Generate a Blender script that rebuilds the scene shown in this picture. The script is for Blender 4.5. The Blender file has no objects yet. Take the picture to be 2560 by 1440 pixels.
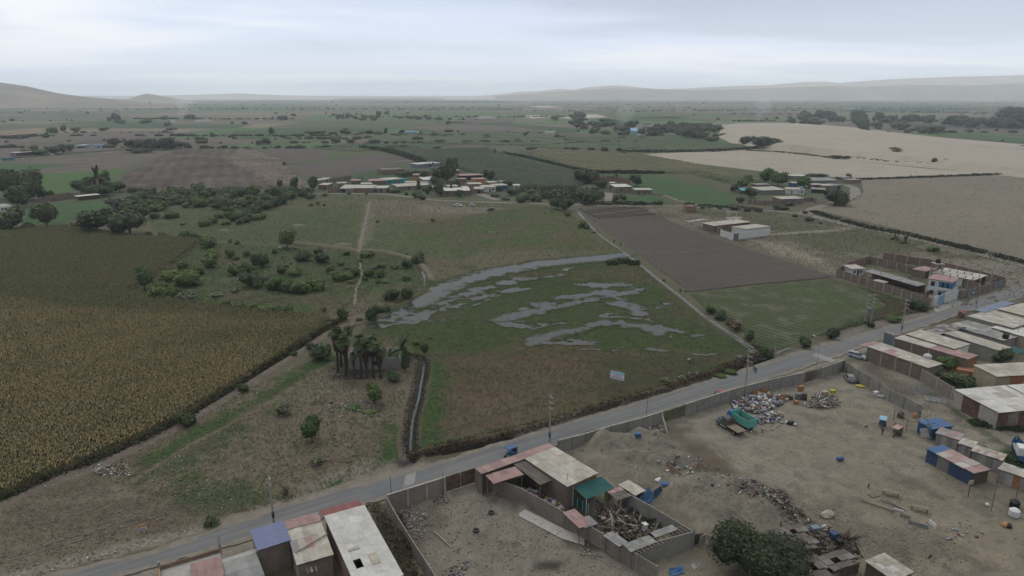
import bpy, bmesh, math, random
import numpy as np
from mathutils import Vector, Matrix
from mathutils.geometry import tessellate_polygon
RN = random.Random(11)
NP = np.random.default_rng(11)
sc = bpy.context.scene
COL = sc.collection
rad = math.radians
# ------------------------------------------------------------------ camera
F, HOR, CAMH = 1707.0,235.0,66.0
PITCH = math.atan((720 - HOR) / F)
cam = bpy.data.cameras.new("camera")
cam.sensor_width = 36.0
cam.lens = 36.0 * F / 2560.0
cam.clip_start = 1.0
cam.clip_end = 90000.0
camo = bpy.data.objects.new("camera", cam)
COL.objects.link(camo)
camo.location = (0,0, CAMH)
camo.rotation_euler = (math.pi / 2 - PITCH, 0,0)
sc.camera = camo
# ------------------------------------------------------------------ sky
SUN_EL, SUN_AZ = 52.0,-38.0            # degrees, azimuth measured from +Y towards +X
world = bpy.data.worlds.new("World")
sc.world = world
world.use_nodes = True
nt = world.node_tree
nt.nodes.clear()
def wn(t, **k):
    n = nt.nodes.new(t)
    for a, b in k.items():
        setattr(n, a, b)
    return n
wo = wn("ShaderNodeOutputWorld")
bg = wn("ShaderNodeBackground")
bg.inputs[1].default_value = 0.1
sky = wn("ShaderNodeTexSky", sky_type="NISHITA", sun_disc=False)
sky.sun_elevation = rad(SUN_EL)
sky.sun_rotation = rad(SUN_AZ)
sky.altitude = 100
tc = wn("ShaderNodeTexCoord")
sep = wn("ShaderNodeSeparateXYZ")
nt.links.new(tc.outputs["Generated"], sep.inputs[0])
def wmath(op, a, b=None, clamp=False):
    n = wn("ShaderNodeMath", operation=op, use_clamp=clamp)
    for i, v in enumerate((a, b)):
        if v is None: continue
        if isinstance(v, (int, float)): n.inputs[i].default_value = v
        else: nt.links.new(v, n.inputs[i])
    return n.outputs[0]
zc = wmath("ADD", wmath("MAXIMUM", sep.outputs[2],0.0),0.075)
cx = wmath("DIVIDE", sep.outputs[0], zc)
cy = wmath("DIVIDE", sep.outputs[1], zc)
comb = wn("ShaderNodeCombineXYZ")
nt.links.new(cx, comb.inputs[0]); nt.links.new(cy, comb.inputs[1])
def wnoise(scale, detail, rough, off, sx=1.0):
    mp = wn("ShaderNodeMapping")
    mp.inputs[1].default_value = off
    mp.inputs[3].default_value = (sx, 1,1)
    nt.links.new(comb.outputs[0], mp.inputs[0])
    n = wn("ShaderNodeTexNoise")
    n.inputs["Scale"].default_value = scale
    n.inputs["Detail"].default_value = detail
    n.inputs["Roughness"].default_value = rough
    n.inputs["Distortion"].default_value = 0.25
    nt.links.new(mp.outputs[0], n.inputs[0])
    return n.outputs[0]
def wramp(v, pts):
    r = wn("ShaderNodeValToRGB")
    cr = r.color_ramp
    cr.interpolation = "EASE"
    while len(cr.elements) < len(pts): cr.elements.new(0.5)
    for e, (p, c) in zip(cr.elements, pts):
        e.position = p
        e.color = (c[0], c[1], c[2],1)
    nt.links.new(v, r.inputs[0])
    return r.outputs[0]
n1 = wnoise(0.22,4,0.5,(3.1,1.7,0.0),0.6)
SKYG = 8.0
cl = wramp(n1,[(0.34,(0.50,0.57,0.69)),(0.45,(0.70,0.79,0.95)),(0.53,(1.02,1.02,1.03)),(0.62,(0.58,0.65,0.78))])
sc1 = wn("ShaderNodeVectorMath", operation="SCALE")
sc1.inputs[3].default_value = SKYG
nt.links.new(cl, sc1.inputs[0])
gap = wnoise(0.16,3,0.5,(7.3,2.2,0.0),0.6)
gapf = wramp(gap, [(0.60,(1,1,1)),(0.80,(0.72,0.72,0.72))])
mx = wn("ShaderNodeMixRGB")
nt.links.new(gapf, mx.inputs[0])
nt.links.new(sky.outputs[0], mx.inputs[1])
nt.links.new(sc1.outputs[0], mx.inputs[2])
hz = wramp(sep.outputs[2],[(0.0,(1,1,1)),(0.16,(0,0,0))])
mx2 = wn("ShaderNodeMixRGB")
hzs = wmath("MULTIPLY", hz, 0.55)
nt.links.new(hzs, mx2.inputs[0])
nt.links.new(mx.outputs[0], mx2.inputs[1])
mx2.inputs[2].default_value = (1.0 * SKYG, 1.0 * SKYG, 1.02 * SKYG, 1)
zen = wramp(sep.outputs[2],[(0.09,(0.43,0.44,0.455)),(0.22,(0.235,0.24,0.245)),(0.42,(0.39,0.38,0.36)),(0.85,(1.06,0.99,0.88))])
zm = wn("ShaderNodeMixRGB", blend_type="MULTIPLY")
zm.inputs[0].default_value = 1.0
nt.links.new(mx2.outputs[0], zm.inputs[1])
nt.links.new(zen, zm.inputs[2])
zs = wn("ShaderNodeVectorMath", operation="SCALE")
zs.inputs[3].default_value = 1 / 0.36
nt.links.new(zm.outputs[0], zs.inputs[0])
nt.links.new(zs.outputs[0], bg.inputs[0])
nt.links.new(bg.outputs[0], wo.inputs[0])
# ------------------------------------------------------------------ sun (behind thin cloud)
sl = bpy.data.lights.new("sun", "SUN")
sl.energy = 1.0
sl.angle = rad(14)
sl.color = (1.0,0.93,0.82)
slo = bpy.data.objects.new("sun", sl)
COL.objects.link(slo)
sd = Vector((math.cos(rad(SUN_EL)) * math.sin(rad(SUN_AZ)), math.cos(rad(SUN_EL)) * math.cos(rad(SUN_AZ)), math.sin(rad(SUN_EL))))
slo.rotation_euler = sd.to_track_quat("Z", "Y").to_euler()
slo.location = (0,0,400)
# ------------------------------------------------------------------ exposure
sc.view_settings.view_transform = "Standard"
sc.view_settings.look = "None"
sc.view_settings.exposure = 0.08
sc.view_settings.gamma = 1.0
sc.view_settings.use_curve_mapping = False
sc.cycles.max_bounces = 5
sc.cycles.diffuse_bounces = 2
sc.cycles.glossy_bounces = 2
sc.cycles.volume_bounces = 1
sc.cycles.transparent_max_bounces = 8
sc.cycles.use_denoising = True
HAZE = 0.00008
# ------------------------------------------------------------------ helpers
_cp, _sp = math.cos(PITCH), math.sin(PITCH)
def G(px, py, z=0.0):
    """point of the plane at height z that the photograph shows at px, py"""
    u = (px - 1280) / F
    v = (720 - py) / F
    dx, dy, dz = u, _cp + v * _sp, -_sp + v * _cp
    t = (z - CAMH) / dz
    return Vector((dx * t, dy * t, z))
def GP(pts, z=0.0):
    return [G(a, b, z) for a, b in pts]
def ease(t):
    t = np.clip(t, 0,1)
    return t * t * (3 - 2 * t)
def vnoise(x, y, s, seed=0):
    x = np.asarray(x, float) / s + seed * 17.31
    y = np.asarray(y, float) / s - seed * 9.77
    xi, yi = np.floor(x).astype(np.int64), np.floor(y).astype(np.int64)
    fx, fy = x - xi, y - yi
    fx, fy = fx * fx * (3 - 2 * fx), fy * fy * (3 - 2 * fy)
    def h(a, b):
        n = (a * 374761393 + b * 668265263 + seed * 974711) & 0x7FFFFFFF
        n = ((n ^ (n >> 13)) * 1274126177) & 0x7FFFFFFF
        return ((n ^ (n >> 16)) & 0xFFFF) / 65535.0
    return (h(xi, yi) * (1 - fx) + h(xi + 1, yi) * fx) * (1 - fy) + (h(xi, yi + 1) * (1 - fx) + h(xi + 1, yi + 1) * fx) * fy
def fbm(x, y, s, seed=0, o=4):
    t, a, w = 0,1.0,0
    for k in range(o):
        t = t + a * vnoise(x, y, s / 2 ** k, seed + k)
        w += a
        a *= 0.55
    return t / w
def seg_dist(X, Y, pts, closed=False):
    d = np.full(X.shape, 1e9)
    n = len(pts)
    for i in range(n if closed else n - 1):
        a, b = pts[i], pts[(i + 1) % n]
        ex, ey = b[0] - a[0], b[1] - a[1]
        L = ex * ex + ey * ey + 1e-9
        t = np.clip(((X - a[0]) * ex + (Y - a[1]) * ey) / L, 0,1)
        d = np.minimum(d, np.hypot(X - a[0] - t * ex, Y - a[1] - t * ey))
    return d
def inside(X, Y, pts):
    r = np.zeros(X.shape, bool)
    n = len(pts)
    for i in range(n):
        a, b = pts[i], pts[(i + 1) % n]
        c = (a[1] > Y) != (b[1] > Y)
        with np.errstate(divide="ignore", invalid="ignore"):
            xx = (b[0] - a[0]) * (Y - a[1]) / (b[1] - a[1] if b[1] != a[1] else 1e-9) + a[0]
        r ^= c & (X < xx)
    return r
def sdist(X, Y, pts):
    d = seg_dist(X, Y, pts, True)
    return np.where(inside(X, Y, pts), d, -d)
# ------------------------------------------------------------------ materials
MATS = {}
def principled(name, rough=0.9, spec=0.2, metal=0.0):
    m = bpy.data.materials.new(name)
    m.use_nodes = True
    b = m.node_tree.nodes["Principled BSDF"]
    b.inputs["Roughness"].default_value = rough
    b.inputs["Metallic"].default_value = metal
    if "Specular IOR Level" in b.inputs: b.inputs["Specular IOR Level"].default_value = spec
    return m, m.node_tree, b
def _noise(t, scale, detail=4, rough=0.6, vec=None, dist=0.0):
    n = t.nodes.new("ShaderNodeTexNoise")
    n.inputs["Scale"].default_value = scale
    n.inputs["Detail"].default_value = detail
    n.inputs["Roughness"].default_value = rough
    n.inputs["Distortion"].default_value = dist
    t.links.new(vec, n.inputs[0])
    return n.outputs[0]
def _pos(t):
    g = t.nodes.new("ShaderNodeNewGeometry")
    return g.outputs["Position"]
def _map(t, v, a, b, c, d):
    n = t.nodes.new("ShaderNodeMapRange")
    n.inputs[1].default_value, n.inputs[2].default_value = a, b
    n.inputs[3].default_value, n.inputs[4].default_value = c, d
    t.links.new(v, n.inputs[0])
    return n.outputs[0]
def _mul(t, a, b):
    n = t.nodes.new("ShaderNodeMath")
    n.operation = "MULTIPLY"
    for i, v in enumerate((a, b)):
        if isinstance(v, (int, float)): n.inputs[i].default_value = v
        else: t.links.new(v, n.inputs[i])
    return n.outputs[0]
ALB = 0.50
def _scale(t, col, f):
    f = _mul(t, f, ALB)
    n = t.nodes.new("ShaderNodeVectorMath")
    n.operation = "SCALE"
    if isinstance(col, tuple): n.inputs[0].default_value = col
    else: t.links.new(col, n.inputs[0])
    t.links.new(f, n.inputs[3])
    return n.outputs[0]
def _mix(t, f, a, b):
    n = t.nodes.new("ShaderNodeMixRGB")
    t.links.new(f, n.inputs[0])
    for i, v in ((1, a),(2, b)):
        if isinstance(v, tuple): n.inputs[i].default_value = (v[0], v[1], v[2],1)
        else: t.links.new(v, n.inputs[i])
    return n.outputs[0]
def _bump(t, b, h, s, d):
    n = t.nodes.new("ShaderNodeBump")
    n.inputs["Strength"].default_value = s
    n.inputs["Distance"].default_value = d
    t.links.new(h, n.inputs["Height"])
    t.links.new(n.outputs[0], b.inputs["Normal"])
def mat(name, c, rough=0.85, var=0.25, scale=1.5, fine=0.12, spec=0.2, metal=0.0, c2=None, bump=0.0):
    """a plain weathered surface: colour with broad blotches and fine grain"""
    if name in MATS: return MATS[name]
    m, t, b = principled(name, rough, spec, metal)
    p = _pos(t)
    n1 = _noise(t, scale, 5,0.65, p, 0.4)
    n2 = _noise(t, scale * 9,3,0.6, p)
    if c2:
        col = _mix(t, _map(t, n1,0.35,0.65,0,1), c, c2)
        f = _map(t, n1,0.3,0.7,1 - var * 0.5,1 + var * 0.5)
    else:
        col = c
        f = _map(t, n1,0.3,0.7,1 - var, 1 + var)
    f = _mul(t, f, _map(t, n2,0.3,0.7,1 - fine, 1 + fine))
    t.links.new(_scale(t, col, f), b.inputs["Base Color"])
    if bump: _bump(t, b, n2, bump, 0.1)
    MATS[name] = m
    return m
def mat_vc(name, rough=0.95, s1=0.35, v1=0.2, s2=2.6, v2=0.25, spec=0.1, bump=0.4, trans=0.0):
    """vertex colours of the mesh with grain on top"""
    if name in MATS: return MATS[name]
    m, t, b = principled(name, rough, spec)
    a = t.nodes.new("ShaderNodeAttribute")
    a.attribute_name = "Col"
    p = _pos(t)
    n1 = _noise(t, s1,5,0.7, p, 0.5)
    n2 = _noise(t, s2,4,0.7, p)
    f = _mul(t, _map(t, n1,0.3,0.7,1 - v1,1 + v1), _map(t, n2,0.3,0.7,1 - v2,1 + v2))
    t.links.new(_scale(t, a.outputs[0], f), b.inputs["Base Color"])
    if bump: _bump(t, b, n2, bump, 0.15)
    MATS[name] = m
    return m
def mat_field(name, c1, c2, s=0.02, rows=None, fine=0.3, c3=None):
    """a field seen from the air: two blended tints, drill rows as a colour of the crop and soil between them, grain.
    rows = (spacing m, heading deg, strength)"""
    if name in MATS: return MATS[name]
    m, t, b = principled(name, 0.95,0.1)
    p = _pos(t)
    n1 = _noise(t, s, 6,0.62, p, 0.6)
    n2 = _noise(t, 0.9,4,0.75, p)
    n3 = _noise(t, s * 5,4,0.6, p)
    col = _mix(t, _map(t, n1,0.36,0.62,0,1), c1, c2)
    if c3: col = _mix(t, _map(t, n3,0.52,0.66,0,0.85), col, c3)
    f = _mul(t, _map(t, n2,0.3,0.7,1 - fine, 1 + fine), _map(t, n3,0.3,0.7,0.88,1.12))
    if rows:
        mp = t.nodes.new("ShaderNodeMapping")
        mp.inputs[2].default_value = (0,0, rad(rows[1]))
        t.links.new(p, mp.inputs[0])
        w = t.nodes.new("ShaderNodeTexWave")
        w.inputs["Scale"].default_value = 2 * math.pi / rows[0] / 20.0
        w.inputs["Distortion"].default_value = 0.6 if rows[0] < 8 else 3.5
        w.inputs["Detail"].default_value = 2
        w.inputs["Detail Scale"].default_value = 1.0
        t.links.new(mp.outputs[0], w.inputs[0])
        f = _mul(t, f, _map(t, w.outputs[1],0,1,1 - rows[2],1 + rows[2]))
    t.links.new(_scale(t, col, f), b.inputs["Base Color"])
    _bump(t, b, n2,0.5,0.3)
    MATS[name] = m
    return m
# ------------------------------------------------------------------ mesh helpers
def link(name, me, m=None, parent=None, kind=None):
    o = bpy.data.objects.new(name, me)
    COL.objects.link(o)
    if m is not None: me.materials.append(m)
    if parent is not None:
        o.parent = parent
        KIDS.setdefault(parent.name, []).append(o)
    if kind: o["kind"] = kind
    return o
def np_mesh(name, v, f, cols=None, smooth=False):
    """v (n,3), f (m,3|4) arrays, cols (n,3) per vertex"""
    me = bpy.data.meshes.new(name)
    v = np.asarray(v, np.float32)
    f = np.asarray(f, np.int32)
    k = f.shape[1]
    me.vertices.add(len(v))
    me.vertices.foreach_set("co", v.ravel())
    me.loops.add(f.size)
    me.loops.foreach_set("vertex_index", f.ravel())
    me.polygons.add(len(f))
    me.polygons.foreach_set("loop_start", np.arange(0, f.size, k, dtype=np.int32))
    me.polygons.foreach_set("loop_total", np.full(len(f), k, np.int32))
    if smooth: me.polygons.foreach_set("use_smooth", np.ones(len(f), bool))
    me.update(calc_edges=True)
    if cols is not None:
        a = me.color_attributes.new("Col", "FLOAT_COLOR", "POINT")
        c = np.ones((len(v),4), np.float32)
        c[:, :3] = cols
        a.data.foreach_set("color", c.ravel())
    return me
class MB:
    """collects boxes, bars, tubes and polygons, then links them as ONE mesh object"""
    def __init__(s):
        s.v, s.f, s.c, s.cur = [],[],[], None
    def _add(s, vs, fs):
        b = len(s.v)
        s.v += [tuple(x) for x in vs]
        s.f += [[b + i for i in q] for q in fs]
        s.c += [s.cur or (0.5,0.5,0.5)] * len(vs)
        return s
    def hexa(s, p):           # 4 bottom then 4 top, both counter-clockwise
        return s._add(p, [(3,2,1,0),(4,5,6,7),(0,1,5,4),(1,2,6,5),(2,3,7,6),(3,0,4,7)])
    def box(s, c, d, rz=0.0, rx=0.0, ry=0.0):
        x, y, z = d[0] / 2, d[1] / 2, d[2] / 2
        m = Matrix.Translation(c) @ Matrix.Rotation(rz, 4, "Z") @ Matrix.Rotation(ry, 4, "Y") @ Matrix.Rotation(rx, 4, "X")
        return s.hexa([m @ Vector(q) for q in ((-x, -y, -z),(x, -y, -z),(x, y, -z),(-x, y, -z),(-x, -y, z),(x, -y, z),(x, y, z),(-x, y, z))])
    def bx(s, x0, x1, y0, y1, z0, z1):
        return s.box(((x0 + x1) / 2,(y0 + y1) / 2,(z0 + z1) / 2),(x1 - x0, y1 - y0, z1 - z0))
    def bar(s, a, b, w, h=None):
        a, b = Vector(a), Vector(b)
        d = b - a
        q = d.to_track_quat("Z", "Y").to_matrix().to_4x4()
        h = h or w
        m = Matrix.Translation((a + b) / 2) @ q
        x, y, z = w / 2, h / 2, d.length / 2
        return s.hexa([m @ Vector(k) for k in ((-x, -y, -z),(x, -y, -z),(x, y, -z),(-x, y, -z),(-x, -y, z),(x, -y, z),(x, y, z),(-x, y, z))])
    def tube(s, a, b, r0, r1=None, n=8, caps=True):
        a, b = Vector(a), Vector(b)
        r1 = r0 if r1 is None else r1
        q = (b - a).to_track_quat("Z", "Y").to_matrix()
        vs = []
        for c, r in ((a, r0),(b, r1)):
            for i in range(n):
                t = 2 * math.pi * i / n
                vs.append(c + q @ Vector((r * math.cos(t), r * math.sin(t),0)))
        fs = [(i, (i + 1) % n, n + (i + 1) % n, n + i) for i in range(n)]
        if caps: fs += [tuple(range(n - 1,-1,-1)), tuple(range(n, 2 * n))]
        return s._add(vs, fs)
    def poly(s, pts):
        return s._add(pts, [tuple(range(len(pts)))])
    def prism(s, prof, y0, y1):           # profile in x,z, extruded along y
        n = len(prof)
        vs = [(x, y0, z) for x, z in prof] + [(x, y1, z) for x, z in prof]
        fs = [tuple(range(n)), tuple(range(2 * n - 1, n - 1,-1))] + [((i + 1) % n, i, n + i, n + (i + 1) % n) for i in range(n)]
        return s._add(vs, fs)
    def slab(s, top, th):           # polygon (any z) with thickness th downwards
        n = len(top)
        top = [Vector(p) for p in top]
        vs = top + [p - Vector((0,0, th)) for p in top]
        fs = [tuple(range(n)), tuple(range(2 * n - 1, n - 1,-1))] + [((i + 1) % n, i, n + i, n + (i + 1) % n) for i in range(n)]
        return s._add(vs, fs)
    def lathe(s, prof, n=12, c=(0,0,0)):
        vs = []
        for r, z in prof:
            for i in range(n):
                t = 2 * math.pi * i / n
                vs.append((c[0] + r * math.cos(t), c[1] + r * math.sin(t), c[2] + z))
        fs = []
        for k in range(len(prof) - 1):
            for i in range(n):
                fs.append((k * n + i, k * n + (i + 1) % n, (k + 1) * n + (i + 1) % n, (k + 1) * n + i))
        fs += [tuple(range(n - 1,-1,-1)), tuple((len(prof) - 1) * n + i for i in range(n))]
        return s._add(vs, fs)
    def mesh(s, name, recalc=True, cols=False, smooth=False):
        me = bpy.data.meshes.new(name)
        me.from_pydata(s.v, [], s.f)
        if recalc:
            bm = bmesh.new()
            bm.from_mesh(me)
            bmesh.ops.recalc_face_normals(bm, faces=bm.faces)
            bm.to_mesh(me)
            bm.free()
        if smooth:
            for p in me.polygons: p.use_smooth = True
        if cols:
            a = me.color_attributes.new("Col", "FLOAT_COLOR", "POINT")
            c = np.ones((len(s.v),4), np.float32)
            c[:, :3] = s.c
            a.data.foreach_set("color", c.ravel())
        return me
    def build(s, name, m, parent=None, kind=None, recalc=True, cols=False, smooth=False):
        return link(name, s.mesh(name, recalc, cols, smooth), m, parent, kind)
USED = {}
def tag(o, label, cat, group=None):
    o["label"] = label
    o["category"] = cat
    if group: o["group"] = group
    return o
def thing(name, label, cat, loc=(0,0,0), rz=0.0, group=None, s=1.0):
    o = bpy.data.objects.new(name, None)
    o.empty_display_size = 0.5
    COL.objects.link(o)
    o.location = loc
    o.rotation_euler = (0,0, rz)
    o.scale = (s, s, s)
    return tag(o, label, cat, group)
def copy_tree(o, parent=None):
    c = o.copy()
    COL.objects.link(c)
    c.parent = parent
    for ch in KIDS.get(o.name, ()):
        copy_tree(ch, c)
    return c
KIDS = {}
ORD = "first second third fourth fifth sixth seventh eighth ninth tenth eleventh twelfth thirteenth fourteenth fifteenth sixteenth seventeenth eighteenth nineteenth twentieth twenty-first twenty-second twenty-third twenty-fourth twenty-fifth twenty-sixth twenty-seventh twenty-eighth".split()
# ------------------------------------------------------------------ terrain: relief
RELIEF = []      # (pts, half width, height)
def ridge(px, w, h): RELIEF.append(([tuple(G(*p))[:2] for p in px], w, h))
DYKE = [(700,607),(790,615),(880,627),(960,632),(1010,645),(1045,663),(1066,690),(1066,715),(1040,740),(990,768),(940,797),(880,818)]
ROADDITCH = [(1030,1150),(1100,1133),(1200,1112),(1280,1093),(1380,1068),(1480,1037),(1560,1014),(1650,988),(1730,962),(1800,938),(1870,912),(1930,890)]
CANAL = [(1034,1150),(1026,1115),(1028,1070),(1034,1035),(1045,1000),(1052,960),(1058,925),(1060,905),(1040,892),(1010,886)]
LINED = [(1445,530),(1470,560),(1500,590),(1550,625),(1590,655),(1645,700),(1700,742),(1755,788),(1790,812),(1840,845),(1880,875),(1905,893)]
def off(px, dx, dy): return [(a + dx, b + dy) for a, b in px]
ridge(off(ROADDITCH, -4,-9),1.3,1.0)
ridge(ROADDITCH, 0.7,-0.75)
ridge(off(CANAL, -20,0),1.4,0.55)
ridge(off(CANAL, 18,0),1.2,0.5)
ridge(CANAL, 0.9,-0.7)
ridge(off(DYKE, 7,-3),1.3,0.8)
ridge([(0,1262),(120,1205),(300,1135),(480,1045),(620,960),(740,885),(820,830)],1.2,0.45)
HEAPS = [((1520,1120),(1640,1135),5.5,2.2),((1560,1160),(1690,1165),5.0,2.0),((1500,1165),(1560,1195),4.0,1.6),((1600,1195),(1690,1215),4.0,1.4),
         ((1720,1235),(1860,1250),6.0,2.3),((1760,1275),(1900,1290),5.5,1.9),((1700,1290),(1760,1330),4.0,1.2),((2020,1330),(2120,1345),3.5,0.6),
         ((1600,1095),(1640,1100),3.0,1.3)]
for a, b, w, h in HEAPS: ridge([a, b], w * 0.9, h * 1.5)
ridge([(1480,455),(1700,490)],0.1,0.0)
def HZ(X, Y):
    X = np.asarray(X, float); Y = np.asarray(Y, float)
    z = np.zeros(X.shape)
    for pts, w, h in RELIEF:
        if not h: continue
        xs = [p[0] for p in pts]; ys = [p[1] for p in pts]
        m = (X > min(xs) - 3 * w) & (X < max(xs) + 3 * w) & (Y > min(ys) - 3 * w) & (Y < max(ys) + 3 * w)
        if not m.any(): continue
        d = seg_dist(X[m], Y[m], pts) / w
        n = 0.6 + 0.8 * fbm(X[m], Y[m],3.0,5)
        k = h * np.exp(-d * d * 1.3) * n
        z[m] = np.where(np.abs(k) > np.abs(z[m]) * 0.0, np.where(k > 0, np.maximum(z[m], k), z[m] + k), z[m])
    return z
def hz1(x, y): return float(HZ(np.array([x]), np.array([y]))[0])
def GH(px, py):
    z = 0.0
    for _ in range(4):
        p = G(px, py, z)
        z = hz1(p.x, p.y)
    return G(px, py, z)
# ------------------------------------------------------------------ terrain: the ground sheet and what grows or lies bare on it
ys = [66.0]
while ys[-1] < 2600: ys.append(ys[-1] + max(0.36,1.75 * ys[-1] ** 2 / 112000))
ys = np.array(ys + [3000,3500,4200,5000,6000,7500,9500,12000,16000,22000,30000])
NX = 860
tx = np.linspace(-1.12,1.12, NX)
GY, TX = np.meshgrid(ys, tx, indexing="ij")
GX = TX * GY
nr = len(ys)
gx, gy = GX.ravel(), GY.ravel()
C = np.empty((gx.size, 3))
big = fbm(gx, gy, 60,3)
med = fbm(gx, gy, 9,8)
fin = fbm(gx, gy, 2.2,21,3)
C[:] = (0.085,0.10,0.055)
def paint(mask_d, col, soft, amp, nz, a=1.0, ns=9.0, seed=0):
    al = ease((mask_d + (nz - 0.5) * 2 * amp) / max(soft, 0.05) * 0.5 + 0.5) * a
    return al
def _bbox(pts, pad):
    xs = [p[0] for p in pts]; ysb = [p[1] for p in pts]
    return np.nonzero((gx > min(xs) - pad) & (gx < max(xs) + pad) & (gy > min(ysb) - pad) & (gy < max(ysb) + pad))[0]
def P(px, col, soft=1.5, amp=2.0, a=1.0, fine=False):
    pts = [tuple(G(*p))[:2] for p in px]
    i = _bbox(pts, soft + amp + 2)
    if not len(i): return
    d = sdist(gx[i], gy[i], pts)
    al = paint(d, col, soft, amp, (fin if fine else med)[i], a)[:, None]
    C[i] = C[i] * (1 - al) + np.array(col) * al
def S(px, w, col, soft=0.6, amp=0.6, a=1.0):
    pts = [tuple(G(*p))[:2] for p in px]
    i = _bbox(pts, w + soft + amp + 1)
    if not len(i): return
    d = w / 2 - seg_dist(gx[i], gy[i], pts)
    al = paint(d, col, soft, amp, fin[i], a)[:, None]
    C[i] = C[i] * (1 - al) + np.array(col) * al
def MOT(px, col, lo, hi, which="med", a=1.0, soft=4.0, st=(1,1), scale=None, seed=31):
    """mottle: the colour comes in where the noise passes lo..hi inside the outline"""
    pts = [tuple(G(*p))[:2] for p in px]
    i = _bbox(pts, 1)
    if not len(i): return
    d = sdist(gx[i], gy[i], pts)
    if scale: nz = fbm(gx[i] / st[0], gy[i] / st[1], scale, seed)
    else: nz = {"med": med, "fin": fin, "big": big}[which][i]
    al = (ease((nz - lo) / (hi - lo)) * ease(d / soft + 0.5) * a)[:, None]
    C[i] = C[i] * (1 - al) + np.array(col) * al
TAN, TAN2, GREYD = (0.162,0.131,0.093),(0.185,0.153,0.112),(0.218,0.187,0.136)
GRS, GRS2, DRY = (0.050,0.085,0.024),(0.070,0.098,0.034),(0.125,0.108,0.062)
BRN, WET, DKB = (0.098,0.076,0.050),(0.056,0.080,0.028),(0.062,0.050,0.036)
P([(-700,500),(3300,500),(3600,1900),(-1500,1900)],(0.115,0.105,0.066),20,10)
SCRUB = [(1440,515),(1700,512),(1850,520),(2010,535),(2560,660),(2900,740),(2560,745),(2320,780),(2080,690),(1700,560)]
P(SCRUB, (0.17,0.15,0.112),3,3)
MOT(SCRUB, (0.098,0.098,0.052),0.42,0.62, "med", 0.85)
MOT(SCRUB, (0.085,0.088,0.048),0.5,0.7, "big", 0.8)
P([(1975,590),(2130,578),(2250,590),(2330,625),(2200,640),(2050,625),(1960,600)],(0.088,0.092,0.046),4,5,0.8)
P([(1700,525),(1900,530),(2100,570),(1980,580),(1900,575),(1800,545)],(0.095,0.095,0.05),4,5,0.8)
P([(1880,600),(1960,610),(2060,650),(2100,690),(2040,660),(1950,640)],(0.27,0.225,0.165),3,4,0.8)
P([(2100,640),(2560,655),(2600,740),(2350,770),(2500,700),(2250,640)],(0.23,0.205,0.165),4,4,0.7)
PAST = [(370,560),(420,520),(560,505),(760,490),(920,492),(1170,500),(1270,512),(1385,515),(1440,545),(1560,630),(1350,650),(1090,700),(1060,665),(1000,635),(880,625),(560,605),(430,595)]
P(PAST, (0.086,0.100,0.042),2,3)
MOT(PAST, (0.130,0.108,0.066),0.45,0.62, "big", 0.8)
MOT(PAST, (0.060,0.086,0.028),0.5,0.68, "med", 0.7)
P([(1060,560),(1300,518),(1390,520),(1450,560),(1540,622),(1440,632),(1200,620),(1000,600)],(0.066,0.092,0.030),6,8,0.9)
MOT([(1060,560),(1300,518),(1390,520),(1450,560),(1540,622),(1440,632),(1200,620),(1000,600)],(0.105,0.085,0.045),0.46,0.6, "med", 0.8)
P([(380,580),(560,560),(900,575),(880,620),(560,600)],(0.075,0.088,0.036),5,7,0.7)
P([(930,500),(1120,503),(1200,520),(1140,545),(960,540)],(0.155,0.128,0.092),5,6,0.85)
P([(1040,512),(1280,520),(1180,535),(1060,530)],(0.20,0.165,0.122),3,4,0.8)
for a, b in (((920,505),(905,610)),((935,500),(920,600))): S([a, b],4,(0.17,0.15,0.11),2,3,0.7)
S([(927,497),(917,540),(907,585),(900,615),(890,640),(905,690),(888,725),(885,765)],1.8,(0.23,0.20,0.15),0.8,0.8)
for q in ([(950,557),(1050,548),(1300,520)],[(915,600),(1000,590),(1100,580),(1300,560),(1430,540)],[(930,618),(1100,606),(1300,588),(1470,565)],[(1060,640),(1200,628),(1400,612)],[(1080,668),(1250,640),(1420,622)]):
    S(q, 0.9,(0.155,0.135,0.085),0.5,0.8,0.65)
    S(off(q, 0,2),0.7,(0.05,0.055,0.028),0.5,0.8,0.6)
for c, r in (((1228,580),12),((855,610),20),((745,562),14),((560,575),12)):
    P([(c[0] - r, c[1]),(c[0], c[1] - 3),(c[0] + r, c[1]),(c[0], c[1] + 3)],(0.235,0.20,0.145),1,1.5,0.8)
SHP = [(480,605),(560,608),(880,628),(1000,640),(1050,670),(1055,710),(980,765),(880,790),(740,780),(560,765),(350,740),(330,720),(460,650)]
P(SHP, (0.072,0.098,0.036),2,2)
MOT(SHP, (0.118,0.100,0.058),0.46,0.62, "med", 0.8)
MOT(SHP, (0.052,0.082,0.026),0.52,0.68, "big", 0.8)
for q in ([(690,680),(730,660),(760,640)],[(900,760),(945,735)],[(560,700),(620,690),(700,705)],[(740,740),(800,735)]):
    S(q, 4,(0.165,0.132,0.098),2,2,0.7)
S(off(DYKE, 9,-3),2.4,(0.175,0.150,0.112),0.6,0.5)
S(off(DYKE, -3,2),1.8, DKB, 0.5,0.5)
P([(880,770),(960,750),(1020,745),(960,790),(900,815),(850,810)],(0.15,0.12,0.085),1.5,2)
MEAD = [(1060,700),(1100,705),(1350,655),(1560,632),(1600,665),(1700,750),(1800,825),(1900,895),(1780,935),(1540,1015),(1280,1090),(1060,1140),(1045,1060),(1065,920),(1010,880),(900,830),(960,790)]
P(MEAD, WET, 1.5,1.0)
MOT(MEAD, (0.048,0.074,0.022),0.45,0.6, "big", 0.9)
MOT(MEAD, (0.100,0.078,0.042),0.47,0.62, "med", 0.75, st=(2,1), scale=14)
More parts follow.
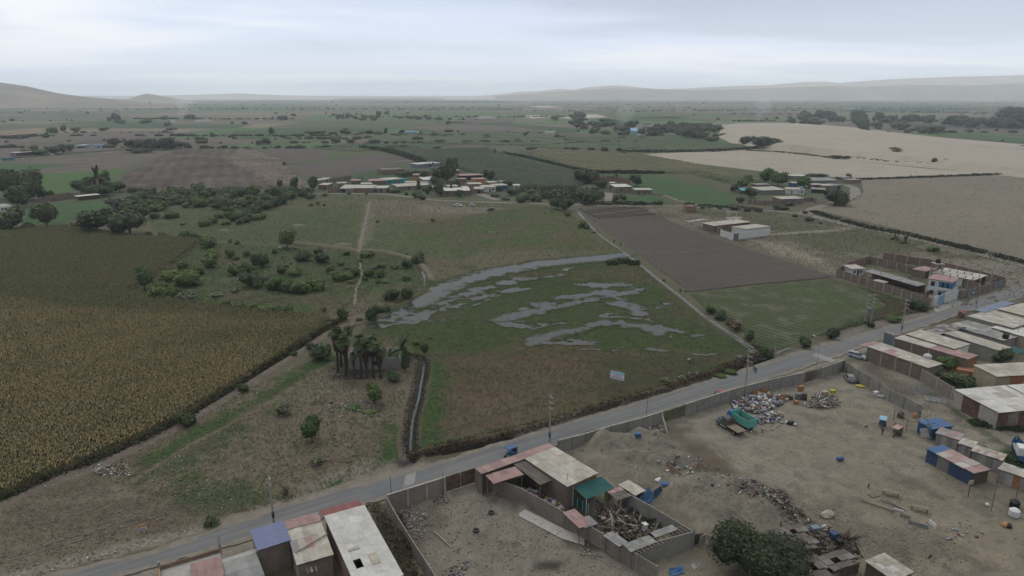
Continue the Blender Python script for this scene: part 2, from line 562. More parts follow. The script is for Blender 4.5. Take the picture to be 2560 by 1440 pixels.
P([(1080,900),(1300,880),(1500,885),(1740,900),(1750,925),(1500,1005),(1260,1070),(1090,1105),(1075,1000)],(0.112,0.080,0.050),7,9,0.85)
MOT([(1080,890),(1780,890),(1760,935),(1500,1010),(1100,1110)],(0.058,0.062,0.030),0.47,0.6, "med", 0.75, st=(2.5,1), scale=11, seed=77)
P([(1120,1000),(1420,960),(1480,985),(1300,1045),(1100,1100)],(0.135,0.098,0.066),6,8,0.6)
S([(1080,905),(1090,950),(1075,1000),(1068,1060),(1060,1120)],5.5, GRS, 1.5,3)
S(off(ROADDITCH, -6,-17),2.2, GRS, 1.0,1.0,0.9)
S(off(ROADDITCH, -3,-8),2.2,(0.095,0.068,0.045),0.5,0.5)
S(ROADDITCH, 0.9,(0.028,0.024,0.019),0.4,0.3)
S(off(ROADDITCH, 4,9),1.0,(0.075,0.085,0.04),0.5,0.8,0.7)
LOT = [(230,1185),(480,1055),(640,960),(790,895),(840,850),(1000,850),(1040,900),(1040,1000),(1020,1080),(1020,1140),(880,1200),(690,1262),(560,1290),(470,1288),(380,1240)]
P(LOT, (0.160,0.130,0.088),2,2)
MOT(LOT, (0.070,0.096,0.036),0.45,0.60, "med", 0.9)
P([(320,1160),(470,1080),(600,1010),(760,930),(830,905),(760,950),(620,1030),(480,1110),(370,1185)], GRS, 2,2)
P([(350,1190),(480,1110),(610,1045),(620,1060),(500,1150),(400,1200)],(0.065,0.085,0.034),2.5,3,0.9)
P([(380,1235),(470,1205),(640,1200),(690,1240),(600,1275),(490,1290)],(0.072,0.086,0.040),2,3,0.9)
P([(600,1100),(700,1040),(820,960),(1000,950),(1010,1010),(900,1110),(750,1160),(650,1180)], TAN, 4,6,0.9)
MOT(LOT, GRS, 0.60,0.70, "med", 0.9)
P([(700,1000),(790,930),(880,920),(1010,940),(940,990),(820,985)], TAN2,3,3,0.8)
P([(820,950),(870,905),(960,920),(1000,945),(930,948)],(0.05,0.046,0.042),1.5,2,0.85)
P([(930,1170),(960,1110),(1000,1090),(1010,1130),(960,1165),(925,1185)], GRS, 1,1.5,0.95)
P([(730,1215),(820,1180),(900,1150),(1010,1155),(960,1190),(780,1240)],(0.20,0.175,0.142),1.5,2,0.85)
P([(985,1155),(1000,1148),(1040,1160),(1010,1170)],(0.05,0.045,0.04),1,1)
for q in ([(870,1020),(900,1012),(905,1030),(875,1032)],[(910,1030),(950,1025),(945,1040)],[(800,1225),(850,1195),(860,1203),(810,1232)],[(590,945),(560,975),(520,1000)]):
    P(q, GRS, 0.5,0.6)
S([(330,1200),(480,1110),(640,1025),(760,950),(830,905)],1.1,(0.17,0.145,0.102),0.5,0.4)
S(off(CANAL, -22,0),1.6,(0.125,0.104,0.078),0.5,0.6)
S(off(CANAL, 15,0),1.4,(0.105,0.085,0.062),0.5,0.5)
S(CANAL, 1.8,(0.05,0.042,0.034),0.4,0.3)
LANE = [(-60,1290),(0,1268),(120,1212),(240,1168),(380,1105),(490,1045),(600,975),(700,912),(770,868),(850,815)]
S(off(LANE, 0,-8),2.0,(0.085,0.070,0.048),0.5,0.6)
S(LANE, 1.9,(0.165,0.135,0.105),0.5,0.4)
BARE = [(-400,1300),(0,1278),(110,1220),(230,1190),(330,1215),(420,1260),(490,1293),(560,1300),(430,1345),(200,1415),(40,1460),(-400,1520)]
P(BARE, TAN, 0.8,0.8)
MOT(BARE, (0.125,0.098,0.068),0.5,0.64, "med", 0.7, st=(1.8,1), scale=8, seed=4)
MOT(BARE, TAN2,0.52,0.7, "med", 0.6, st=(2.5,1), scale=5, seed=14)
S([(-300,1540),(60,1432),(300,1373),(560,1305),(800,1232),(1000,1185),(1060,1165)],3.0,(0.225,0.195,0.155),0.8,0.8)
S([(60,1480),(430,1420),(650,1350),(900,1280),(980,1250)],6,(0.235,0.205,0.165),0.8,0.8)
S([(1300,1090),(1520,1030),(1740,962),(1930,902),(2060,860),(2200,822),(2350,772)],2.4,(0.20,0.18,0.15),0.6,0.9)
S([(1700,1015),(1900,952),(2050,905),(2140,880),(2230,850),(2320,820)],4,(0.245,0.22,0.178),0.8,0.8)
P([(2080,838),(2180,805),(2300,785),(2330,800),(2180,835),(2100,855)],(0.17,0.15,0.12),1,1.5)
P([(2085,862),(2140,838),(2190,828),(2180,838),(2120,862),(2085,872)],(0.045,0.04,0.035),0.6,1)
YARD = [(1390,1130),(1720,1040),(2110,905),(2600,900),(3300,1200),(3300,1900),(1000,1900),(970,1290),(1200,1190)]
P(YARD, GREYD, 1.0,0.8)
MOT(YARD, (0.155,0.132,0.102),0.5,0.66, "med", 0.75)
MOT(YARD, (0.255,0.228,0.182),0.5,0.68, "big", 0.7)
MOT(YARD, (0.13,0.118,0.10),0.56,0.72, "fin", 0.6)
P([(1700,1090),(1800,1130),(1960,1250),(2060,1330),(1980,1310),(1850,1200),(1720,1200),(1690,1130)],(0.118,0.090,0.062),2.5,3,0.9)
P([(1650,1060),(1720,1070),(1700,1110),(1620,1100)],(0.105,0.078,0.055),1.5,2,0.8)
P([(2200,1240),(2330,1290),(2500,1380),(2560,1430),(2440,1400),(2300,1320)],(0.255,0.212,0.155),3,3,0.8)
P([(1840,1130),(2100,1010),(2300,1010),(2350,1100),(2200,1200),(2000,1190)],(0.225,0.194,0.145),5,5,0.7)
P([(2130,905),(2200,905),(2300,985),(2200,985)],(0.11,0.088,0.066),2,3,0.8)
P([(2270,965),(2320,960),(2340,985),(2290,985)],(0.13,0.13,0.13),1,1,0.8)
for a, b, k in (((2010,1035),(2130,1060),3),((2320,1010),(2390,1040),3),((2250,1195),(2330,1230),3),((2080,1330),(2260,1380),4),((2350,1350),(2440,1400),3)):
    S([a, b], k, (0.135,0.112,0.085),1.5,2,0.6)
P([(1470,1135),(1560,1105),(1670,1090),(1730,1150),(1700,1225),(1560,1205)],(0.195,0.174,0.136),1.5,2,0.85)
P([(1690,1250),(1800,1215),(1930,1250),(1960,1330),(1790,1360)],(0.200,0.178,0.140),1.5,2,0.85)
for q in ([(1760,1110),(1900,1150),(2080,1120),(2200,1060)],[(1775,1118),(1910,1160),(2095,1128),(2215,1068)],[(2030,960),(1960,1060),(2000,1170),(2200,1260),(2430,1330)],[(2045,965),(1980,1062),(2020,1165),(2215,1252),(2440,1320)],[(1740,1060),(1800,1140),(1960,1240),(2080,1330)]):
    S(q, 0.5,(0.25,0.218,0.165),0.3,0.3,0.6)
TY = [(1000,1300),(1195,1205),(1480,1330),(1640,1440),(1600,1640),(1100,1640)]
P(TY, (0.20,0.175,0.14),1,1,0.9)
MOT(TY, (0.10,0.082,0.058),0.53,0.66, "med", 0.85)
P([(1000,1290),(1110,1240),(1130,1290),(1060,1400),(1020,1380)],(0.115,0.095,0.07),1.5,2,0.7)
P([(1340,1400),(1420,1400),(1400,1430),(1330,1425)],(0.045,0.04,0.035),1,1.2,0.9)
P([(930,1265),(965,1255),(1000,1340),(1060,1440),(1100,1600),(1020,1600),(960,1400)],(0.075,0.068,0.042),1,1.2,0.95)
P([(2440,1140),(2560,1110),(2600,1150),(2600,1190),(2500,1170)],(0.04,0.072,0.022),1,1.5)
S([(2330,985),(2450,1070),(2560,1140)],1.5,(0.06,0.08,0.035),0.8,1.2,0.7)
P([(1300,1190),(1400,1240),(1530,1300),(1700,1360),(1600,1420),(1400,1310),(1290,1240)],(0.075,0.062,0.048),1,1)
FARP = gy > 700
ff = fbm(gx / 3.0, gy, 260,51)
al = (ease((ff - 0.5) / 0.15) * ease((gy - 700) / 300))[:, None]
C = C * (1 - al) + np.array((0.13,0.118,0.085)) * al
ff = fbm(gx / 4.0, gy, 180,61)
al = (ease((ff - 0.54) / 0.1) * ease((gy - 900) / 500))[:, None]
C = C * (1 - al) + np.array((0.05,0.085,0.035)) * al
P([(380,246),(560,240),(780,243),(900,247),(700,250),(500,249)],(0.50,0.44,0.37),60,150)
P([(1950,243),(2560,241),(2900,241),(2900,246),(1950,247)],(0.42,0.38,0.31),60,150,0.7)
gz = HZ(gx, gy)
near = gy < 420
gz[near] -= fin[near] * 0.08 + med[near] * 0.08 + 0.0
idx = np.arange(nr * NX).reshape(nr, NX)
quads = np.stack([idx[:-1, :-1], idx[:-1,1:], idx[1:, 1:], idx[1:, :-1]],-1).reshape(-1,4)
GV = np.stack([gx, gy, gz],-1)
land = link("land", np_mesh("land", [(-30000,-3000,-1.3),(30000,-3000,-1.3),(30000,30000,-1.3),(-30000,30000,-1.3)],[(0,1,2,3)]), mat("dry_plain", (0.14,0.125,0.09), scale=0.02), None, "structure")
ground = link("ground", np_mesh("ground", GV, quads, C, True), mat_vc("earth_and_grass"), None, "structure")
# ------------------------------------------------------------------ roads, tracks and lining
def sheet(name, pts, m, z=0.0, kind="structure"):
    pts = [(p[0], p[1], z) for p in pts]
    if sum(a[0] * b[1] - b[0] * a[1] for a, b in zip(pts, pts[1:] + pts[:1])) < 0: pts = pts[::-1]
    tri = tessellate_polygon([[Vector(p) for p in pts]])
    fs = []
    for a, b, c in tri:
        A, B, D = pts[a], pts[b], pts[c]
        fs.append((a, b, c) if (B[0] - A[0]) * (D[1] - A[1]) - (B[1] - A[1]) * (D[0] - A[0]) > 0 else (a, c, b))
    me = bpy.data.meshes.new(name)
    me.from_pydata(pts, [], fs)
    return link(name, me, m, None, kind)
def resample(pts, step):
    out = [Vector(pts[0])]
    for a, b in zip(pts[:-1], pts[1:]):
        a, b = Vector(a), Vector(b)
        n = max(1, int((b - a).length / step))
        out += [a.lerp(b, (k + 1) / n) for k in range(n)]
    return out
def ribbon_mesh(name, pts, w, z, jit=0.0, seed=1):
    P_ = resample(pts, max(w * 0.6,0.8))
    vs, fs = [],[]
    for i, p in enumerate(P_):
        d = (P_[min(i + 1, len(P_) - 1)] - P_[max(i - 1,0)]).normalized()
        n = Vector((-d.y, d.x, 0))
        j = [(vnoise(np.array([p.x]), np.array([p.y]), w * 1.2, seed + s)[0] - 0.5) * 2 * jit for s in (0,9)]
        for q in (p + n * (w / 2 + j[0]), p - n * (w / 2 + j[1])):
            vs.append((q.x, q.y, z))
    fs = [(2 * i, 2 * i + 1,2 * i + 3,2 * i + 2) for i in range(len(P_) - 1)]
    me = bpy.data.meshes.new(name)
    me.from_pydata(vs, [], fs)
    bm = bmesh.new(); bm.from_mesh(me)
    bm.normal_update()
    fl = [f for f in bm.faces if f.normal.z < 0]
    if fl: bmesh.ops.reverse_faces(bm, faces=fl)
    bm.to_mesh(me); bm.free()
    return me
def ribbon(name, px, w, m, z, jit=0.0, kind="structure"):
    return link(name, ribbon_mesh(name, GP(px), w, z, jit), m, None, kind)
def asphalt():
    m, t, b = principled("asphalt", 0.85,0.25)
    p = _pos(t)
    n1 = _noise(t, 0.12,5,0.7, p, 0.8)
    n2 = _noise(t, 5.0,3,0.7, p)
    mp = t.nodes.new("ShaderNodeMapping")
    mp.inputs[2].default_value = (0,0, rad(-33))
    t.links.new(p, mp.inputs[0])
    m2 = t.nodes.new("ShaderNodeMapping")
    m2.inputs[3].default_value = (0.03,0.8,1)
    t.links.new(mp.outputs[0], m2.inputs[0])
    n3 = _noise(t, 1.0,4,0.6, m2.outputs[0])
    col = _mix(t, _map(t, n1,0.35,0.65,0,1),(0.150,0.150,0.152),(0.185,0.181,0.172))
    col = _mix(t, _map(t, n3,0.48,0.68,0,0.85), col, (0.118,0.118,0.122))
    col = _mix(t, _map(t, n3,0.46,0.32,0,0.7), col, (0.215,0.20,0.175))
    t.links.new(_scale(t, col, _map(t, n2,0.3,0.7,0.93,1.07)), b.inputs["Base Color"])
    _bump(t, b, n2,0.15,0.05)
    return m
ROAD_UP = [(-260,1535),(60,1458),(175,1430),(400,1377),(640,1290),(790,1242),(965,1197),(1065,1168),(1280,1101),(1515,1031),(1730,965),(1920,908),(2045,868),(2190,826),(2345,784),(2440,748),(2560,712),(2800,640)]
ROAD_LO = [(2800,672),(2560,743),(2432,772),(2310,816),(2207,846),(2127,878),(1930,945),(1720,1010),(1500,1078),(1300,1140),(1185,1176),(1065,1210),(962,1245),(800,1295),(635,1342),(400,1410),(230,1462),(-200,1590)]
def smooth_line(px, k=2):
    P_ = GP(px)
    for _ in range(k): P_ = [P_[0]] + [q for a, b in zip(P_[:-1], P_[1:]) for q in (a.lerp(b, 0.25), a.lerp(b, 0.75))] + [P_[-1]]
    return P_
ru, rl = smooth_line(ROAD_UP), smooth_line(ROAD_LO)
for l_ in (ru, rl): link("road_dust", ribbon_mesh("road_dust", l_, 1.1,0.093,0.5,3), mat("road_edge_dust", (0.225,0.198,0.158),0.95,0.2,0.6), None, "structure")
sheet("road", [tuple(p) for p in ru + rl], asphalt(),0.085)
pale_conc = mat("pale_concrete", (0.30,0.285,0.26),0.85,0.18,0.5)
for q in ([(2030,889),(2044,884),(2094,903),(2078,909)],[(1014,1190),(1040,1181),(1036,1210),(1008,1220)],[(2330,766),(2390,748),(2412,758),(2340,782)]):
    sheet("concrete_apron", [tuple(G(*p)) for p in q], pale_conc, 0.10)
track_m = mat("track_dust", (0.25,0.218,0.175),0.95,0.2,0.15, c2=(0.21,0.18,0.14))
TRACK1 = [(770,485),(860,484),(950,485),(1010,491),(1090,501),(1180,505),(1270,507),(1370,510),(1440,512),(1520,514),(1600,516),(1700,515),(1760,520),(1850,524),(1950,529),(2010,536),(2060,548),(2120,562),(2250,588),(2400,622),(2560,664),(2800,725)]
ribbon("dirt_road", TRACK1[:15],4.5, track_m, 0.12,0.5)
ribbon("dirt_road", TRACK1[14:],6.5, track_m, 0.10,0.4)
ribbon("dirt_road", [(2010,536),(2040,520),(2075,512),(2110,500),(2140,485),(2135,470),(2115,462)],7, track_m, 0.13,1.0)
ribbon("dirt_track", [(1850,598),(1920,588),(2000,582),(2080,577),(2130,570)],5, track_m, 0.09,0.6)
ribbon("dirt_track", [(1240,500),(1205,488),(1190,478)],6, track_m, 0.11,1.0)
ribbon("dirt_track", [(1524,508),(1524,495),(1520,482)],6, track_m, 0.11,1.0)
ribbon("dirt_track", [(1655,487),(1690,500),(1750,515)],2.5, track_m, 0.22,0.4)
ribbon("dirt_track", [(1452,364),(1500,372),(1580,384),(1700,405),(1800,425),(1900,441)],4, track_m, 0.3,0.8)
ribbon("dirt_track", [(1690,298),(1790,310),(1920,318)],9, track_m, 0.5,2)
ribbon("footpath", [(925,505),(917,540),(905,590),(897,640),(905,690),(890,725),(886,768)],0.9, track_m, 0.16,0.3)
lining = mat("canal_lining", (0.23,0.215,0.19),0.85,0.25,0.6)
ribbon("canal_lining", LINED, 1.3, lining, 0.13,0.12)
# ------------------------------------------------------------------ water
def water_mat():
    m, t, b = principled("still_water", 0.05,0.3)
    b.inputs["Base Color"].default_value = (0.035,0.036,0.034,1)
    b.inputs["IOR"].default_value = 1.33
    p = _pos(t)
    n = _noise(t, 0.8,3,0.5, p)
    _bump(t, b, n, 0.03,0.05)
    return m
WATER = water_mat()
def shore_mat():
    """open water that thins out over wet mud and drowned grass: the Col layer holds how deep it is"""
    m, t, b = principled("shallow_water", 0.05,0.3)
    a = t.nodes.new("ShaderNodeAttribute"); a.attribute_name = "Col"
    p = _pos(t)
    n = _noise(t, 2.2,5,0.7, p)
    ad = t.nodes.new("ShaderNodeMath"); ad.operation = "ADD"
    t.links.new(a.outputs["Fac"], ad.inputs[0]); t.links.new(_map(t, n, 0.3,0.7,-0.34,0.26), ad.inputs[1])
    f = _map(t, ad.outputs[0],0.38,0.80,0,1)
    mud = _scale(t, _mix(t, _map(t, n, 0.4,0.6,0,1),(0.056,0.078,0.028),(0.075,0.062,0.036)), _map(t, n, 0.3,0.7,0.8,1.2))
    t.links.new(_mix(t, f, mud, (0.024,0.025,0.024)), b.inputs["Base Color"])
    t.links.new(_map(t, f, 0,1,0.9,0.05), b.inputs["Roughness"])
    t.links.new(_map(t, f, 0,1,0.05,0.16), b.inputs["Specular IOR Level"])
    return m
SHORE = shore_mat()
ribbon("canal_water", LINED, 0.6, WATER, 0.17,0.06)
murk, _t, _b = principled("murky_water", 0.35,0.35)
_b.inputs["Base Color"].default_value = (0.03,0.032,0.035,1)
link("canal_water", ribbon_mesh("canal_water", GP(CANAL[:9]),0.55,-0.42,0.16), murk, None, "structure")
ribbon("ditch_water", [(1050,668),(1062,692),(1064,712),(1048,730),(1020,748)],1.0, WATER, 0.10,0.3)
ribbon("ditch_water", [(1860,918),(1890,902),(1930,888),(1975,872)],1.2, WATER, 0.10,0.4)
STROKES = [   # (pixel line, half width m, breaking up of the edge)
    ([(950,798),(985,785),(1040,760),(1085,730)],7.5,0.8),([(1040,762),(1105,722),(1180,697),(1250,680),(1310,667)],7.5,0.40),
    ([(1290,670),(1380,655),(1470,647),(1520,641),(1560,637)],5.2,0.22),([(1330,662),(1500,645)],7.0,0.15),
    ([(925,812),(960,815),(1000,808)],2.5,1.2),([(1000,800),(1060,790),(1110,770)],6.0,1.0),
    ([(1050,785),(1120,755),(1190,725),(1280,700),(1390,690)],4.6,0.95),([(1130,770),(1210,742),(1290,722)],3.0,1.0),
    ([(1270,702),(1330,692),(1400,694)],5.0,0.9),([(1410,672),(1480,665)],3.0,1.6),([(1440,714),(1500,713),(1560,714)],4.0,0.9),
    ([(1180,765),(1260,735),(1330,720)],2.0,1.1),([(1390,748),(1470,737),(1530,730)],3.2,0.9),
    ([(1255,800),(1310,782),(1390,768),(1480,750),(1545,738),(1600,725)],4.6,0.55),([(1300,772),(1400,755)],3.5,1.2),
    ([(1270,810),(1330,820),(1400,810)],3.2,0.9),([(1540,760),(1590,775),(1600,785)],5.0,0.55),([(1500,735),(1560,750)],3.0,0.9),([(1510,790),(1590,797)],3.0,0.8),
    ([(1330,855),(1380,838),(1440,823),(1520,806)],4.2,0.45),([(1520,806),(1600,797)],1.8,0.8),([(1545,808),(1610,815),(1650,832)],4.4,0.6),
    ([(1430,850),(1480,860)],2.0,1.1),([(1370,858),(1450,858)],2.2,1.0),([(1620,800),(1650,815),(1700,830)],2.0,1.0),
    ([(1620,872),(1690,882),(1760,887),(1830,884)],1.1,1.0),([(1728,842),(1780,834)],1.3,0.8),([(1460,873),(1540,876)],0.8,1.5),
    ([(1850,892),(1885,897)],1.6,0.6),([(1670,760),(1640,770)],1.5,1.5),([(1110,800),(1200,775)],1.6,1.3)]
WEED, FP = [],[]
def wetness(X, Y, P2):
    m = np.full(X.shape, -9.0)
    n = fbm(X / 1.8, Y, 6.0,71,5) - 0.5
    n2 = fbm(X / 1.6, Y, 1.5,91,3) - 0.5
    for pts, w, br in P2: m = np.maximum(m, 1 - seg_dist(X, Y, pts) / w + (n * 3.0 + n2 * 2.6) * br - 0.06 - 0.27 * br)
    return m - 0.12
def flood(name, strokes, cell=0.34):
    P2 = [([tuple(G(*p))[:2] for p in s[0]], s[1] * (0.78 if s[2] > 0.5 else 0.95), s[2]) for s in strokes]
    xs = [p[0] for s in P2 for p in s[0]]; yy = [p[1] for s in P2 for p in s[0]]
    X, Y = np.meshgrid(np.arange(min(xs) - 9, max(xs) + 9, cell), np.arange(min(yy) - 9, max(yy) + 9, cell))
    m = wetness(X, Y, P2)
    FP.append(P2)
    u = NP.random(m.shape)
    e = (np.abs(m + 0.05) < 0.22) & (u < 0.05)
    WEED.append((X[e] + NP.random(e.sum()) * 0.3, Y[e] + NP.random(e.sum()) * 0.3))
    k = m > -0.3
    q = k[:-1, :-1] & k[:-1,1:] & k[1:, :-1] & k[1:, 1:]
    vm = np.zeros(m.shape, bool)
    for s in (np.s_[:-1, :-1], np.s_[:-1,1:], np.s_[1:, :-1], np.s_[1:, 1:]): vm[s] |= q
    ids = np.cumsum(vm.ravel()).reshape(vm.shape) - 1
    iy, ix = np.nonzero(q)
    fs = np.stack([ids[iy, ix], ids[iy, ix + 1], ids[iy + 1, ix + 1], ids[iy + 1, ix]],-1)
    w = vm.ravel()
    V = np.stack([X.ravel()[w], Y.ravel()[w], np.full(w.sum(),0.06)],-1)
    mm = np.clip(m.ravel()[w] + 0.5,0,1)
    return link(name, np_mesh(name, V, fs, np.stack([mm, mm, mm],-1)), SHORE, None, "structure")
flood("flood_water", STROKES)
# ------------------------------------------------------------------ crops
def field(name, px, m, z=0.06):
    return sheet(name, [tuple(G(*p)) for p in px], m, z)
def cells(px, r, hgt=0.0):
    pts = [tuple(G(p[0], p[1], hgt))[:2] for p in px]
    xs = [p[0] for p in pts]; yy = [p[1] for p in pts]
    X, Y = np.meshgrid(np.arange(min(xs), max(xs) + r, r), np.arange(min(yy), max(yy) + r, r))
    return X, Y, sdist(X, Y, pts)
def canopy(name, px, h, r, c1, c2, amp=0.5, c3=None, s=25, kind="structure", rows=None, m=None, soft=0.0):
    """a standing crop: lumpy top surface with real height and a ragged edge"""
    X, Y, d = cells(px, r)
    jj = (fbm(X, Y, r * 4,5,3) - 0.5) * r * 3
    k = (d + jj > 0)
    pad = np.pad(k, 1)
    vmask = pad[:-1, :-1] | pad[:-1,1:] | pad[1:, :-1] | pad[1:, 1:]
    vfull = pad[:-1, :-1] & pad[:-1,1:] & pad[1:, :-1] & pad[1:, 1:]
    vx = X[0,0] - r / 2 + np.arange(k.shape[1] + 1) * r
    vy = Y[0,0] - r / 2 + np.arange(k.shape[0] + 1) * r
    VX, VY = np.meshgrid(vx, vy)
    hn = h * (1 + amp * (NP.random(VX.shape) - 0.5) * 0.9 + amp * (fbm(VX, VY, r * 5,9,3) - 0.5))
    if rows:
        a = rad(rows[1])
        hn *= 1 + rows[2] * np.sin((VX * math.cos(a) + VY * math.sin(a)) * 2 * math.pi / rows[0])
    Z = np.where(vfull, hn, h * 0.12)
    VX = VX + (NP.random(VX.shape) - 0.5) * r * 0.5
    VY = VY + (NP.random(VX.shape) - 0.5) * r * 0.5
    f = ease((fbm(VX, VY, s, 13) - 0.38) / 0.24)[..., None]
    cc = np.array(c1) * (1 - f) + np.array(c2) * f
    if c3:
        f3 = ease((fbm(VX / 2.0, VY, s * 0.6,29) - 0.53) / 0.12)[..., None] * 0.85
        cc = cc * (1 - f3) + np.array(c3) * f3
    cc = cc * (0.6 + 0.8 * NP.random(VX.shape))[..., None]
    ids = np.cumsum(vmask.ravel()).reshape(vmask.shape) - 1
    iy, ix = np.nonzero(k)
    fs = np.stack([ids[iy, ix], ids[iy, ix + 1], ids[iy + 1, ix + 1], ids[iy + 1, ix]],-1)
    q = vmask.ravel()
    V = np.stack([VX.ravel()[q], VY.ravel()[q], Z.ravel()[q]],-1)
    return link(name, np_mesh(name, V, fs, cc.reshape(-1,3)[q]), m or mat_vc("leafy_crop", 0.9,0.6,0.15,3.0,0.2), None, kind)
def tufts(name, X, Y, h, w, cols, leaves=3, z0=0.0, kind="stuff", mname="maize_leaf", droop=0.35):
    """many small plants: each a few bent leaves; one object"""
    n = len(X)
    vs, cs = [],[]
    for l in range(leaves):
        a = NP.random(n) * 2 * math.pi
        hh = h * (0.7 + 0.5 * NP.random(n))
        ww = w * (0.7 + 0.6 * NP.random(n))
        bx_, by_ = X + (NP.random(n) - 0.5) * w * 0.5, Y + (NP.random(n) - 0.5) * w * 0.5
        ca, sa = np.cos(a), np.sin(a)
        pw = ww * 0.22
        z0a = np.full(n, z0) if np.isscalar(z0) else z0
        P0 = np.stack([bx_ - sa * pw * 0.5, by_ + ca * pw * 0.5, z0a + hh * 0.25],-1)
        P1 = np.stack([bx_ + sa * pw * 0.5, by_ - ca * pw * 0.5, z0a + hh * 0.25],-1)
        P2 = np.stack([bx_ + ca * ww * 0.45 + sa * pw, by_ + sa * ww * 0.45 - ca * pw, z0a + hh],-1)
        P3 = np.stack([bx_ + ca * ww * 0.45 - sa * pw, by_ + sa * ww * 0.45 + ca * pw, z0a + hh],-1)
        P4 = np.stack([bx_ + ca * ww, by_ + sa * ww, z0a + hh * (1 - droop)],-1)
        vs.append(np.stack([P0, P1, P2, P3, P4],1).reshape(-1,3))
        k = cols * (0.6 + 0.8 * NP.random((n, 1)))
        cs.append(np.repeat(k, 5,0))
    V = np.concatenate(vs); Cc = np.concatenate(cs)
    b = np.arange(len(V) // 5) * 5
    tri = np.concatenate([np.stack([b, b + 1, b + 2],-1), np.stack([b, b + 2, b + 3],-1), np.stack([b + 3, b + 2, b + 4],-1)])
    return link(name, np_mesh(name, V, tri, Cc), mat_vc(mname, 0.8,0.8,0.1,4.0,0.1, bump=0), None, kind)
MAIZE = [(-420,590),(0,579),(90,573),(180,573),(270,584),(365,596),(430,597),(502,603),(470,632),(420,672),(365,705),(318,732),(350,742),(420,752),(560,771),(680,784),(760,791),(828,797),(815,822),(765,855),(700,897),(600,958),(482,1030),(380,1088),(240,1150),(120,1196),(0,1250),(-420,1430)]
def maize_cols(x, y):
    f = fbm(x / 1.5, y, 34,41,4)
    ripe = ease(((-x * 0.30 - (y - 150) * 0.9) + 16 + (f - 0.5) * 120) / 40)
    c = np.array((0.112,0.112,0.048)) * (1 - ripe[:, None]) + np.array((0.235,0.180,0.086)) * ripe[:, None]
    g = ease((fbm(x, y, 3.0,47,3) - 0.5) / 0.2)[:, None] * 0.45
    c = c * (1 - g) + np.array((0.10,0.122,0.042)) * g
    yl = (NP.random(len(x)) > 0.86)[:, None] * 0.45
    return c * (1 - yl) + np.array((0.22,0.18,0.09)) * yl
X, Y, d = cells(MAIZE, 0.66)
X = X + (NP.random(X.shape) - 0.5) * 0.66; Y = Y + (NP.random(X.shape) - 0.5) * 0.66
k = (d > 0.3) & (np.abs(X) < Y * 0.85 + 6)
mx_, my_ = X[k], Y[k]
canopy("maize_field", MAIZE, 1.3,1.6,(0.060,0.056,0.024),(0.085,0.070,0.032),0.3)
tufts("maize_plants", mx_, my_, 0.95,0.50, maize_cols(mx_, my_),3,0.95)
plo = mat_field("ploughed_soil", (0.092,0.077,0.064),(0.104,0.088,0.072),0.02,(2.8,-7,0.09),0.22,(0.078,0.066,0.054))
field("ploughed_field", [(1447,520),(1600,516),(1690,560),(1790,598),(1940,645),(2078,690),(1900,708),(1722,729),(1650,675),(1560,610),(1490,560)], plo, 0.05)
bund = mat("bund_soil", (0.07,0.06,0.05),0.95,0.3,0.5)
for i, q in enumerate(([(1460,529),(1530,522),(1590,517)],[(1470,533),(1540,526),(1600,519)],[(1485,541),(1560,533),(1618,527)],[(1492,544),(1570,537),(1630,535)],[(1447,521),(1475,537),(1497,546)],[(1497,546),(1570,541),(1640,536)])):
    P_ = resample(GP(q),4)
    mb = MB()
    for a, b in zip(P_[:-1], P_[1:]): mb.hexa([a + Vector((0,-0.9,-0.1)), b + Vector((0,-0.9,-0.1)), b + Vector((0,0.9,-0.1)), a + Vector((0,0.9,-0.1)), a + Vector((0,-0.3,0.45)), b + Vector((0,-0.3,0.5)), b + Vector((0,0.3,0.5)), a + Vector((0,0.3,0.45))])
    mb.build("soil_bund", bund, None, "structure")
ribbon("field_ridge", [(1560,634),(1700,631),(1780,624),(1840,617)],0.7, mat("dry_ridge", (0.15,0.13,0.10),0.95),0.12,0.4)
ribbon("field_ridge", [(1722,729),(1800,720),(1900,709),(2080,692)],1.2, bund, 0.12,0.4)
GREENROW = [(1725,735),(1860,718),(2000,702),(2080,697),(2170,725),(2215,765),(2140,800),(2040,840),(1930,880),(1890,868),(1840,830),(1790,792)]
field("young_crop_field", GREENROW, mat_field("young_rows", (0.060,0.088,0.030),(0.078,0.085,0.040),0.03,(2.4,-37,0.22),0.22,(0.125,0.118,0.085)),0.07)
G1 = mat_field("green_crop_a", (0.050,0.098,0.034),(0.060,0.108,0.040),0.015,(3.0,70,0.10),0.2)
G2 = mat_field("green_crop_b", (0.046,0.082,0.034),(0.058,0.092,0.040),0.012,(2.5,20,0.10),0.25)
G3 = mat_field("green_crop_c", (0.070,0.100,0.040),(0.085,0.105,0.045),0.012, None, 0.25,(0.11,0.11,0.06))
T1 = mat_field("teal_crop", (0.040,0.070,0.046),(0.046,0.076,0.050),0.01, None, 0.18)
B1 = mat_field("brown_fallow", (0.100,0.085,0.072),(0.112,0.093,0.078),0.012, None, 0.15)
B2 = mat_field("stubble", (0.135,0.112,0.088),(0.110,0.095,0.075),0.012, None, 0.25,(0.155,0.13,0.10))
BURN = mat_field("burnt_rows", (0.135,0.106,0.086),(0.070,0.051,0.043),0.02,(12.0,-22,0.2),0.35,(0.045,0.035,0.032))
YG = mat_field("yellow_green", (0.095,0.105,0.048),(0.080,0.098,0.044),0.02,(5.0,40,0.15),0.2)
field("green_field", [(40,440),(160,432),(310,422),(285,447),(190,467),(150,494),(120,492),(60,460)], mat_field("bright_green", (0.062,0.120,0.030),(0.070,0.130,0.034),0.02,(4.0,80,0.08),0.15),0.10)
field("green_field", [(40,532),(75,512),(180,505),(300,500),(285,520),(190,548),(130,565),(40,556)], G1,0.10)
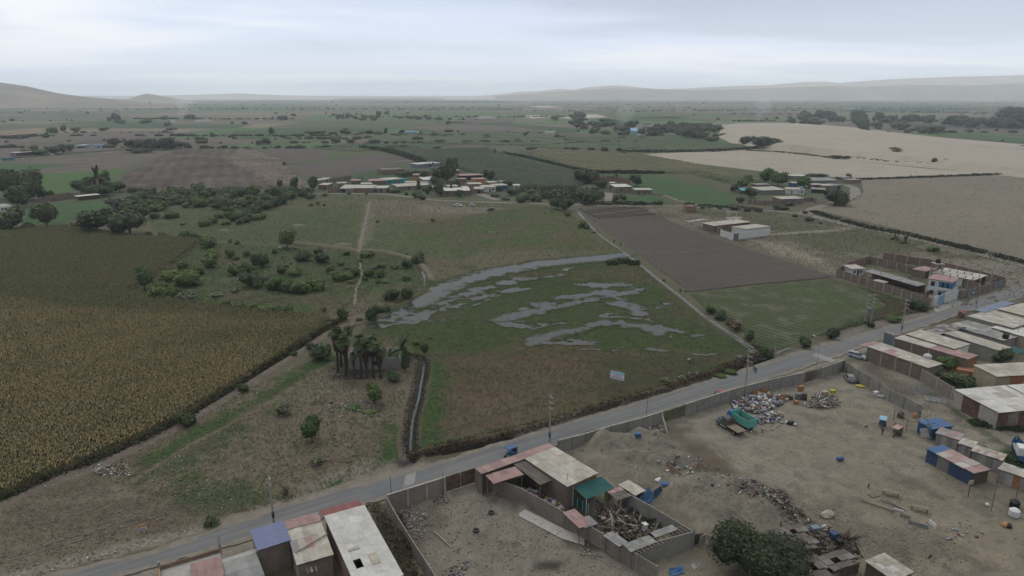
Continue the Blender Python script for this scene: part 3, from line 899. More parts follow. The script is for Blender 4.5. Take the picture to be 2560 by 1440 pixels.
field("stubble_field", [(-250,420),(0,400),(200,388),(330,372),(430,380),(310,424),(40,440),(-250,470)], B2,0.08)
field("green_field", [(-200,412),(0,408),(175,411),(60,430),(-200,440)], G1,0.12)
field("burnt_cane_field", [(290,458),(325,430),(430,380),(515,363),(640,366),(700,410),(770,470),(745,479),(520,478),(300,480)], BURN, 0.10)
field("fallow_field", [(655,366),(790,358),(826,391),(718,412)], B1,0.12)
field("green_field", [(790,358),(850,353),(965,380),(840,397),(718,413),(826,391)], YG, 0.13)
field("fallow_field", [(722,417),(860,398),(970,382),(1045,402),(960,422),(870,440),(775,444)], B1,0.14)
field("green_field", [(772,447),(870,441),(960,424),(1050,430),(1080,455),(960,470),(800,470)], G2,0.11)
field("teal_field", [(1235,390),(1300,380),(1400,408),(1490,436),(1500,445),(1440,440),(1330,412)], T1,0.12)
field("green_field", [(1500,436),(1640,436),(1720,456),(1832,485),(1832,520),(1720,508),(1640,486),(1560,465)], G1,0.11)
field("fallow_field", [(1640,436),(1715,434),(1835,462),(1850,488),(1760,468)], mat_field("weedy_brown", (0.105,0.098,0.058),(0.085,0.088,0.048),0.02, None, 0.25),0.13)
field("green_field", [(1555,492),(1625,488),(1690,508),(1580,513),(1560,508)], G1,0.14)
field("barren_field", [(2150,450),(2300,446),(2560,435),(2900,425),(2900,740),(2560,650),(2400,610),(2250,575),(2040,525),(2120,510),(2158,482)], mat_field("barren", (0.195,0.170,0.128),(0.225,0.196,0.150),0.012, None, 0.18,(0.165,0.145,0.108)),0.06)
sand = mat_field("pale_sand", (0.40,0.352,0.28),(0.365,0.32,0.255),0.006, None, 0.16,(0.30,0.262,0.205))
field("sand_field", [(1588,386),(1640,384),(1900,373),(1960,378),(2100,398),(2300,420),(2485,436),(2300,441),(2150,447),(2040,440),(1900,428),(1720,407)], sand, 0.10)
canopy("cane_field", [(960,366),(1080,376),(1220,372),(1260,386),(1335,413),(1480,437),(1500,444),(1440,472),(1300,472),(1180,432),(1110,415),(985,378)],2.2,2.2,(0.036,0.052,0.026),(0.046,0.062,0.032),0.6,(0.052,0.060,0.036),40)
canopy("maize_field", [(1300,379),(1400,374),(1560,380),(1600,386),(1720,408),(1900,442),(1960,450),(1840,462),(1720,434),(1650,434),(1490,433),(1400,408)],1.6,2.4,(0.100,0.098,0.044),(0.076,0.086,0.036),0.45,(0.125,0.105,0.055),45)
canopy("maize_field", [(1715,432),(1745,428),(1850,455),(1838,463)],2.0,2.0,(0.060,0.078,0.032),(0.075,0.085,0.036),0.6)
canopy("dry_cane_field", [(640,380),(700,400),(735,430),(775,468),(745,477),(690,476),(640,440),(560,400),(600,372)],1.6,1.8,(0.175,0.142,0.105),(0.140,0.112,0.082),0.7,(0.10,0.082,0.062),22)
canopy("cane_field", [(870,341),(960,336),(1120,336),(1280,333),(1330,345),(1450,356),(1610,381),(1420,376),(1290,365),(1140,362),(960,357)],2.2,3.2,(0.060,0.088,0.042),(0.076,0.100,0.046),0.45,(0.098,0.105,0.052),70)
canopy("cane_field", [(1330,345),(1452,356),(1600,379),(1750,378),(1885,370),(1760,350),(1650,335),(1560,322),(1480,345)],2.4,3.2,(0.050,0.080,0.036),(0.066,0.092,0.042),0.45,(0.085,0.10,0.05),60)
canopy("cane_field", [(780,372),(835,365),(925,375),(908,380),(860,378)],1.8,2.4,(0.085,0.088,0.048),(0.07,0.08,0.042),0.5)
far_palette = [((0.075,0.145,0.050),4),((0.105,0.165,0.058),3),((0.052,0.090,0.045),3),((0.175,0.138,0.105),3),((0.125,0.100,0.080),2),((0.120,0.130,0.068),3),((0.22,0.18,0.125),2)]
far_m = []
for i, (c, n) in enumerate(far_palette):
    far_m += [mat_field("far_crop_%d" % i, c, tuple(v * 0.86 for v in c),0.006, None, 0.15)] * n
EDGE = []
y = 880.0
row = 0
while y < 7000:
    dep = y * RN.uniform(0.06,0.15)
    x = -0.84 * y - RN.uniform(0,200)
    sk = RN.uniform(-0.25,0.25)
    while x < 0.84 * y:
        wd = y * RN.uniform(0.10,0.36)
        if RN.random() < 0.86:
            if RN.random() < 0.38: EDGE += [(x + wd * RN.random() ** 0.7, y + RN.uniform(-4,4)) for _ in range(int(wd / RN.choice((7,7,26))))]
            dy0, dy1 = RN.uniform(-0.15,0.1) * dep, RN.uniform(-0.1,0.15) * dep
            sheet("field", [(x + 4, y + dy0),(x + wd - 4, y + dy0 + sk * 0.1 * wd),(x + wd - 4 + sk * dep, y + dep * 0.96 + dy1),(x + 4 + sk * dep, y + dep * 0.97 + dy1)], RN.choice(far_m),0.3 + 0.05 * (row % 3) + 0.02 * (int(x) % 2))
        x += wd
    y += dep
    row += 1
for px, m in (([(0,372),(150,360),(330,350),(560,345),(640,352),(520,360),(330,372),(0,398)], B2),([(640,352),(740,338),(1000,332),(1110,330),(1270,333),(960,337),(870,341),(790,356),(660,363)], G3),
              ([(500,340),(640,325),(760,318),(1000,318),(960,328),(740,336),(640,348)], G2),([(0,345),(220,330),(420,328),(500,340),(330,348),(0,366)], B2),
              ([(640,322),(800,302),(1080,298),(1190,310),(1000,317),(760,317)], G3),([(980,318),(1160,312),(1290,318),(1390,332),(1280,331),(1110,328)], B2),
              ([(1390,337),(1460,333),(1560,342),(1480,348)], B1),([(1170,310),(1290,311),(1460,322),(1440,332),(1390,331),(1290,317)], G2),
              ([(1480,285),(1590,275),(1760,288),(1700,296),(1540,293)], G3),([(1520,295),(1680,292),(1780,302),(1640,303)], G2),
              ([(2350,332),(2560,345),(2700,350),(2700,362),(2500,355),(2340,342)], G1),([(2060,312),(2200,308),(2330,318),(2560,330),(2560,338),(2300,328)], B2),
              ([(1960,305),(2060,298),(2100,303),(2020,309)], G3),([(1180,292),(1290,297),(1280,310),(1120,308)], B1)):
    field("field", px, m, 0.62)
sand_far = mat("far_sand", (0.44,0.385,0.31),0.95,0.1,0.01)
for px in ([(1300,291),(1340,288),(1390,292),(1330,297)],[(1450,288),(1490,286),(1520,293),(1470,296)],[(1320,266),(1370,265),(1410,269),(1350,270)],[(1400,294),(1420,292),(1450,296),(1420,298)]):
    field("sand_patch", px, sand_far, 0.7)
# ------------------------------------------------------------------ dunes and hills
def loft(name, rows, m, n=90, amp=0.0, smooth=True, seed=3):
    """rows of (px, py, z) seen in the photograph, from the foot towards the back, spanned by a smooth surface"""
    R_ = []
    for r in rows:
        P_ = [G(a, b, z) for a, b, z in r]
        L = np.cumsum([0] + [(b - a).length for a, b in zip(P_[:-1], P_[1:])])
        t = np.linspace(0, L[-1], n)
        R_.append(np.stack([np.interp(t, L, [p[i] for p in P_]) for i in range(3)],-1))
    R_ = np.array(R_)
    kk = 14
    tt = np.linspace(0, len(rows) - 1,(len(rows) - 1) * kk + 1)
    V = np.stack([np.stack([np.interp(tt, range(len(rows)), R_[:, j, i]) for i in range(3)],-1) for j in range(n)],1)
    Z = V[..., 2]
    for _ in range(6): Z[1:-1] = (Z[:-2] + 2 * Z[1:-1] + Z[2:]) / 4
    if amp: Z[:] = Z + (fbm(V[..., 0], V[..., 1],60, seed) - 0.5) * amp * np.minimum(1, Z / 3.0)
    a, b = V.shape[:2]
    ids = np.arange(a * b).reshape(a, b)
    q = np.stack([ids[:-1, :-1], ids[:-1,1:], ids[1:, 1:], ids[1:, :-1]],-1).reshape(-1,4)
    return link(name, np_mesh(name, V.reshape(-1,3), q, None, smooth), m, None, "structure")
dune_m = mat_field("dune_sand", (0.42,0.37,0.295),(0.38,0.335,0.265),0.012, None, 0.10,(0.335,0.293,0.23))
loft("sand_dune", [[(1790,338,0),(1830,362,0),(1900,374,0),(1990,382,0),(2120,400,0),(2300,418,0),(2480,436,0),(2800,470,0)],
                   [(1800,330,3),(1850,345,6),(1900,357,7),(1990,362,8),(2120,376,8),(2300,392,7),(2480,412,6),(2800,440,5)],
                   [(1800,322,5),(1860,317,13),(1930,318,14),(2010,319,14),(2130,329,12),(2300,348,9),(2480,366,7),(2800,395,6)],
                   [(1780,315,0),(1850,308,0),(1930,307,0),(2010,308,0),(2130,318,0),(2300,338,0),(2480,354,0),(2800,380,0)]], dune_m, 120,2.0)
def hill(name, prof, d, depth, c1, c2, seed, base=0.0):
    """a range whose skyline has the photographed profile; prof of (px, py), d metres away"""
    n = 140
    px = np.linspace(prof[0][0], prof[-1][0], n)
    py = np.interp(px, [p[0] for p in prof],[p[1] for p in prof])
    el = np.arctan((720 - py) / F) - PITCH
    az = np.arctan((px - 1280) / F / math.cos(PITCH))
    rz_ = CAMH + d * np.tan(el)
    rz_ = np.maximum(rz_, 1.0)
    K = 22
    V = np.zeros((K, n, 3))
    for k in range(K):
        t = k / (K - 1) * 2 - 1
        dd = d + t * depth
        X = np.tan(az) * dd; Yv = np.full(n, dd)
        prof_h = (1 - abs(t)) ** 1.15 if t < 0 else (1 - t) ** 0.9
        nz = fbm(X, Yv, depth * 0.45, seed, 5) - 0.5
        V[k, :, 0], V[k, :, 1] = X, Yv
        V[k, :, 2] = rz_ * prof_h + nz * rz_ * 0.55 * (1 - abs(2 * prof_h - 1)) * (t < 0)
    V[0, :, 2] = V[-1, :, 2] = -0.5
    ids = np.arange(K * n).reshape(K, n)
    q = np.stack([ids[:-1, :-1], ids[:-1,1:], ids[1:, 1:], ids[1:, :-1]],-1).reshape(-1,4)
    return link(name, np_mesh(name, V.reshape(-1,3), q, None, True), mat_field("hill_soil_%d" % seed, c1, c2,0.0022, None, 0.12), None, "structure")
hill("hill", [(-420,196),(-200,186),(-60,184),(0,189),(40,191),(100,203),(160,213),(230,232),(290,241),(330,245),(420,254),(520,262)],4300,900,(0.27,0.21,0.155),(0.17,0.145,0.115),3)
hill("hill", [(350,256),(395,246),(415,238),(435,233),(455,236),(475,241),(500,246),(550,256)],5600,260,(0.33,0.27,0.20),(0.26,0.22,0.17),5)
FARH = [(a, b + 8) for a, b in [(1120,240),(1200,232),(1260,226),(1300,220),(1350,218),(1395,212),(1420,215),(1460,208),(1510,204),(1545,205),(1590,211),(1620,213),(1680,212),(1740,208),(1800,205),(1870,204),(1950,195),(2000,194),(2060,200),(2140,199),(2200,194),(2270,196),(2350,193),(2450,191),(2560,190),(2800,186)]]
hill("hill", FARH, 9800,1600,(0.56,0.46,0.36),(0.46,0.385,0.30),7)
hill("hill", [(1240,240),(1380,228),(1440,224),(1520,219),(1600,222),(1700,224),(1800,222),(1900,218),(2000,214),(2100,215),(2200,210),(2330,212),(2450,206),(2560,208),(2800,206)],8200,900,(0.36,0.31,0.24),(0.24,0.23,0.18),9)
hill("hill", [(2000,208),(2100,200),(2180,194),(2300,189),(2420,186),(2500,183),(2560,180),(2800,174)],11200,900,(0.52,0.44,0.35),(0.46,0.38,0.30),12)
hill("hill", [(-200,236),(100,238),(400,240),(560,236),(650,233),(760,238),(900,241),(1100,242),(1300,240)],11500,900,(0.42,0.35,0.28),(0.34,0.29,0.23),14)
# ------------------------------------------------------------------ the air
hm = bpy.data.materials.new("hazy_air")
hm.use_nodes = True
hm.node_tree.nodes.clear()
ho = hm.node_tree.nodes.new("ShaderNodeOutputMaterial")
hv = hm.node_tree.nodes.new("ShaderNodeVolumePrincipled")
hv.inputs["Color"].default_value = (0.88,0.94,1.0,1)
hv.inputs["Density"].default_value = HAZE
hv.inputs["Anisotropy"].default_value = 0.05
hm.node_tree.links.new(hv.outputs[0], ho.inputs["Volume"])
mb = MB()
mb.bx(-29500,29500,-2900,29500,-2.6,430)
hzo = mb.build("haze", hm, None, "stuff")
# ------------------------------------------------------------------ plants
def leaf_mat(name, spec=0.15):
    m, t, b = principled(name, 0.75, spec)
    a = t.nodes.new("ShaderNodeAttribute"); a.attribute_name = "Col"
    oi = t.nodes.new("ShaderNodeObjectInfo")
    hs = t.nodes.new("ShaderNodeHueSaturation")
    t.links.new(_map(t, oi.outputs["Random"],0,1,0.475,0.52), hs.inputs["Hue"])
    t.links.new(_map(t, oi.outputs["Random"],0,1,0.95,0.62), hs.inputs["Value"])
    t.links.new(a.outputs[0], hs.inputs["Color"])
    t.links.new(hs.outputs[0], b.inputs["Base Color"])
    return m
LEAF = leaf_mat("foliage")
BARK = mat("bark", (0.10,0.078,0.058),0.9,0.3,3.0)
def crown_mesh(name, lobes, n, leaf, col, seed, spread=0.30, core=0.74):
    """leaf clumps spread through the outer shell of several lobes, over a darker knotted inside"""
    r = np.random.default_rng(seed)
    vol = np.array([a * b * c for _, (a, b, c) in lobes]) ** 0.67
    pick = r.choice(len(lobes), n, p=vol / vol.sum())
    cen = np.array([l[0] for l in lobes])[pick]
    rad_ = np.array([l[1] for l in lobes])[pick]
    d = r.normal(size=(n, 3)); d /= np.linalg.norm(d, axis=1)[:, None]
    d[:, 2] = np.where(d[:, 2] < -0.55,-d[:, 2], d[:, 2])
    sh = 1 - spread * r.random(n) ** 1.4 + 0.12 * r.random(n) ** 3
    p = cen + d * rad_ * sh[:, None]
    p[:, 2] = np.maximum(p[:, 2], leaf * 0.3)
    nrm = d + r.normal(size=(n, 3)) * 0.55
    nrm /= np.linalg.norm(nrm, axis=1)[:, None]
    t1 = np.cross(nrm, r.normal(size=(n, 3))); t1 /= np.linalg.norm(t1, axis=1)[:, None]
    t2 = np.cross(nrm, t1)
    s = leaf * (0.55 + 0.9 * r.random(n))[:, None]
    a1 = 0.6 + 0.5 * r.random((n, 1))
    v = np.stack([p - t1 * s, p - t2 * s * a1 * 0.6 + nrm * s * 0.15, p + t1 * s, p + t2 * s * a1 * 0.6 - nrm * s * 0.1],1).reshape(-1,3)
    f = (np.arange(n) * 4)[:, None] + np.arange(4)
    k = np.array(col) * (0.55 + 0.9 * r.random((n, 1)))
    yl = (r.random(n) > 0.86)[:, None]
    k = np.where(yl, k * np.array((1.5,1.35,1.0)), k)
    cs = np.repeat(k, 4,0)
    V, Fc, Cs = [v],[f],[cs]
    base = len(v)
    for (c, rr) in lobes:
        bm = bmesh.new()
        bmesh.ops.create_icosphere(bm, subdivisions=2, radius=1)
        w = np.array([q.co[:] for q in bm.verts])
        w *= (core * (0.8 + 0.4 * r.random(len(w))))[:, None]
        w = w * np.array(rr) + np.array(c)
        w[:, 2] = np.maximum(w[:, 2],0.0)
        fi = np.array([[q.index for q in fc.verts] + [fc.verts[2].index] for fc in bm.faces])
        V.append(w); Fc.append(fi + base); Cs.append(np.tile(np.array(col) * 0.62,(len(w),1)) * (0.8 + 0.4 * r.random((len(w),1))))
        base += len(w)
        bm.free()
    tri = np.vstack([f[:, [0,1,2]], f[:, [0,2,3]]] + [q[:, :3] for q in Fc[1:]])
    return np_mesh(name, np.vstack(V), tri, np.vstack(Cs))
def rlobes(seed, n, spread, zc, r0, flat):
    r = np.random.default_rng(seed)
    out = [((0,0, zc),(r0, r0, r0 * flat))]
    for k in range(n):
        a = r.random() * 6.28
        q = spread * (0.5 + 0.5 * r.random())
        rr = r0 * (0.45 + 0.35 * r.random())
        out.append(((q * math.cos(a), q * math.sin(a), zc + (r.random() - 0.45) * r0 * flat * 1.0),(rr, rr, rr * flat * 1.1)))
    return out
PROTO = {}
def proto(kind, name, variants, trunk):
    PROTO[kind] = (name, variants, trunk)
def trunk_mesh(h0, r, lean=0.0, limbs=3, seed=0):
    rr = random.Random(seed)
    mb = MB()
    mb.tube((0,0,-0.03),(lean * 0.5,0, h0), r, r * 0.7,6)
    for k in range(limbs):
        a = 2 * math.pi * (k + rr.random() * 0.6) / limbs
        mb.tube((lean * 0.5,0, h0 * 0.9),(lean + 0.24 * math.cos(a),0.24 * math.sin(a), h0 + 0.28), r * 0.6, r * 0.25,5)
    return mb.mesh("trunk")
OLV, DRK, GRN, GRY, TAN_ = (0.066,0.098,0.028),(0.042,0.062,0.024),(0.056,0.096,0.028),(0.070,0.078,0.044),(0.115,0.092,0.056)
proto("shrub", "shrub", [crown_mesh("shrub_crown", rlobes(s, 4,0.26,0.36,0.36,1.15),420,0.055, OLV, s) for s in (1,2,3,4)], None)
proto("dshrub", "shrub", [crown_mesh("shrub_crown", rlobes(s, 4,0.27,0.36,0.35,1.15),420,0.055, DRK, s) for s in (5,6,7)], None)
proto("gshrub", "shrub", [crown_mesh("shrub_crown", rlobes(s, 4,0.28,0.34,0.33,1.1),260,0.06, GRY, s, 0.5,0.5) for s in (8,9)], None)
proto("brown", "dry_shrub", [crown_mesh("dry_shrub_crown", rlobes(s, 3,0.22,0.40,0.34,1.2),300,0.05, TAN_, s, 0.4,0.6) for s in (10,)], None)
proto("tree", "tree", [crown_mesh("crown", rlobes(s, 7,0.27,0.50,0.37,1.12),700,0.05, DRK, s) for s in (11,12,13,14)],[trunk_mesh(0.25,0.035,0,3, s) for s in (1,2,3,4)])
proto("gtree", "tree", [crown_mesh("crown", rlobes(s, 7,0.27,0.50,0.37,1.12),700,0.05, GRN, s) for s in (15,16,17)],[trunk_mesh(0.22,0.035,0,3, s) for s in (5,6,7)])
proto("alg", "algarrobo_tree", [crown_mesh("crown", rlobes(s, 9,0.34,0.50,0.27,1.5),900,0.045,(0.042,0.050,0.026), s) for s in (18,19,20)],[trunk_mesh(0.25,0.04,0.05,4, s) for s in (8,9,10)])
proto("tall", "tall_tree", [crown_mesh("crown", [((0,0,0.30),(0.40,0.40,0.24)),((0.03,0,0.52),(0.33,0.33,0.24)),((-0.03,0.02,0.72),(0.24,0.24,0.2)),((0,0,0.88),(0.13,0.13,0.14))],500,0.05, DRK, s) for s in (21,22)],[trunk_mesh(0.2,0.05,0,0, s) for s in (11,12)])
def bare_mesh(seed):
    rr = random.Random(seed)
    mb = MB()
    mb.tube((0,0,0),(0,0,0.4),0.03,0.022,5)
    def br(p, d, L, r, k):
        q = p + d * L
        mb.tube(p, q, r, r * 0.6,4)
        if k:
            for _ in range(3):
                e = (d + Vector((rr.uniform(-0.8,0.8), rr.uniform(-0.8,0.8), rr.uniform(0,0.4)))).normalized()
                br(q, e, L * 0.7, r * 0.6, k - 1)
    for _ in range(4):
        br(Vector((0,0,0.38)), Vector((rr.uniform(-0.8,0.8), rr.uniform(-0.8,0.8),0.8)).normalized(),0.2,0.016,3)
    return mb.mesh("bare_branches")
PROTO["bare"] = ("bare_tree", [bare_mesh(4)], None)
PLANTS = {}        # region -> list of (root, x, y, size px, kind)
def mpp(px, py):
    p = G(px, py)
    return (p - Vector((0,0, CAMH))).length / F
_k = [0]
def plant(kind, px, py, w, h, region, label=None, group=None, z=None):
    name, vs, tr = PROTO[kind]
    i = _k[0]; _k[0] += 1
    p = G(px, py) if z is None else G(px, py, z)
    m = mpp(px, py)
    el = math.atan2(CAMH, p.y)
    W, H = w * m * 1.12,1.08 * max(h * m / math.cos(el) - 0.25 * w * m * math.sin(el),0.35 * h * m)
    me = vs[i % len(vs)]
    rz = (i * 2.4) % 6.28
    if tr is None:
        o = bpy.data.objects.new(name, me)
        COL.objects.link(o)
        if not me.materials: me.materials.append(BARK if kind == "bare" else LEAF)
    else:
        o = bpy.data.objects.new(name, None)
        COL.objects.link(o)
        for nm, mm, mt in (("crown", me, LEAF),("trunk", tr[i % len(tr)], BARK)):
            if not mm.materials: mm.materials.append(mt)
            c = bpy.data.objects.new(nm, mm)
            COL.objects.link(c)
            c.parent = o
    o.location = (p.x, p.y, (p.z if z is not None else 0) - 0.08)
    o.scale = (W, W, H)
    o.rotation_euler = (0,0, rz)
    PLANTS.setdefault(region, []).append((o, p.x, p.y, w, kind, label, group))
    return o
KW = {"shrub": "green shrub", "dshrub": "dark shrub", "gshrub": "greyish thin shrub", "brown": "dry brown shrub", "tree": "dark tree", "gtree": "green tree", "alg": "spreading algarrobo tree", "tall": "tall dark tree", "bare": "leafless tree"}
KC = {"shrub": "shrub", "dshrub": "shrub", "gshrub": "shrub", "brown": "shrub"}
def label_plants(region, where, mark, markxy, group):
    """one label each: the how-manieth of its look and size it is, counted from a landmark that is easy to find"""
    m0 = G(*markxy)
    L = PLANTS.get(region, [])
    by = {}
    for q in L:
        if q[5]: continue
        sz = "large" if q[3] > 42 else ("small" if q[3] < 23 else "middling")
        by.setdefault((sz, q[4]),[]).append(q)
    for (sz, k), l in by.items():
        l.sort(key=lambda q: (q[1] - m0.x) ** 2 + (q[2] - m0.y) ** 2)
        for n, q in enumerate(l):
            if len(l) == 1: t = "only %s %s %s" % (sz, KW[k], where)
            elif n < 20: t = "%s %s %s from %s %s" % (ORD[n], sz, KW[k], mark, where)
            else: t = "%s %s well away from %s %s" % (sz, KW[k], mark, where)
            tag(q[0], t, KC.get(k, "tree"), group)
    for q in L:
        if q[5]: tag(q[0], q[5], KC.get(q[4], "tree"), q[6])
def many(region, kind, rows):
    for r in rows: plant(kind, r[0], r[1], r[2], r[3], region, r[4] if len(r) > 4 else None)
# --- grazing meadow inside the dyke
many("graze", "shrub", [(523,620,48,34),(530,642,36,25),(525,668,46,36),(495,686,30,25),(422,700,50,30),(470,715,70,48),(400,747,55,38),(440,747,30,36),(578,644,28,26),(590,649,22,14),(617,641,20,18),
    (600,684,56,36),(575,608,12,12),(687,633,18,15),(867,637,24,14),(918,642,42,22),(853,663,26,14),(900,656,14,14),(703,684,28,24),(735,688,42,27),(825,682,30,24),(890,690,32,29),(925,692,32,26),
    (952,692,26,25),(955,669,32,16),(985,671,30,16),(912,702,18,14),(944,707,18,14),(875,708,20,10),(1017,700,30,18),(690,724,50,36),(720,727,46,38),(755,731,60,37),(790,724,52,42),(845,702,42,28),(870,697,30,22),
    (455,672,32,24),(408,722,34,22),(560,770,40,25),(600,774,36,28),(635,777,36,26),(520,762,40,22),(700,786,46,27),(665,781,50,26),(722,787,30,28)])
many("graze", "dshrub", [(632,714,60,42),(655,668,46,42),(762,652,44,32),(805,657,44,32),(797,634,32,20),(645,720,30,30),(980,750,42,34),(1016,748,38,38),(858,800,30,40),(930,800,36,42),(957,782,36,22),(1015,670,30,28),(1046,657,42,30)])
many("graze", "gtree", [(363,724,46,46)])
many("graze", "gshrub", [(475,754,60,30),(808,780,22,20),(740,672,14,8),(660,700,30,12),(930,672,30,10),(965,706,34,12),(870,672,26,10),(900,802,18,12),(545,742,40,14),(585,730,34,14)])
many("graze", "bare", [(993,757,14,18)])
plant("gtree", 718,620,50,44, "graze", "tall round green tree on the dyke beside the white cow")
label_plants("graze", "in the grazing meadow", "the white cow", (699,623), "shrubs in the grazing meadow")
# --- open pasture
many("past", "shrub", [(777,515,11,9),(794,512,11,9),(811,515,8,7),(944,556,12,7),(513,565,30,22),(535,559,24,18),(565,561,28,14),(548,545,30,16),(585,548,30,18),(456,562,18,8),(430,545,44,22),(388,545,30,16),(652,547,30,18),(1018,637,10,6)])
many("past", "dshrub", [(1083,555,11,11),(463,597,28,22),(488,599,20,18),(375,589,15,12),(595,611,14,12),(612,513,14,8)])
plant("gshrub", 412,594,32,18, "past", "pale prickly pear clump at the far rim of the big maize field")
label_plants("past", "in the open pasture", "the pickup", (1145,515), "shrubs in the open pasture")
# --- wooded corner behind the maize
many("corner", "tree", [(22,497,62,54),(72,502,62,62),(45,517,46,46),(28,576,62,46),(10,470,40,40),(245,581,76,50),(326,587,80,58),(345,548,44,34),(118,567,54,52),(205,484,36,28),(222,473,26,28),(265,471,24,36),(240,490,46,26),(265,490,40,22),(300,480,30,24),(275,482,30,26)])
many("corner", "gtree", [(288,560,40,30),(300,585,40,34)])
many("corner", "dshrub", [(73,574,30,20),(310,520,46,26),(160,570,26,12),(188,566,24,12),(220,552,44,18),(330,482,26,16),(352,484,30,18),(378,484,24,16),(90,545,30,18),(425,480,16,18)])
label_plants("corner", "behind the big maize field", "the white western house", (12,530), "trees behind the big maize field")
mb_ = crown_mesh("hedge", [((x, 0,0.45),(0.14,0.14,0.5)) for x in (-0.4,-0.2,0,0.2,0.4)],500,0.05, DRK, 33)
o = link("hedge", mb_, LEAF); p = G(115,497); o.location = p; o.scale = (11,9,6)
tag(o, "dark clipped hedge block under the bright green field", "hedge")
def zoned(region, kind, px, py, w, h, where, zones, group):
    """look-alikes: told apart by kind, size and what they stand near, no further"""
    z = [q[1] for q in zones if px < q[0]][0]
    sz = "larger" if w > 30 else ("low" if h < 14 else "smaller")
    return plant(kind, px, py, w, h, region, "%s %s %s %s" % (sz, KW[kind], where, z), group)
# --- thicket south of the burnt cane field
THK = [(300,500),(420,484),(520,480),(640,482),(760,478),(790,490),(720,500),(660,522),(640,548),(600,558),(560,535),(590,520),(500,517),(400,528),(330,530),(290,520)]
tp = [tuple(G(*q))[:2] for q in THK]
n = 0
rr = random.Random(5)
while n < 170:
    px, py = rr.uniform(285,790), rr.uniform(478,560)
    g = G(px, py)
    if sdist(np.array([g.x]), np.array([g.y]), tp)[0] > -1:
        s = rr.uniform(20,46)
        o = zoned("thick", rr.choice(["shrub", "shrub", "dshrub", "dshrub", "gshrub"]), px, py + 3, s, s * rr.uniform(0.5,0.75), "of the thicket", ((400, "beside the date palms"),(520, "below the furrowed burnt rows"),(650, "below the dry cane"),(9999, "toward the hamlet")), "shrubs of the thicket below the burnt field")
        n += 1
label_plants("thick", "", "", (0,500), None)
# --- trees about the middle hamlet
many("ham", "tree", [(700,473,14,24),(737,475,23,30),(785,479,26,38),(1120,458,44,48),(1100,452,40,36),(1090,468,32,26),(1060,448,24,20),(1132,428,32,32),(1095,490,28,36),(1070,484,26,22),(1148,493,26,20),(1228,455,18,26),(1215,443,14,20),(1280,489,32,18),(1270,470,30,22),(1250,478,20,14),(1140,470,20,22),(1010,440,40,14),(1040,440,30,16)])
many("ham", "shrub", [(813,490,21,10),(873,486,12,8),(916,486,10,7),(1017,489,13,12),(1040,494,32,22),(1056,499,22,14),(985,480,40,14),(965,478,22,12),(1240,492,30,12),(1306,506,42,24),(1340,503,36,26),(1330,484,30,14),(900,450,16,10),(1265,500,26,9)])
many("ham", "tall", [(1047,478,14,28),(1128,482,10,24),(711,418,12,13),(1237,387,8,15)])
label_plants("ham", "in the middle hamlet", "the turquoise house", (990,458), "trees about the middle hamlet")
many("mid", "alg", [(1462,457,68,36),(1505,470,46,22)])
many("mid", "tree", [(1590,466,30,28),(1541,444,8,9),(1445,489,32,20),(1388,522,36,30),(1415,527,38,32),(1480,508,46,30),(1460,500,40,26),(1540,506,22,20),(1531,478,12,14),(1500,498,22,22),(1556,500,20,14)])
many("mid", "shrub", [(1420,540,21,15),(1457,568,30,24),(1467,572,18,14),(1645,510,26,14),(1578,512,14,8),(1520,512,30,12),(1562,480,16,10),(1440,478,24,10),(1400,480,20,8),(1370,486,26,9),(1720,512,30,8),(1484,582,14,7),(1535,605,6,7),(1551,612,5,7),(1660,703,8,8),(1701,728,7,8),(1714,730,7,7)])
label_plants("mid", "near the track fork", "the brick house", (1560,470), "trees near the fork of the dirt road")
# --- right hamlet
many("rham", "gtree", [(1912,458,36,34),(1945,465,42,30),(2010,470,36,29),(1930,450,26,20),(1855,472,34,24)])
many("rham", "tree", [(1838,480,24,20),(1875,494,30,24),(1850,508,26,16),(1870,455,24,16)])
many("rham", "alg", [(2086,512,62,38)])
many("rham", "dshrub", [(1836,524,36,16),(1868,528,22,12),(1895,528,24,10),(1955,524,40,14),(1975,514,26,12),(2022,552,24,12),(2014,534,16,9),(1775,520,16,7),(1800,522,14,8),(1757,520,18,8),(2055,468,40,10),(2040,440,50,8)])
many("rham", "shrub", [(1988,542,16,11),(2333,627,34,14),(2120,442,16,10),(2051,560,12,7)])
label_plants("rham", "in the sand hamlet", "the turquoise awning", (1867,482), "trees about the hamlet under the sand field")
# --- lane along the lined canal, roadside
many("road", "dshrub", [(1775,783,28,24),(1802,798,36,24),(1872,852,30,30),(1906,888,32,32),(1920,892,22,20),(2013,870,34,30),(2081,847,32,32),(2175,817,22,18),(2296,775,42,28),(2310,778,24,16)])
many("road", "brown", [(1842,824,46,32),(1826,812,30,24),(1888,870,30,22)])
many("road", "shrub", [(2232,803,40,18),(1800,943,34,12, "leafy creeper on the ditch bank below the striped power pole"),(1660,952,26,10),(1825,935,30,16)])
label_plants("road", "beside canal and road", "the paired poles", (2165,815), "shrubs along the lined canal and the road")
many("yard", "gtree", [(2362,924,46,30)])
many("yard", "dshrub", [(2385,960,70,36),(2350,950,40,24),(2412,962,36,24)])
many("yard", "tree", [(2505,908,46,34)])
label_plants("yard", "among the long roofs", "the brick pallets", (2440,935), "trees among the long roofed buildings")
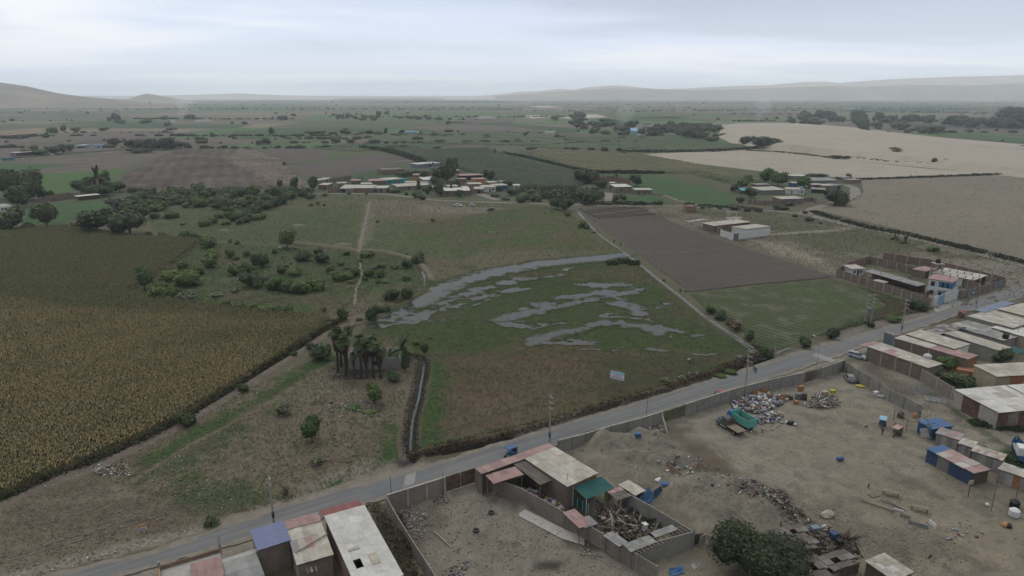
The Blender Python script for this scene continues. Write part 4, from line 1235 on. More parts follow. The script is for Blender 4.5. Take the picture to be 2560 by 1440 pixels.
# --- litter lot
many("lot", "gtree", [(780,1103,50,58),(936,1010,50,46)])
many("lot", "gshrub", [(713,1037,46,32),(790,1160,46,24)])
many("lot", "dshrub", [(985,952,46,28),(802,898,66,50),(467,1062,44,36),(610,978,30,22),(735,890,20,16),(115,1182,26,22),(780,872,26,20)])
many("lot", "shrub", [(1040,862,22,16),(1075,846,14,8),(880,1020,40,10),(925,1030,34,9),(1035,1110,14,10)])
many("lot", "tree", [(1062,888,20,30)])
plant("brown", 716,1242,22,32, "lot", "upright bundle of dry brown brush beside the paved road")
plant("tall", 1014,930,26,62, "lot", "narrow tree hung with green creeper beside the roofless house")
label_plants("lot", "on the litter lot", "the palm grove", (900,945), "shrubs on the litter lot")
big = crown_mesh("crown", rlobes(41,16,0.33,0.46,0.27,1.3),7000,0.017,(0.030,0.038,0.017),41,0.35)
PROTO["big"] = ("algarrobo_tree", [big],[trunk_mesh(0.4,0.03,0.05,5,44)])
KW["big"] = "large dense algarrobo tree"
plant("big", 1895,1462,220,128, "bottom", "large dense dark algarrobo tree over the scrap sheds")
label_plants("bottom", "", "", (0,500), None)
# --- dune
many("dune", "alg", [(1903,372,74,30),(1935,370,50,24),(1870,364,36,22),(1722,347,56,28),(1745,350,44,22),(1782,356,46,14)])
for q in ((2240,385,30,16),(2232,380,24,12)): plant("brown", q[0], q[1], q[2], q[3], "dune", None, None, 5.0)
plant("tree", 2335,416,14,17, "dune"); plant("bare", 2365,415,17,19, "dune")
label_plants("dune", "by the dunes", "the dune crest", (1860,320), "trees at the edge of the dunes")
# --- hedges: leafy strips along tracks and field edges, one thing each
def hedge(label, px, w, h, col, n, group=None, name="hedge", leaf=0.5, gaps=0.0):
    P_ = resample(GP(px), w * 0.8)
    r = np.random.default_rng(len(label) * 7 + n)
    vs, cs = [],[]
    q = np.array([p[:] for p in P_])
    if gaps: q = q[fbm(q[:, 0], q[:, 1],14,3) > gaps]
    i = r.integers(0, len(q), n)
    hh = 0.45 + 0.75 * fbm(q[i, 0], q[i, 1], w * 3,17,3)
    c = q[i] + np.stack([(r.random(n) - 0.5) * w, (r.random(n) - 0.5) * w, r.random(n) ** 0.7 * h * hh],-1)
    t1 = r.normal(size=(n, 3)); t1 /= np.linalg.norm(t1, axis=1)[:, None]
    t2 = np.cross(t1, r.normal(size=(n, 3))); t2 /= np.linalg.norm(t2, axis=1)[:, None]
    s = leaf * (0.6 + 0.8 * r.random(n))[:, None]
    V = np.stack([c - t1 * s, c - t2 * s * 0.6, c + t1 * s, c + t2 * s * 0.6],1).reshape(-1,3)
    V[:, 2] = np.maximum(V[:, 2],0.02)
    Fc = (np.arange(n) * 4)[:, None] + np.arange(4)
    k = np.repeat(np.array(col) * (0.6 + 0.8 * r.random((n, 1))),4,0)
    o = link(name, np_mesh(name, V, Fc, k), mat_vc("hedge_leaf", 0.8,0.3,0.15,3.0,0.15, bump=0))
    return tag(o, label, "hedge", group)
hedge("scrubby green hedge along the wire fence of the barren field", [(2035,531),(2100,552),(2180,573),(2250,585),(2330,603),(2430,628),(2560,658),(2700,690)],4.5,1.6,(0.052,0.062,0.030),5200, leaf=0.45, gaps=0.36)
hedge("low dark hedge between barren field and sand field", [(2140,450),(2250,446),(2380,441),(2520,436),(2600,433)],4,1.6,(0.046,0.056,0.030),1700, leaf=0.7)
hedge("green belt of bushes between the dune and sand field", [(2090,397),(2150,400),(2220,407),(2300,413),(2400,422),(2500,432),(2570,437)],10,3.4,(0.046,0.066,0.028),3800, leaf=1.0, gaps=0.3)
hedge("thin scrub fringe along the dune foot", [(1870,377),(1950,381),(2020,388),(2090,397)],6,1.6,(0.075,0.072,0.045),900, leaf=0.7, gaps=0.4)
hedge("dark tree hedge along the cane field by the middle hamlet", [(905,372),(960,378),(1000,388),(1040,402),(1075,418)],7,5.0, DRK, 2400, leaf=1.2)
hedge("tall cane edge facing the teal field", [(1258,384),(1300,392),(1360,405),(1430,422),(1490,435)],4,2.6,(0.040,0.060,0.028),2400, leaf=0.8)
hedge("tall maize edge above the small green field", [(1490,433),(1560,434),(1655,434)],4,2.8,(0.052,0.070,0.030),1500, leaf=0.8)
hedge("dark cane edge along the pale sand", [(1330,367),(1450,360)],5,2.8,(0.036,0.056,0.028),700, leaf=1.1)
hedge("long dark cane edge above the mustard maize", [(1560,381),(1660,381),(1790,379),(1890,372)],5,3.0,(0.036,0.056,0.028),1500, leaf=1.1)
hedge("weedy bank with yellow flowers beside the road ditch", off(ROADDITCH, -5,-12),1.8,0.9,(0.080,0.078,0.036),5200, leaf=0.22, gaps=0.3, name="weeds")
hedge("brown dry weeds on the road ditch berm", off(ROADDITCH, -3,-6),1.7,1.4,(0.105,0.075,0.048),7000, leaf=0.20, name="weeds")
hedge("weeds along the litter side of the canal", off(CANAL, -16,0),1.4,0.8,(0.085,0.074,0.045),1800, leaf=0.18, name="weeds")
hedge("weeds along the meadow side of the canal", off(CANAL, 13,0),1.2,0.7,(0.070,0.072,0.035),1800, leaf=0.18, name="weeds")
hedge("dark weedy strip under the edge of the maize", off(LANE, -2,-11),1.6,1.2,(0.055,0.055,0.026),6000, leaf=0.26, name="weeds")
hedge("reed clump where the channel meets the lined canal", [(1530,660),(1560,656),(1585,660)],4.5,1.3,(0.048,0.070,0.024),1500, leaf=0.4, name="reeds")
hedge("bushy fringe of the dirt road by the fork", [(1290,500),(1350,496),(1420,500),(1470,508)],9,2.2,(0.070,0.068,0.042),1800, leaf=0.7, gaps=0.35)
hedge("scrub along the dirt road before the hamlet houses", [(1600,513),(1700,512),(1800,519),(1900,526)],3,1.8,(0.050,0.062,0.030),900, leaf=0.5, gaps=0.42)
hedge("dry scrub clumps on the old plots by the fork", [(1340,480),(1400,474),(1450,482),(1400,490)],26,1.8,(0.085,0.075,0.055),1600, leaf=0.7)
hedge("thorny brush line along the top of the ploughed field", [(1470,512),(1530,510),(1600,512)],7,2.4,(0.052,0.052,0.034),1100, leaf=0.6)
hedge("dry weeds in the strip beside the white long roof", [(930,1270),(960,1310),(1000,1380),(1040,1450)],2.4,0.45,(0.095,0.085,0.045),1500, leaf=0.16, name="weeds", gaps=0.3)
hedge("brown creeper heaped on the yard wall", [(995,1300),(1010,1340),(1030,1385)],1.2,1.9,(0.085,0.068,0.042),900, leaf=0.2, name="creeper")
hedge("lush green weeds in front of the rusty sheet shed", [(2440,1060),(2500,1070),(2580,1078)],2.4,0.7,(0.036,0.062,0.022),1500, leaf=0.22, name="weeds")
hedge("green weeds around the tarp covered boat", [(2450,1130),(2500,1150),(2560,1165)],4,0.4,(0.034,0.064,0.02),2200, leaf=0.22, name="weeds")
# --- palms
def fan_palm(seed, skirt=True, feather=False):
    r = random.Random(seed)
    mb = MB()
    for k in range(46 if not feather else 34):
        a = r.random() * 6.283
        el = r.uniform(-0.9,1.35)
        d = Vector((math.cos(a) * math.cos(el), math.sin(a) * math.cos(el), math.sin(el)))
        L = r.uniform(0.75,1.15)
        side = Vector((-math.sin(a), math.cos(a),0))
        up = d.cross(side)
        g = r.uniform(0.6,1.35)
        mb.cur = (0.10 * g, 0.135 * g, 0.055 * g) if el > -0.5 else (0.17 * g, 0.13 * g, 0.085 * g)
        if feather:
            p = Vector((0,0,0)); q = d
            for s in range(5):
                q = (q + Vector((0,0,-0.22))).normalized()
                e = p + q * L * 0.45
                for sg in (-1,1):
                    mb.poly([p, e, e + side * sg * 0.20 - Vector((0,0,0.10)), p + side * sg * 0.24 - Vector((0,0,0.06))])
                p = e
        else:
            c = d * L * 0.55
            for j in range(-3,4):
                t = j * 0.36
                tip = c + (d * math.cos(t) + side * math.sin(t)) * L * 0.62 - Vector((0,0,0.22 * L * abs(math.cos(t))))
                w = side * math.cos(t) * 0.075 - d * math.sin(t) * 0.075
                mb.poly([c, c + (tip - c) * 0.5 + w, tip, c + (tip - c) * 0.5 - w])
            mb.poly([Vector((0,0,0)) + side * 0.02, c + side * 0.02, c - side * 0.02,-side * 0.02])
    return mb.mesh("crown", False, True)
PCR = [fan_palm(s) for s in (1,2,3)]
PSK = []
for s in (1,2):
    r = random.Random(s); mb = MB()
    for k in range(60):
        a = r.random() * 6.28; z = r.uniform(-1.6,-0.1)
        g = r.uniform(0.6,1.3); mb.cur = (0.10 * g, 0.078 * g, 0.052 * g)
        w = 0.28 + 0.22 * (1 + z / 1.6)
        p = Vector((math.cos(a) * w, math.sin(a) * w, z)); sd = Vector((-math.sin(a), math.cos(a),0)) * 0.14
        mb.poly([p * 0.5 + Vector((0,0, z * 0.5 + 0.3)), p + sd, p * 1.05 - Vector((0,0,0.55)), p - sd])
    PSK.append(mb.mesh("dead_frond_skirt", False, True))
PTR = mat("palm_trunk", (0.060,0.050,0.042),0.95,0.35,3.0)
def palm(px, py, hpx, label, i, r=2.0, skirt=True, mesh=None, name="fan_palm", group="palms of the burnt grove"):
    m = mpp(px, py); el = math.atan2(CAMH, G(px, py).y)
    H = hpx * m / math.cos(el)
    t = thing(name, label, "palm", G(px, py), i * 1.3, group)
    mb = MB()
    mb.tube((0,0,-0.1),(0.1,0, H * 0.3),0.42,0.30,8); mb.tube((0.1,0, H * 0.3),(0.15,0, H),0.30,0.24,8)
    mb.build("trunk", PTR, t)
    for me, nm in ((mesh or PCR[i % 3], "crown"),) + (((PSK[i % 2], "dead_frond_skirt"),) if skirt else ()):
        if not me.materials: me.materials.append(mat_vc("palm_leaf", 0.8,0.5,0.1,3.0,0.1, bump=0))
        c = link(nm, me, None, t); c.location = (0.15,0, H); c.scale = (r, r, r * 1.05)
    return t
for i, q in enumerate([(845,930,88, "tallest burnt fan palm at the maize side of the grove", 2.1),(853,916,74, "thin fan palm just behind the tallest burnt palm", 1.5),(866,940,82, "fan palm standing between the tallest palm and the black trunk", 1.7),(869,918,66, "short fan palm against the ruin's open end", 1.6),
        (886,944,52, "dead stump palm with pale bark before the ruin", 1.0),(903,946,88, "fan palm before the barred window end of the roofless house", 1.9),(917,945,72, "fan palm in the middle of the row before the ruin", 1.9),(935,946,84, "fan palm with the fullest crown before the ruin", 2.0),(952,945,68, "last fan palm of the row at the creeper tree end", 1.9)]):
    palm(q[0], q[1], q[2], q[3], i, q[4] * 1.02)
feath = fan_palm(9, False, True)
palm(247,480,32, "feathery date palm rising over the wooded corner", 3,3.6, False, feath, "date_palm", None)
palm(262,478,24, "smaller date palm beside the feathery date palm", 4,3.0, False, feath, "date_palm", None)
palm(525,1312,5, "stubby young palm on the verge of the paved road", 5,1.2, False, PCR[1], "young_palm", None)
palm(2240,601,5, "young palm on the dirt road verge, larger of two", 6,1.7, False, feath, "young_palm", None)
palm(2263,609,4, "young palm on the dirt road verge, smaller of two", 7,1.4, False, feath, "young_palm", None)
palm(1006,905,30, "banana clump with ragged leaves behind the roofless house", 8,1.9, False, feath, "banana_plant", None)
palm(870,850,22, "scorched brown palm at the maize corner", 9,1.6, False, None, "scorched_palm", None)
# --- trees of the far plain: single ones where they show, then the mass beyond them
def far_tree(kind, px, py, w, h, region): plant(kind, px, py, w, h, region)
many("leftfar", "alg", [(330,369,32,18),(355,374,34,22),(380,376,44,26),(412,374,44,27),(440,371,32,16),(468,366,24,10),(285,366,26,18),(497,352,26,9),(350,382,60,12)])
many("leftfar", "tree", [(160,383,15,19),(178,380,14,16),(105,388,36,13),(70,388,30,12),(135,386,34,18),(88,382,14,14),(130,335,24,14),(160,330,12,14),(190,330,22,10),(260,328,22,8),(420,316,18,9),(290,302,18,16),(275,304,14,10),(300,310,26,9),(475,300,26,13),(410,300,20,9),(55,345,24,8),(365,310,30,10),(430,326,26,7)])
label_plants("leftfar", "on the western plain", "the red hall", (60,342), "trees on the far plain below the bare hill")
many("midfar", "tree", [(680,338,15,17),(650,364,22,13),(667,362,24,15),(700,302,16,12),(712,301,16,11),(734,292,15,8),(833,291,12,7),(847,300,14,15),(858,300,8,14),(871,298,16,15),(888,300,16,10),(905,302,20,8),(910,298,18,11),(930,298,20,10),(946,298,14,18),(935,302,16,8),(968,288,14,11),(1002,297,20,7),(1025,299,22,9),(1045,300,22,8),(1068,300,22,12),(1095,301,26,8),(1120,312,12,9),(1122,331,22,8),(1084,338,10,8),(1050,334,20,6)])
many("midfar", "alg", [(775,335,30,8),(800,337,34,10),(830,337,30,8),(862,336,30,12),(865,328,14,8),(905,335,24,6),(925,338,20,13),(945,339,26,10),(965,337,12,17),(1004,335,16,11),(830,354,12,10),(872,354,14,7),(882,355,18,7),(1420,375,34,8),(1438,377,26,9),(1478,378,20,10),(1512,381,22,13),(1548,381,24,12),(1560,384,20,8),(1330,375,30,8),(1412,375,8,5),(1540,350,26,6)])
label_plants("midfar", "in the green plain", "the farmhouse", (1028,335), "trees in the green plain")
def grove(region, poly, n, kinds, smin, smax, ar, label, group, seed):
    r = random.Random(seed)
    pts = [tuple(G(*q))[:2] for q in poly]
    xs = [q[0] for q in poly]; yy = [q[1] for q in poly]
    c = 0; it = 0
    while c < n and it < 6000:
        it += 1
        px, py = r.uniform(min(xs), max(xs)), r.uniform(min(yy), max(yy))
        g = G(px, py)
        if sdist(np.array([g.x]), np.array([g.y]), pts)[0] < 0: continue
        s = r.uniform(smin, smax)
        zoned(region, r.choice(kinds), px, py, s, s * r.uniform(*ar), label[0], label[1], group)
        c += 1
    label_plants(region, "", "", (0,500), None)
grove("vill", [(1375,300),(1420,290),(1500,302),(1620,318),(1780,322),(1790,332),(1640,344),(1560,342),(1480,338),(1420,310)],70,["alg", "tree"],16,34,(0.4,0.6),("of the wooded village", ((1480, "west of its smoke"),(1600, "by the pale chapel"),(1690, "behind the pale houses"),(9999, "toward the dune"))), "trees of the wooded village beyond the cane", 6)
grove("vill2", [(1650,318),(1790,314),(1800,330),(1740,340),(1620,338)],22,["alg"],18,34,(0.35,0.55),("on the dark bank", ((1710, "next to the village"),(9999, "next to the dune"))), "trees between the village and the dune", 7)
grove("belt", [(1990,300),(2080,292),(2200,300),(2340,305),(2460,310),(2560,318),(2560,330),(2400,318),(2240,310),(2080,306),(1960,312)],62,["tree", "alg"],14,34,(0.4,0.75),("of the belt beyond the dune", ((2120, "over the dune crest"),(2300, "above the mid dune"),(2440, "above the green strip"),(9999, "at its eastern end"))), "trees of the belt beyond the dune", 8)
grove("belt2", [(2000,312),(2120,322),(2200,332),(2350,336),(2340,330),(2180,318),(2030,304)],26,["tree", "alg"],16,32,(0.4,0.6),("right behind the dune", ((2130, "at its high crest"),(2240, "along its falling ridge"),(9999, "at its low end"))), "trees just behind the dune crest", 9)
grove("right", [(2480,290),(2560,285),(2600,300),(2590,330),(2500,325)],16,["tree"],18,32,(0.6,1.0),("of the tall clump", ((2530, "over the green strip"),(9999, "at the frame edge"))), "trees in the clump beyond the far green strip", 10)
N = 450
r = np.random.default_rng(77)
d = 950 * (9.0 ** r.random(N * 3))
x = (r.random(N * 3) * 2 - 1) * d * 0.86
cl_ = fbm(x / 5.0, d, 120,3,4)
keep = (cl_ + 0.03 * r.random(N * 3) > 0.61)
x, d = x[keep][:N], d[keep][:N]
if EDGE: x, d = np.append(x, [q[0] for q in EDGE]), np.append(d, [q[1] for q in EDGE])
bm = bmesh.new(); bmesh.ops.create_icosphere(bm, subdivisions=1, radius=1)
sv = np.array([q.co[:] for q in bm.verts]); sf = np.array([[q.index for q in f.verts] for f in bm.faces]); bm.free()
n = len(x)
ed = np.arange(n) >= n - len(EDGE)
hgt = (2.6 + 4.6 * r.random(n) ** 2) * np.where(ed, 0.7,1.0)
wid = hgt * (0.6 + 0.9 * r.random(n)) * np.where(ed, 1.5,1.0)
V = sv[None] * (1 + 0.35 * (r.random((n, len(sv),1)) - 0.5)) * np.stack([wid, wid, hgt * 0.62],-1)[:, None] + np.stack([x, d, hgt * 0.5],-1)[:, None]
Cc = np.repeat((np.array((0.046,0.060,0.032)) * (0.6 + 0.8 * r.random((n, 1)))), len(sv),0)
Fc = (sf[None] + (np.arange(n) * len(sv))[:, None, None]).reshape(-1,3)
link("far_trees", np_mesh("far_trees", V.reshape(-1,3), Fc, Cc), mat_vc("far_leaf", 0.9,0.05,0.1,0.5,0.3, bump=0), None, "stuff")
# ------------------------------------------------------------------ building materials
def brick_mat(name, c, c2, mortar):
    m, t, b = principled(name, 0.9,0.15)
    tc_ = t.nodes.new("ShaderNodeTexCoord")
    s = t.nodes.new("ShaderNodeSeparateXYZ"); t.links.new(tc_.outputs["Object"], s.inputs[0])
    ad = t.nodes.new("ShaderNodeMath"); t.links.new(s.outputs[0], ad.inputs[0]); t.links.new(s.outputs[1], ad.inputs[1])
    cb = t.nodes.new("ShaderNodeCombineXYZ"); t.links.new(ad.outputs[0], cb.inputs[0]); t.links.new(s.outputs[2], cb.inputs[1])
    bt = t.nodes.new("ShaderNodeTexBrick")
    bt.inputs["Scale"].default_value = 1.0
    bt.inputs["Brick Width"].default_value = 0.27; bt.inputs["Row Height"].default_value = 0.13; bt.inputs["Mortar Size"].default_value = 0.012
    for k, v in (("Color1", c),("Color2", c2),("Mortar", mortar)): bt.inputs[k].default_value = (*v, 1)
    t.links.new(cb.outputs[0], bt.inputs[0])
    n = _noise(t, 0.5,5,0.65, _pos(t)); n2 = _noise(t, 4,3,0.6, _pos(t))
    f = _mul(t, _map(t, n, 0.3,0.7,0.78,1.2), _map(t, n2,0.3,0.7,0.88,1.12))
    t.links.new(_scale(t, bt.outputs[0], f), b.inputs["Base Color"])
    MATS[name] = m
    return m
BRICK = brick_mat("brick_brown", (0.235,0.165,0.125),(0.20,0.145,0.112),(0.24,0.21,0.18))
BRICKR = brick_mat("brick_red", (0.27,0.155,0.110),(0.235,0.14,0.10),(0.23,0.20,0.17))
BRICKP = brick_mat("brick_pale", (0.29,0.235,0.19),(0.26,0.215,0.175),(0.28,0.25,0.22))
CONC = mat("concrete", (0.29,0.275,0.245),0.9,0.2,0.7)
CONCD = mat("dark_concrete", (0.20,0.19,0.172),0.9,0.22,0.7)
CONCL = mat("light_concrete", (0.40,0.38,0.34),0.85,0.15,0.8)
ADOBE = mat("adobe", (0.20,0.165,0.125),0.95,0.25,0.6)
WHITE = mat("white_plaster", (0.70,0.69,0.66),0.8,0.10,0.6)
CREAM = mat("cream_plaster", (0.42,0.36,0.25),0.85,0.15,0.6)
TURQ = mat("turquoise_plaster", (0.10,0.36,0.38),0.8,0.12,0.6)
BLUE = mat("blue_paint", (0.05,0.17,0.36),0.6,0.12,0.8)
SKYB = mat("sky_blue_plaster", (0.28,0.46,0.60),0.8,0.12,0.6)
GRYB = mat("blue_grey_plaster", (0.20,0.235,0.30),0.85,0.12,0.6)
ORNG = mat("orange_plaster", (0.50,0.24,0.11),0.85,0.12,0.6)
MINT = mat("mint_plaster", (0.48,0.62,0.55),0.8,0.1,0.6)
LIME = mat("lime_paint", (0.20,0.42,0.06),0.7,0.1,0.6)
DARK = mat("dark_opening", (0.018,0.017,0.016),0.6,0.2,1.0)
GLASS = mat("window_glass", (0.03,0.035,0.042),0.12,0.1,1.0, spec=0.6)
WOOD = mat("weathered_wood", (0.24,0.195,0.145),0.9,0.25,1.2)
WOODD = mat("dark_wood", (0.10,0.075,0.055),0.9,0.3,1.2)
WOODO = mat("orange_wood", (0.36,0.17,0.075),0.8,0.2,1.2)
RUST = mat("rusty_steel", (0.115,0.060,0.042),0.85,0.35,0.8, c2=(0.165,0.105,0.080))
RUSTY = mat("rust_streaked_sheet", (0.17,0.11,0.085),0.85,0.3,0.6, c2=(0.26,0.235,0.205))
STEEL = mat("grey_steel", (0.22,0.225,0.23),0.55,0.15,0.8, metal=0.3)
SBLUE = mat("steel_blue_door", (0.16,0.20,0.26),0.6,0.12,0.8)
GATEG = mat("olive_gate", (0.135,0.130,0.065),0.85,0.3,0.8)
CRM = [mat("roof_cream_%d" % i, c, 0.85,0.26,0.45,0.12) for i, c in enumerate(((0.45,0.415,0.345),(0.40,0.37,0.31),(0.49,0.455,0.385),(0.43,0.38,0.30)))]
WHT = [mat("roof_white_%d" % i, c, 0.8,0.18,0.4,0.08) for i, c in enumerate(((0.56,0.535,0.485),(0.52,0.50,0.455),(0.60,0.575,0.525)))]
PNK = [mat("roof_pink_%d" % i, c, 0.85,0.25,0.6,0.08) for i, c in enumerate(((0.37,0.235,0.215),(0.33,0.215,0.195),(0.40,0.27,0.245)))]
RED = [mat("roof_red_%d" % i, c, 0.8,0.12,0.6,0.08) for i, c in enumerate(((0.27,0.10,0.095),(0.245,0.095,0.09),(0.30,0.12,0.11)))]
BLU = [mat("roof_blue_%d" % i, c, 0.6,0.08,0.6,0.06) for i, c in enumerate(((0.19,0.21,0.33),(0.20,0.22,0.345)))]
GRY_R = [mat("roof_grey_%d" % i, c, 0.85,0.18,0.6,0.1) for i, c in enumerate(((0.27,0.265,0.25),(0.24,0.235,0.225),(0.31,0.30,0.28)))]
MATT = [mat("reed_mat_%d" % i, c, 0.95,0.25,1.2,0.2) for i, c in enumerate(((0.145,0.122,0.100),(0.125,0.108,0.092),(0.165,0.14,0.115)))]
TARPB = mat("blue_tarp", (0.030,0.105,0.24),0.55,0.25,0.8, spec=0.35)
TARPN = mat("navy_tarp", (0.035,0.060,0.14),0.6,0.3,0.8, spec=0.3)
SHADE = mat("green_shade_net", (0.020,0.095,0.085),0.8,0.15,0.8)
ZV = Vector((0,0,1))
class Lot:
    """a rectangle on the ground found from three photographed corners that lie at height H"""
    def __init__(s, p0, p1, p2, H):
        a, b, c = G(*p0, H), G(*p1, H),(G(*p2, H) if isinstance(p2, tuple) else None)
        a.z = b.z = 0
        ex = (b - a).normalized(); ey = Vector((-ex.y, ex.x, 0))
        D = (c - a).dot(ey) if c is not None else p2
        if c is None and ey.y < 0: D = -D
        s.flip = D < 0
        if D < 0:
            a, ex, D = b, -ex, -D
            ey = Vector((-ex.y, ex.x, 0))
        s.o, s.L, s.D, s.rz, s.ex, s.ey = a, (b - (a if (b - a).length > 1e-6 else G(*p0, H))).length, D, math.atan2(ex.y, ex.x), ex, ey
        if s.L < 1e-3 or (b - a).length < 1e-6: s.L = (G(*p1, H) - G(*p0, H)).length
    def loc(s, px, py, z=0.0):
        """photographed point at height z, in this lot's own coordinates"""
        w = G(px, py, z) - s.o
        return Vector((w.dot(s.ex), w.dot(s.ey), z))
_pm = {}
def panel_mesh(w, d, corr):
    k = (round(w, 2), round(d, 2), corr)
    if k in _pm: return _pm[k]
    mb = MB()
    n = corr * 2
    if n:
        xs = [i / n * w for i in range(n + 1)]
        zs = [0.035 * (i % 2) for i in range(n + 1)]
        vs = [(x, 0, z) for x, z in zip(xs, zs)] + [(x, d, z) for x, z in zip(xs, zs)]
        vs += [(x, y, z - 0.03) for x, y, z in vs]
        q = n + 1
        fs = [(i, i + 1, q + i + 1, q + i) for i in range(n)] + [(2 * q + i, 3 * q + i, 3 * q + i + 1,2 * q + i + 1) for i in range(n)]
        fs += [(i, 2 * q + i, 2 * q + i + 1, i + 1) for i in range(n)] + [(q + i, q + i + 1,3 * q + i + 1,3 * q + i) for i in range(n)]
        fs += [(0, q, 3 * q, 2 * q),(n, 2 * q + n, 3 * q + n, q + n)]
        mb._add(vs, fs)
    else:
        mb.bx(0, w, 0, d, -0.03,0.0)
    _pm[k] = (mb.mesh("roof_panel"), {})
    return _pm[k]
def roof(t, p0, pu, pv, nu, nv, mats, corr=0, skip=(), jit=0.02, name="roof", alt=None, seed=1, frame=True):
    """a sheet roof over the parallelogram p0, pu, pv (local corners): light frame with every sheet as a piece of its own"""
    p0, pu, pv = Vector(p0), Vector(pu), Vector(pv)
    r = random.Random(seed * 31 + nu * 7 + nv)
    u, v = (pu - p0),(pv - p0)
    w, d = u.length / nu, v.length / nv
    n = u.cross(v).normalized()
    if n.z < 0: n = -n
    ex, ey = u.normalized(), n.cross(u.normalized())
    flip = ey.dot(v) < 0
    mb = MB()
    for k in range(nv + 1):
        q = p0 + v * (k / nv) - n * 0.12
        mb.bar(q, q + u, 0.08,0.08)
    fr = mb.build(name, WOODD, t)
    me0, cache = panel_mesh(w * 1.004, d * 1.03, corr)
    for i in range(nu):
        for j in range(nv):
            if (i, j) in skip: continue
            m = r.choice(mats)
            if alt and (i, j) in alt: m = r.choice(alt[(i, j)])
            if m.name not in cache:
                cache[m.name] = me0.copy(); cache[m.name].materials.clear(); cache[m.name].materials.append(m)
            o = bpy.data.objects.new("roof_panel", cache[m.name])
            COL.objects.link(o); o.parent = fr
            KIDS.setdefault(fr.name, []).append(o)
            q = p0 + u * (i / nu) + v * ((j + (1 if flip else 0)) / nv) + n * (0.01 + 0.018 * ((i + j) % 2) + r.random() * jit)
            M = Matrix((ex, ey, n)).transposed().to_4x4()
            M.translation = q
            o.matrix_local = M @ Matrix.Rotation((r.random() - 0.5) * jit * 0.5,4, "Z")
    return fr
def wall_part(t, a, b, h0, h1, m, name="wall", th=0.16, z0=-0.05):
    """upright wall from a to b (local x, y), its top going from h0 to h1"""
    a, b = Vector((a[0], a[1],0)), Vector((b[0], b[1],0))
    d = (b - a).normalized(); n = Vector((-d.y, d.x, 0)) * th / 2
    mb = MB()
    mb.hexa([a - n + ZV * z0, b - n + ZV * z0, b + n + ZV * z0, a + n + ZV * z0, a - n + ZV * h0, b - n + ZV * h1, b + n + ZV * h1, a + n + ZV * h0])
    return mb.build(name, m, t)
def opening(t, x0, x1, z0, z1, y, kind="window", m=None, fm=None, axis="x", proud=0.05):
    """door or window set a little proud of the wall face at y (or, with axis y, of the face at x = y)"""
    m = m or (GLASS if kind == "window" else WOODD)
    s = -1 if proud > 0 else 1
    def B(mb, u0, u1, w0, w1, d0, d1):
        if axis == "x": mb.bx(u0, u1, min(y - d0 * 1, y - d1), max(y - d0, y - d1), w0, w1)
        else: mb.bx(min(y - d0, y - d1), max(y - d0, y - d1), u0, u1, w0, w1)
        return mb
    fr = MB(); f = 0.09
    for q in ((x0 - f, x0, z0, z1),(x1, x1 + f, z0, z1),(x0 - f, x1 + f, z1, z1 + f),(x0 - f, x1 + f, z0 - f, z0)):
        B(fr, *q, -0.02 * (1 if proud > 0 else -1), proud)
    o = fr.build(kind, fm or WOOD, t)
    B(MB(), x0, x1, z0, z1,-0.02 * (1 if proud > 0 else -1), proud * 0.5).build("pane" if kind == "window" else "leaf", m, o)
    return o
def house(label, p0, p1, D, h, wm, rm, hb=None, ov=0.35, ops=(), name="house", cat="house", group=None, front=None, flat=False, nu=0, nv=0, H=0.0, side=None):
    """a low house: base of its front wall from p0 to p1, D metres deep; shed roof from h in front to hb behind"""
    l = Lot(p0, p1, D, H)
    t = thing(name, label, cat, l.o, l.rz, group)
    hb = h if hb is None else hb
    L, D = l.L, l.D
    wall_part(t, (0.08,0),(L - 0.08,0), h, h, front or wm)
    wall_part(t, (0,0),(0, D), h, hb, wm); wall_part(t, (L, 0),(L, D), h, hb, side or wm)
    wall_part(t, (0.08, D),(L - 0.08, D), hb, hb, wm)
    if flat:
        mb = MB(); mb.bx(0.1, L - 0.1,0.1, D - 0.1, h - 0.35, h - 0.22); mb.build("roof", rm[0], t)
    elif rm is not None:
        if nu: roof(t, (-ov, -ov, h + 0.16),(L + ov, -ov, h + 0.16),(-ov, D + ov, hb + 0.16), nu, nv, rm)
        else:
            mb = MB(); mb.slab([(-ov, -ov, h + 0.14),(L + ov, -ov, h + 0.14),(L + ov, D + ov, hb + 0.14),(-ov, D + ov, hb + 0.14)],0.10); mb.build("roof", rm[0] if isinstance(rm, list) else rm, t)
    for o in ops:
        k = o[0]
        opening(t, o[1] * L, o[2] * L, o[3], o[4],-0.08, k, o[5] if len(o) > 5 else None, o[6] if len(o) > 6 else None)
    return t, l
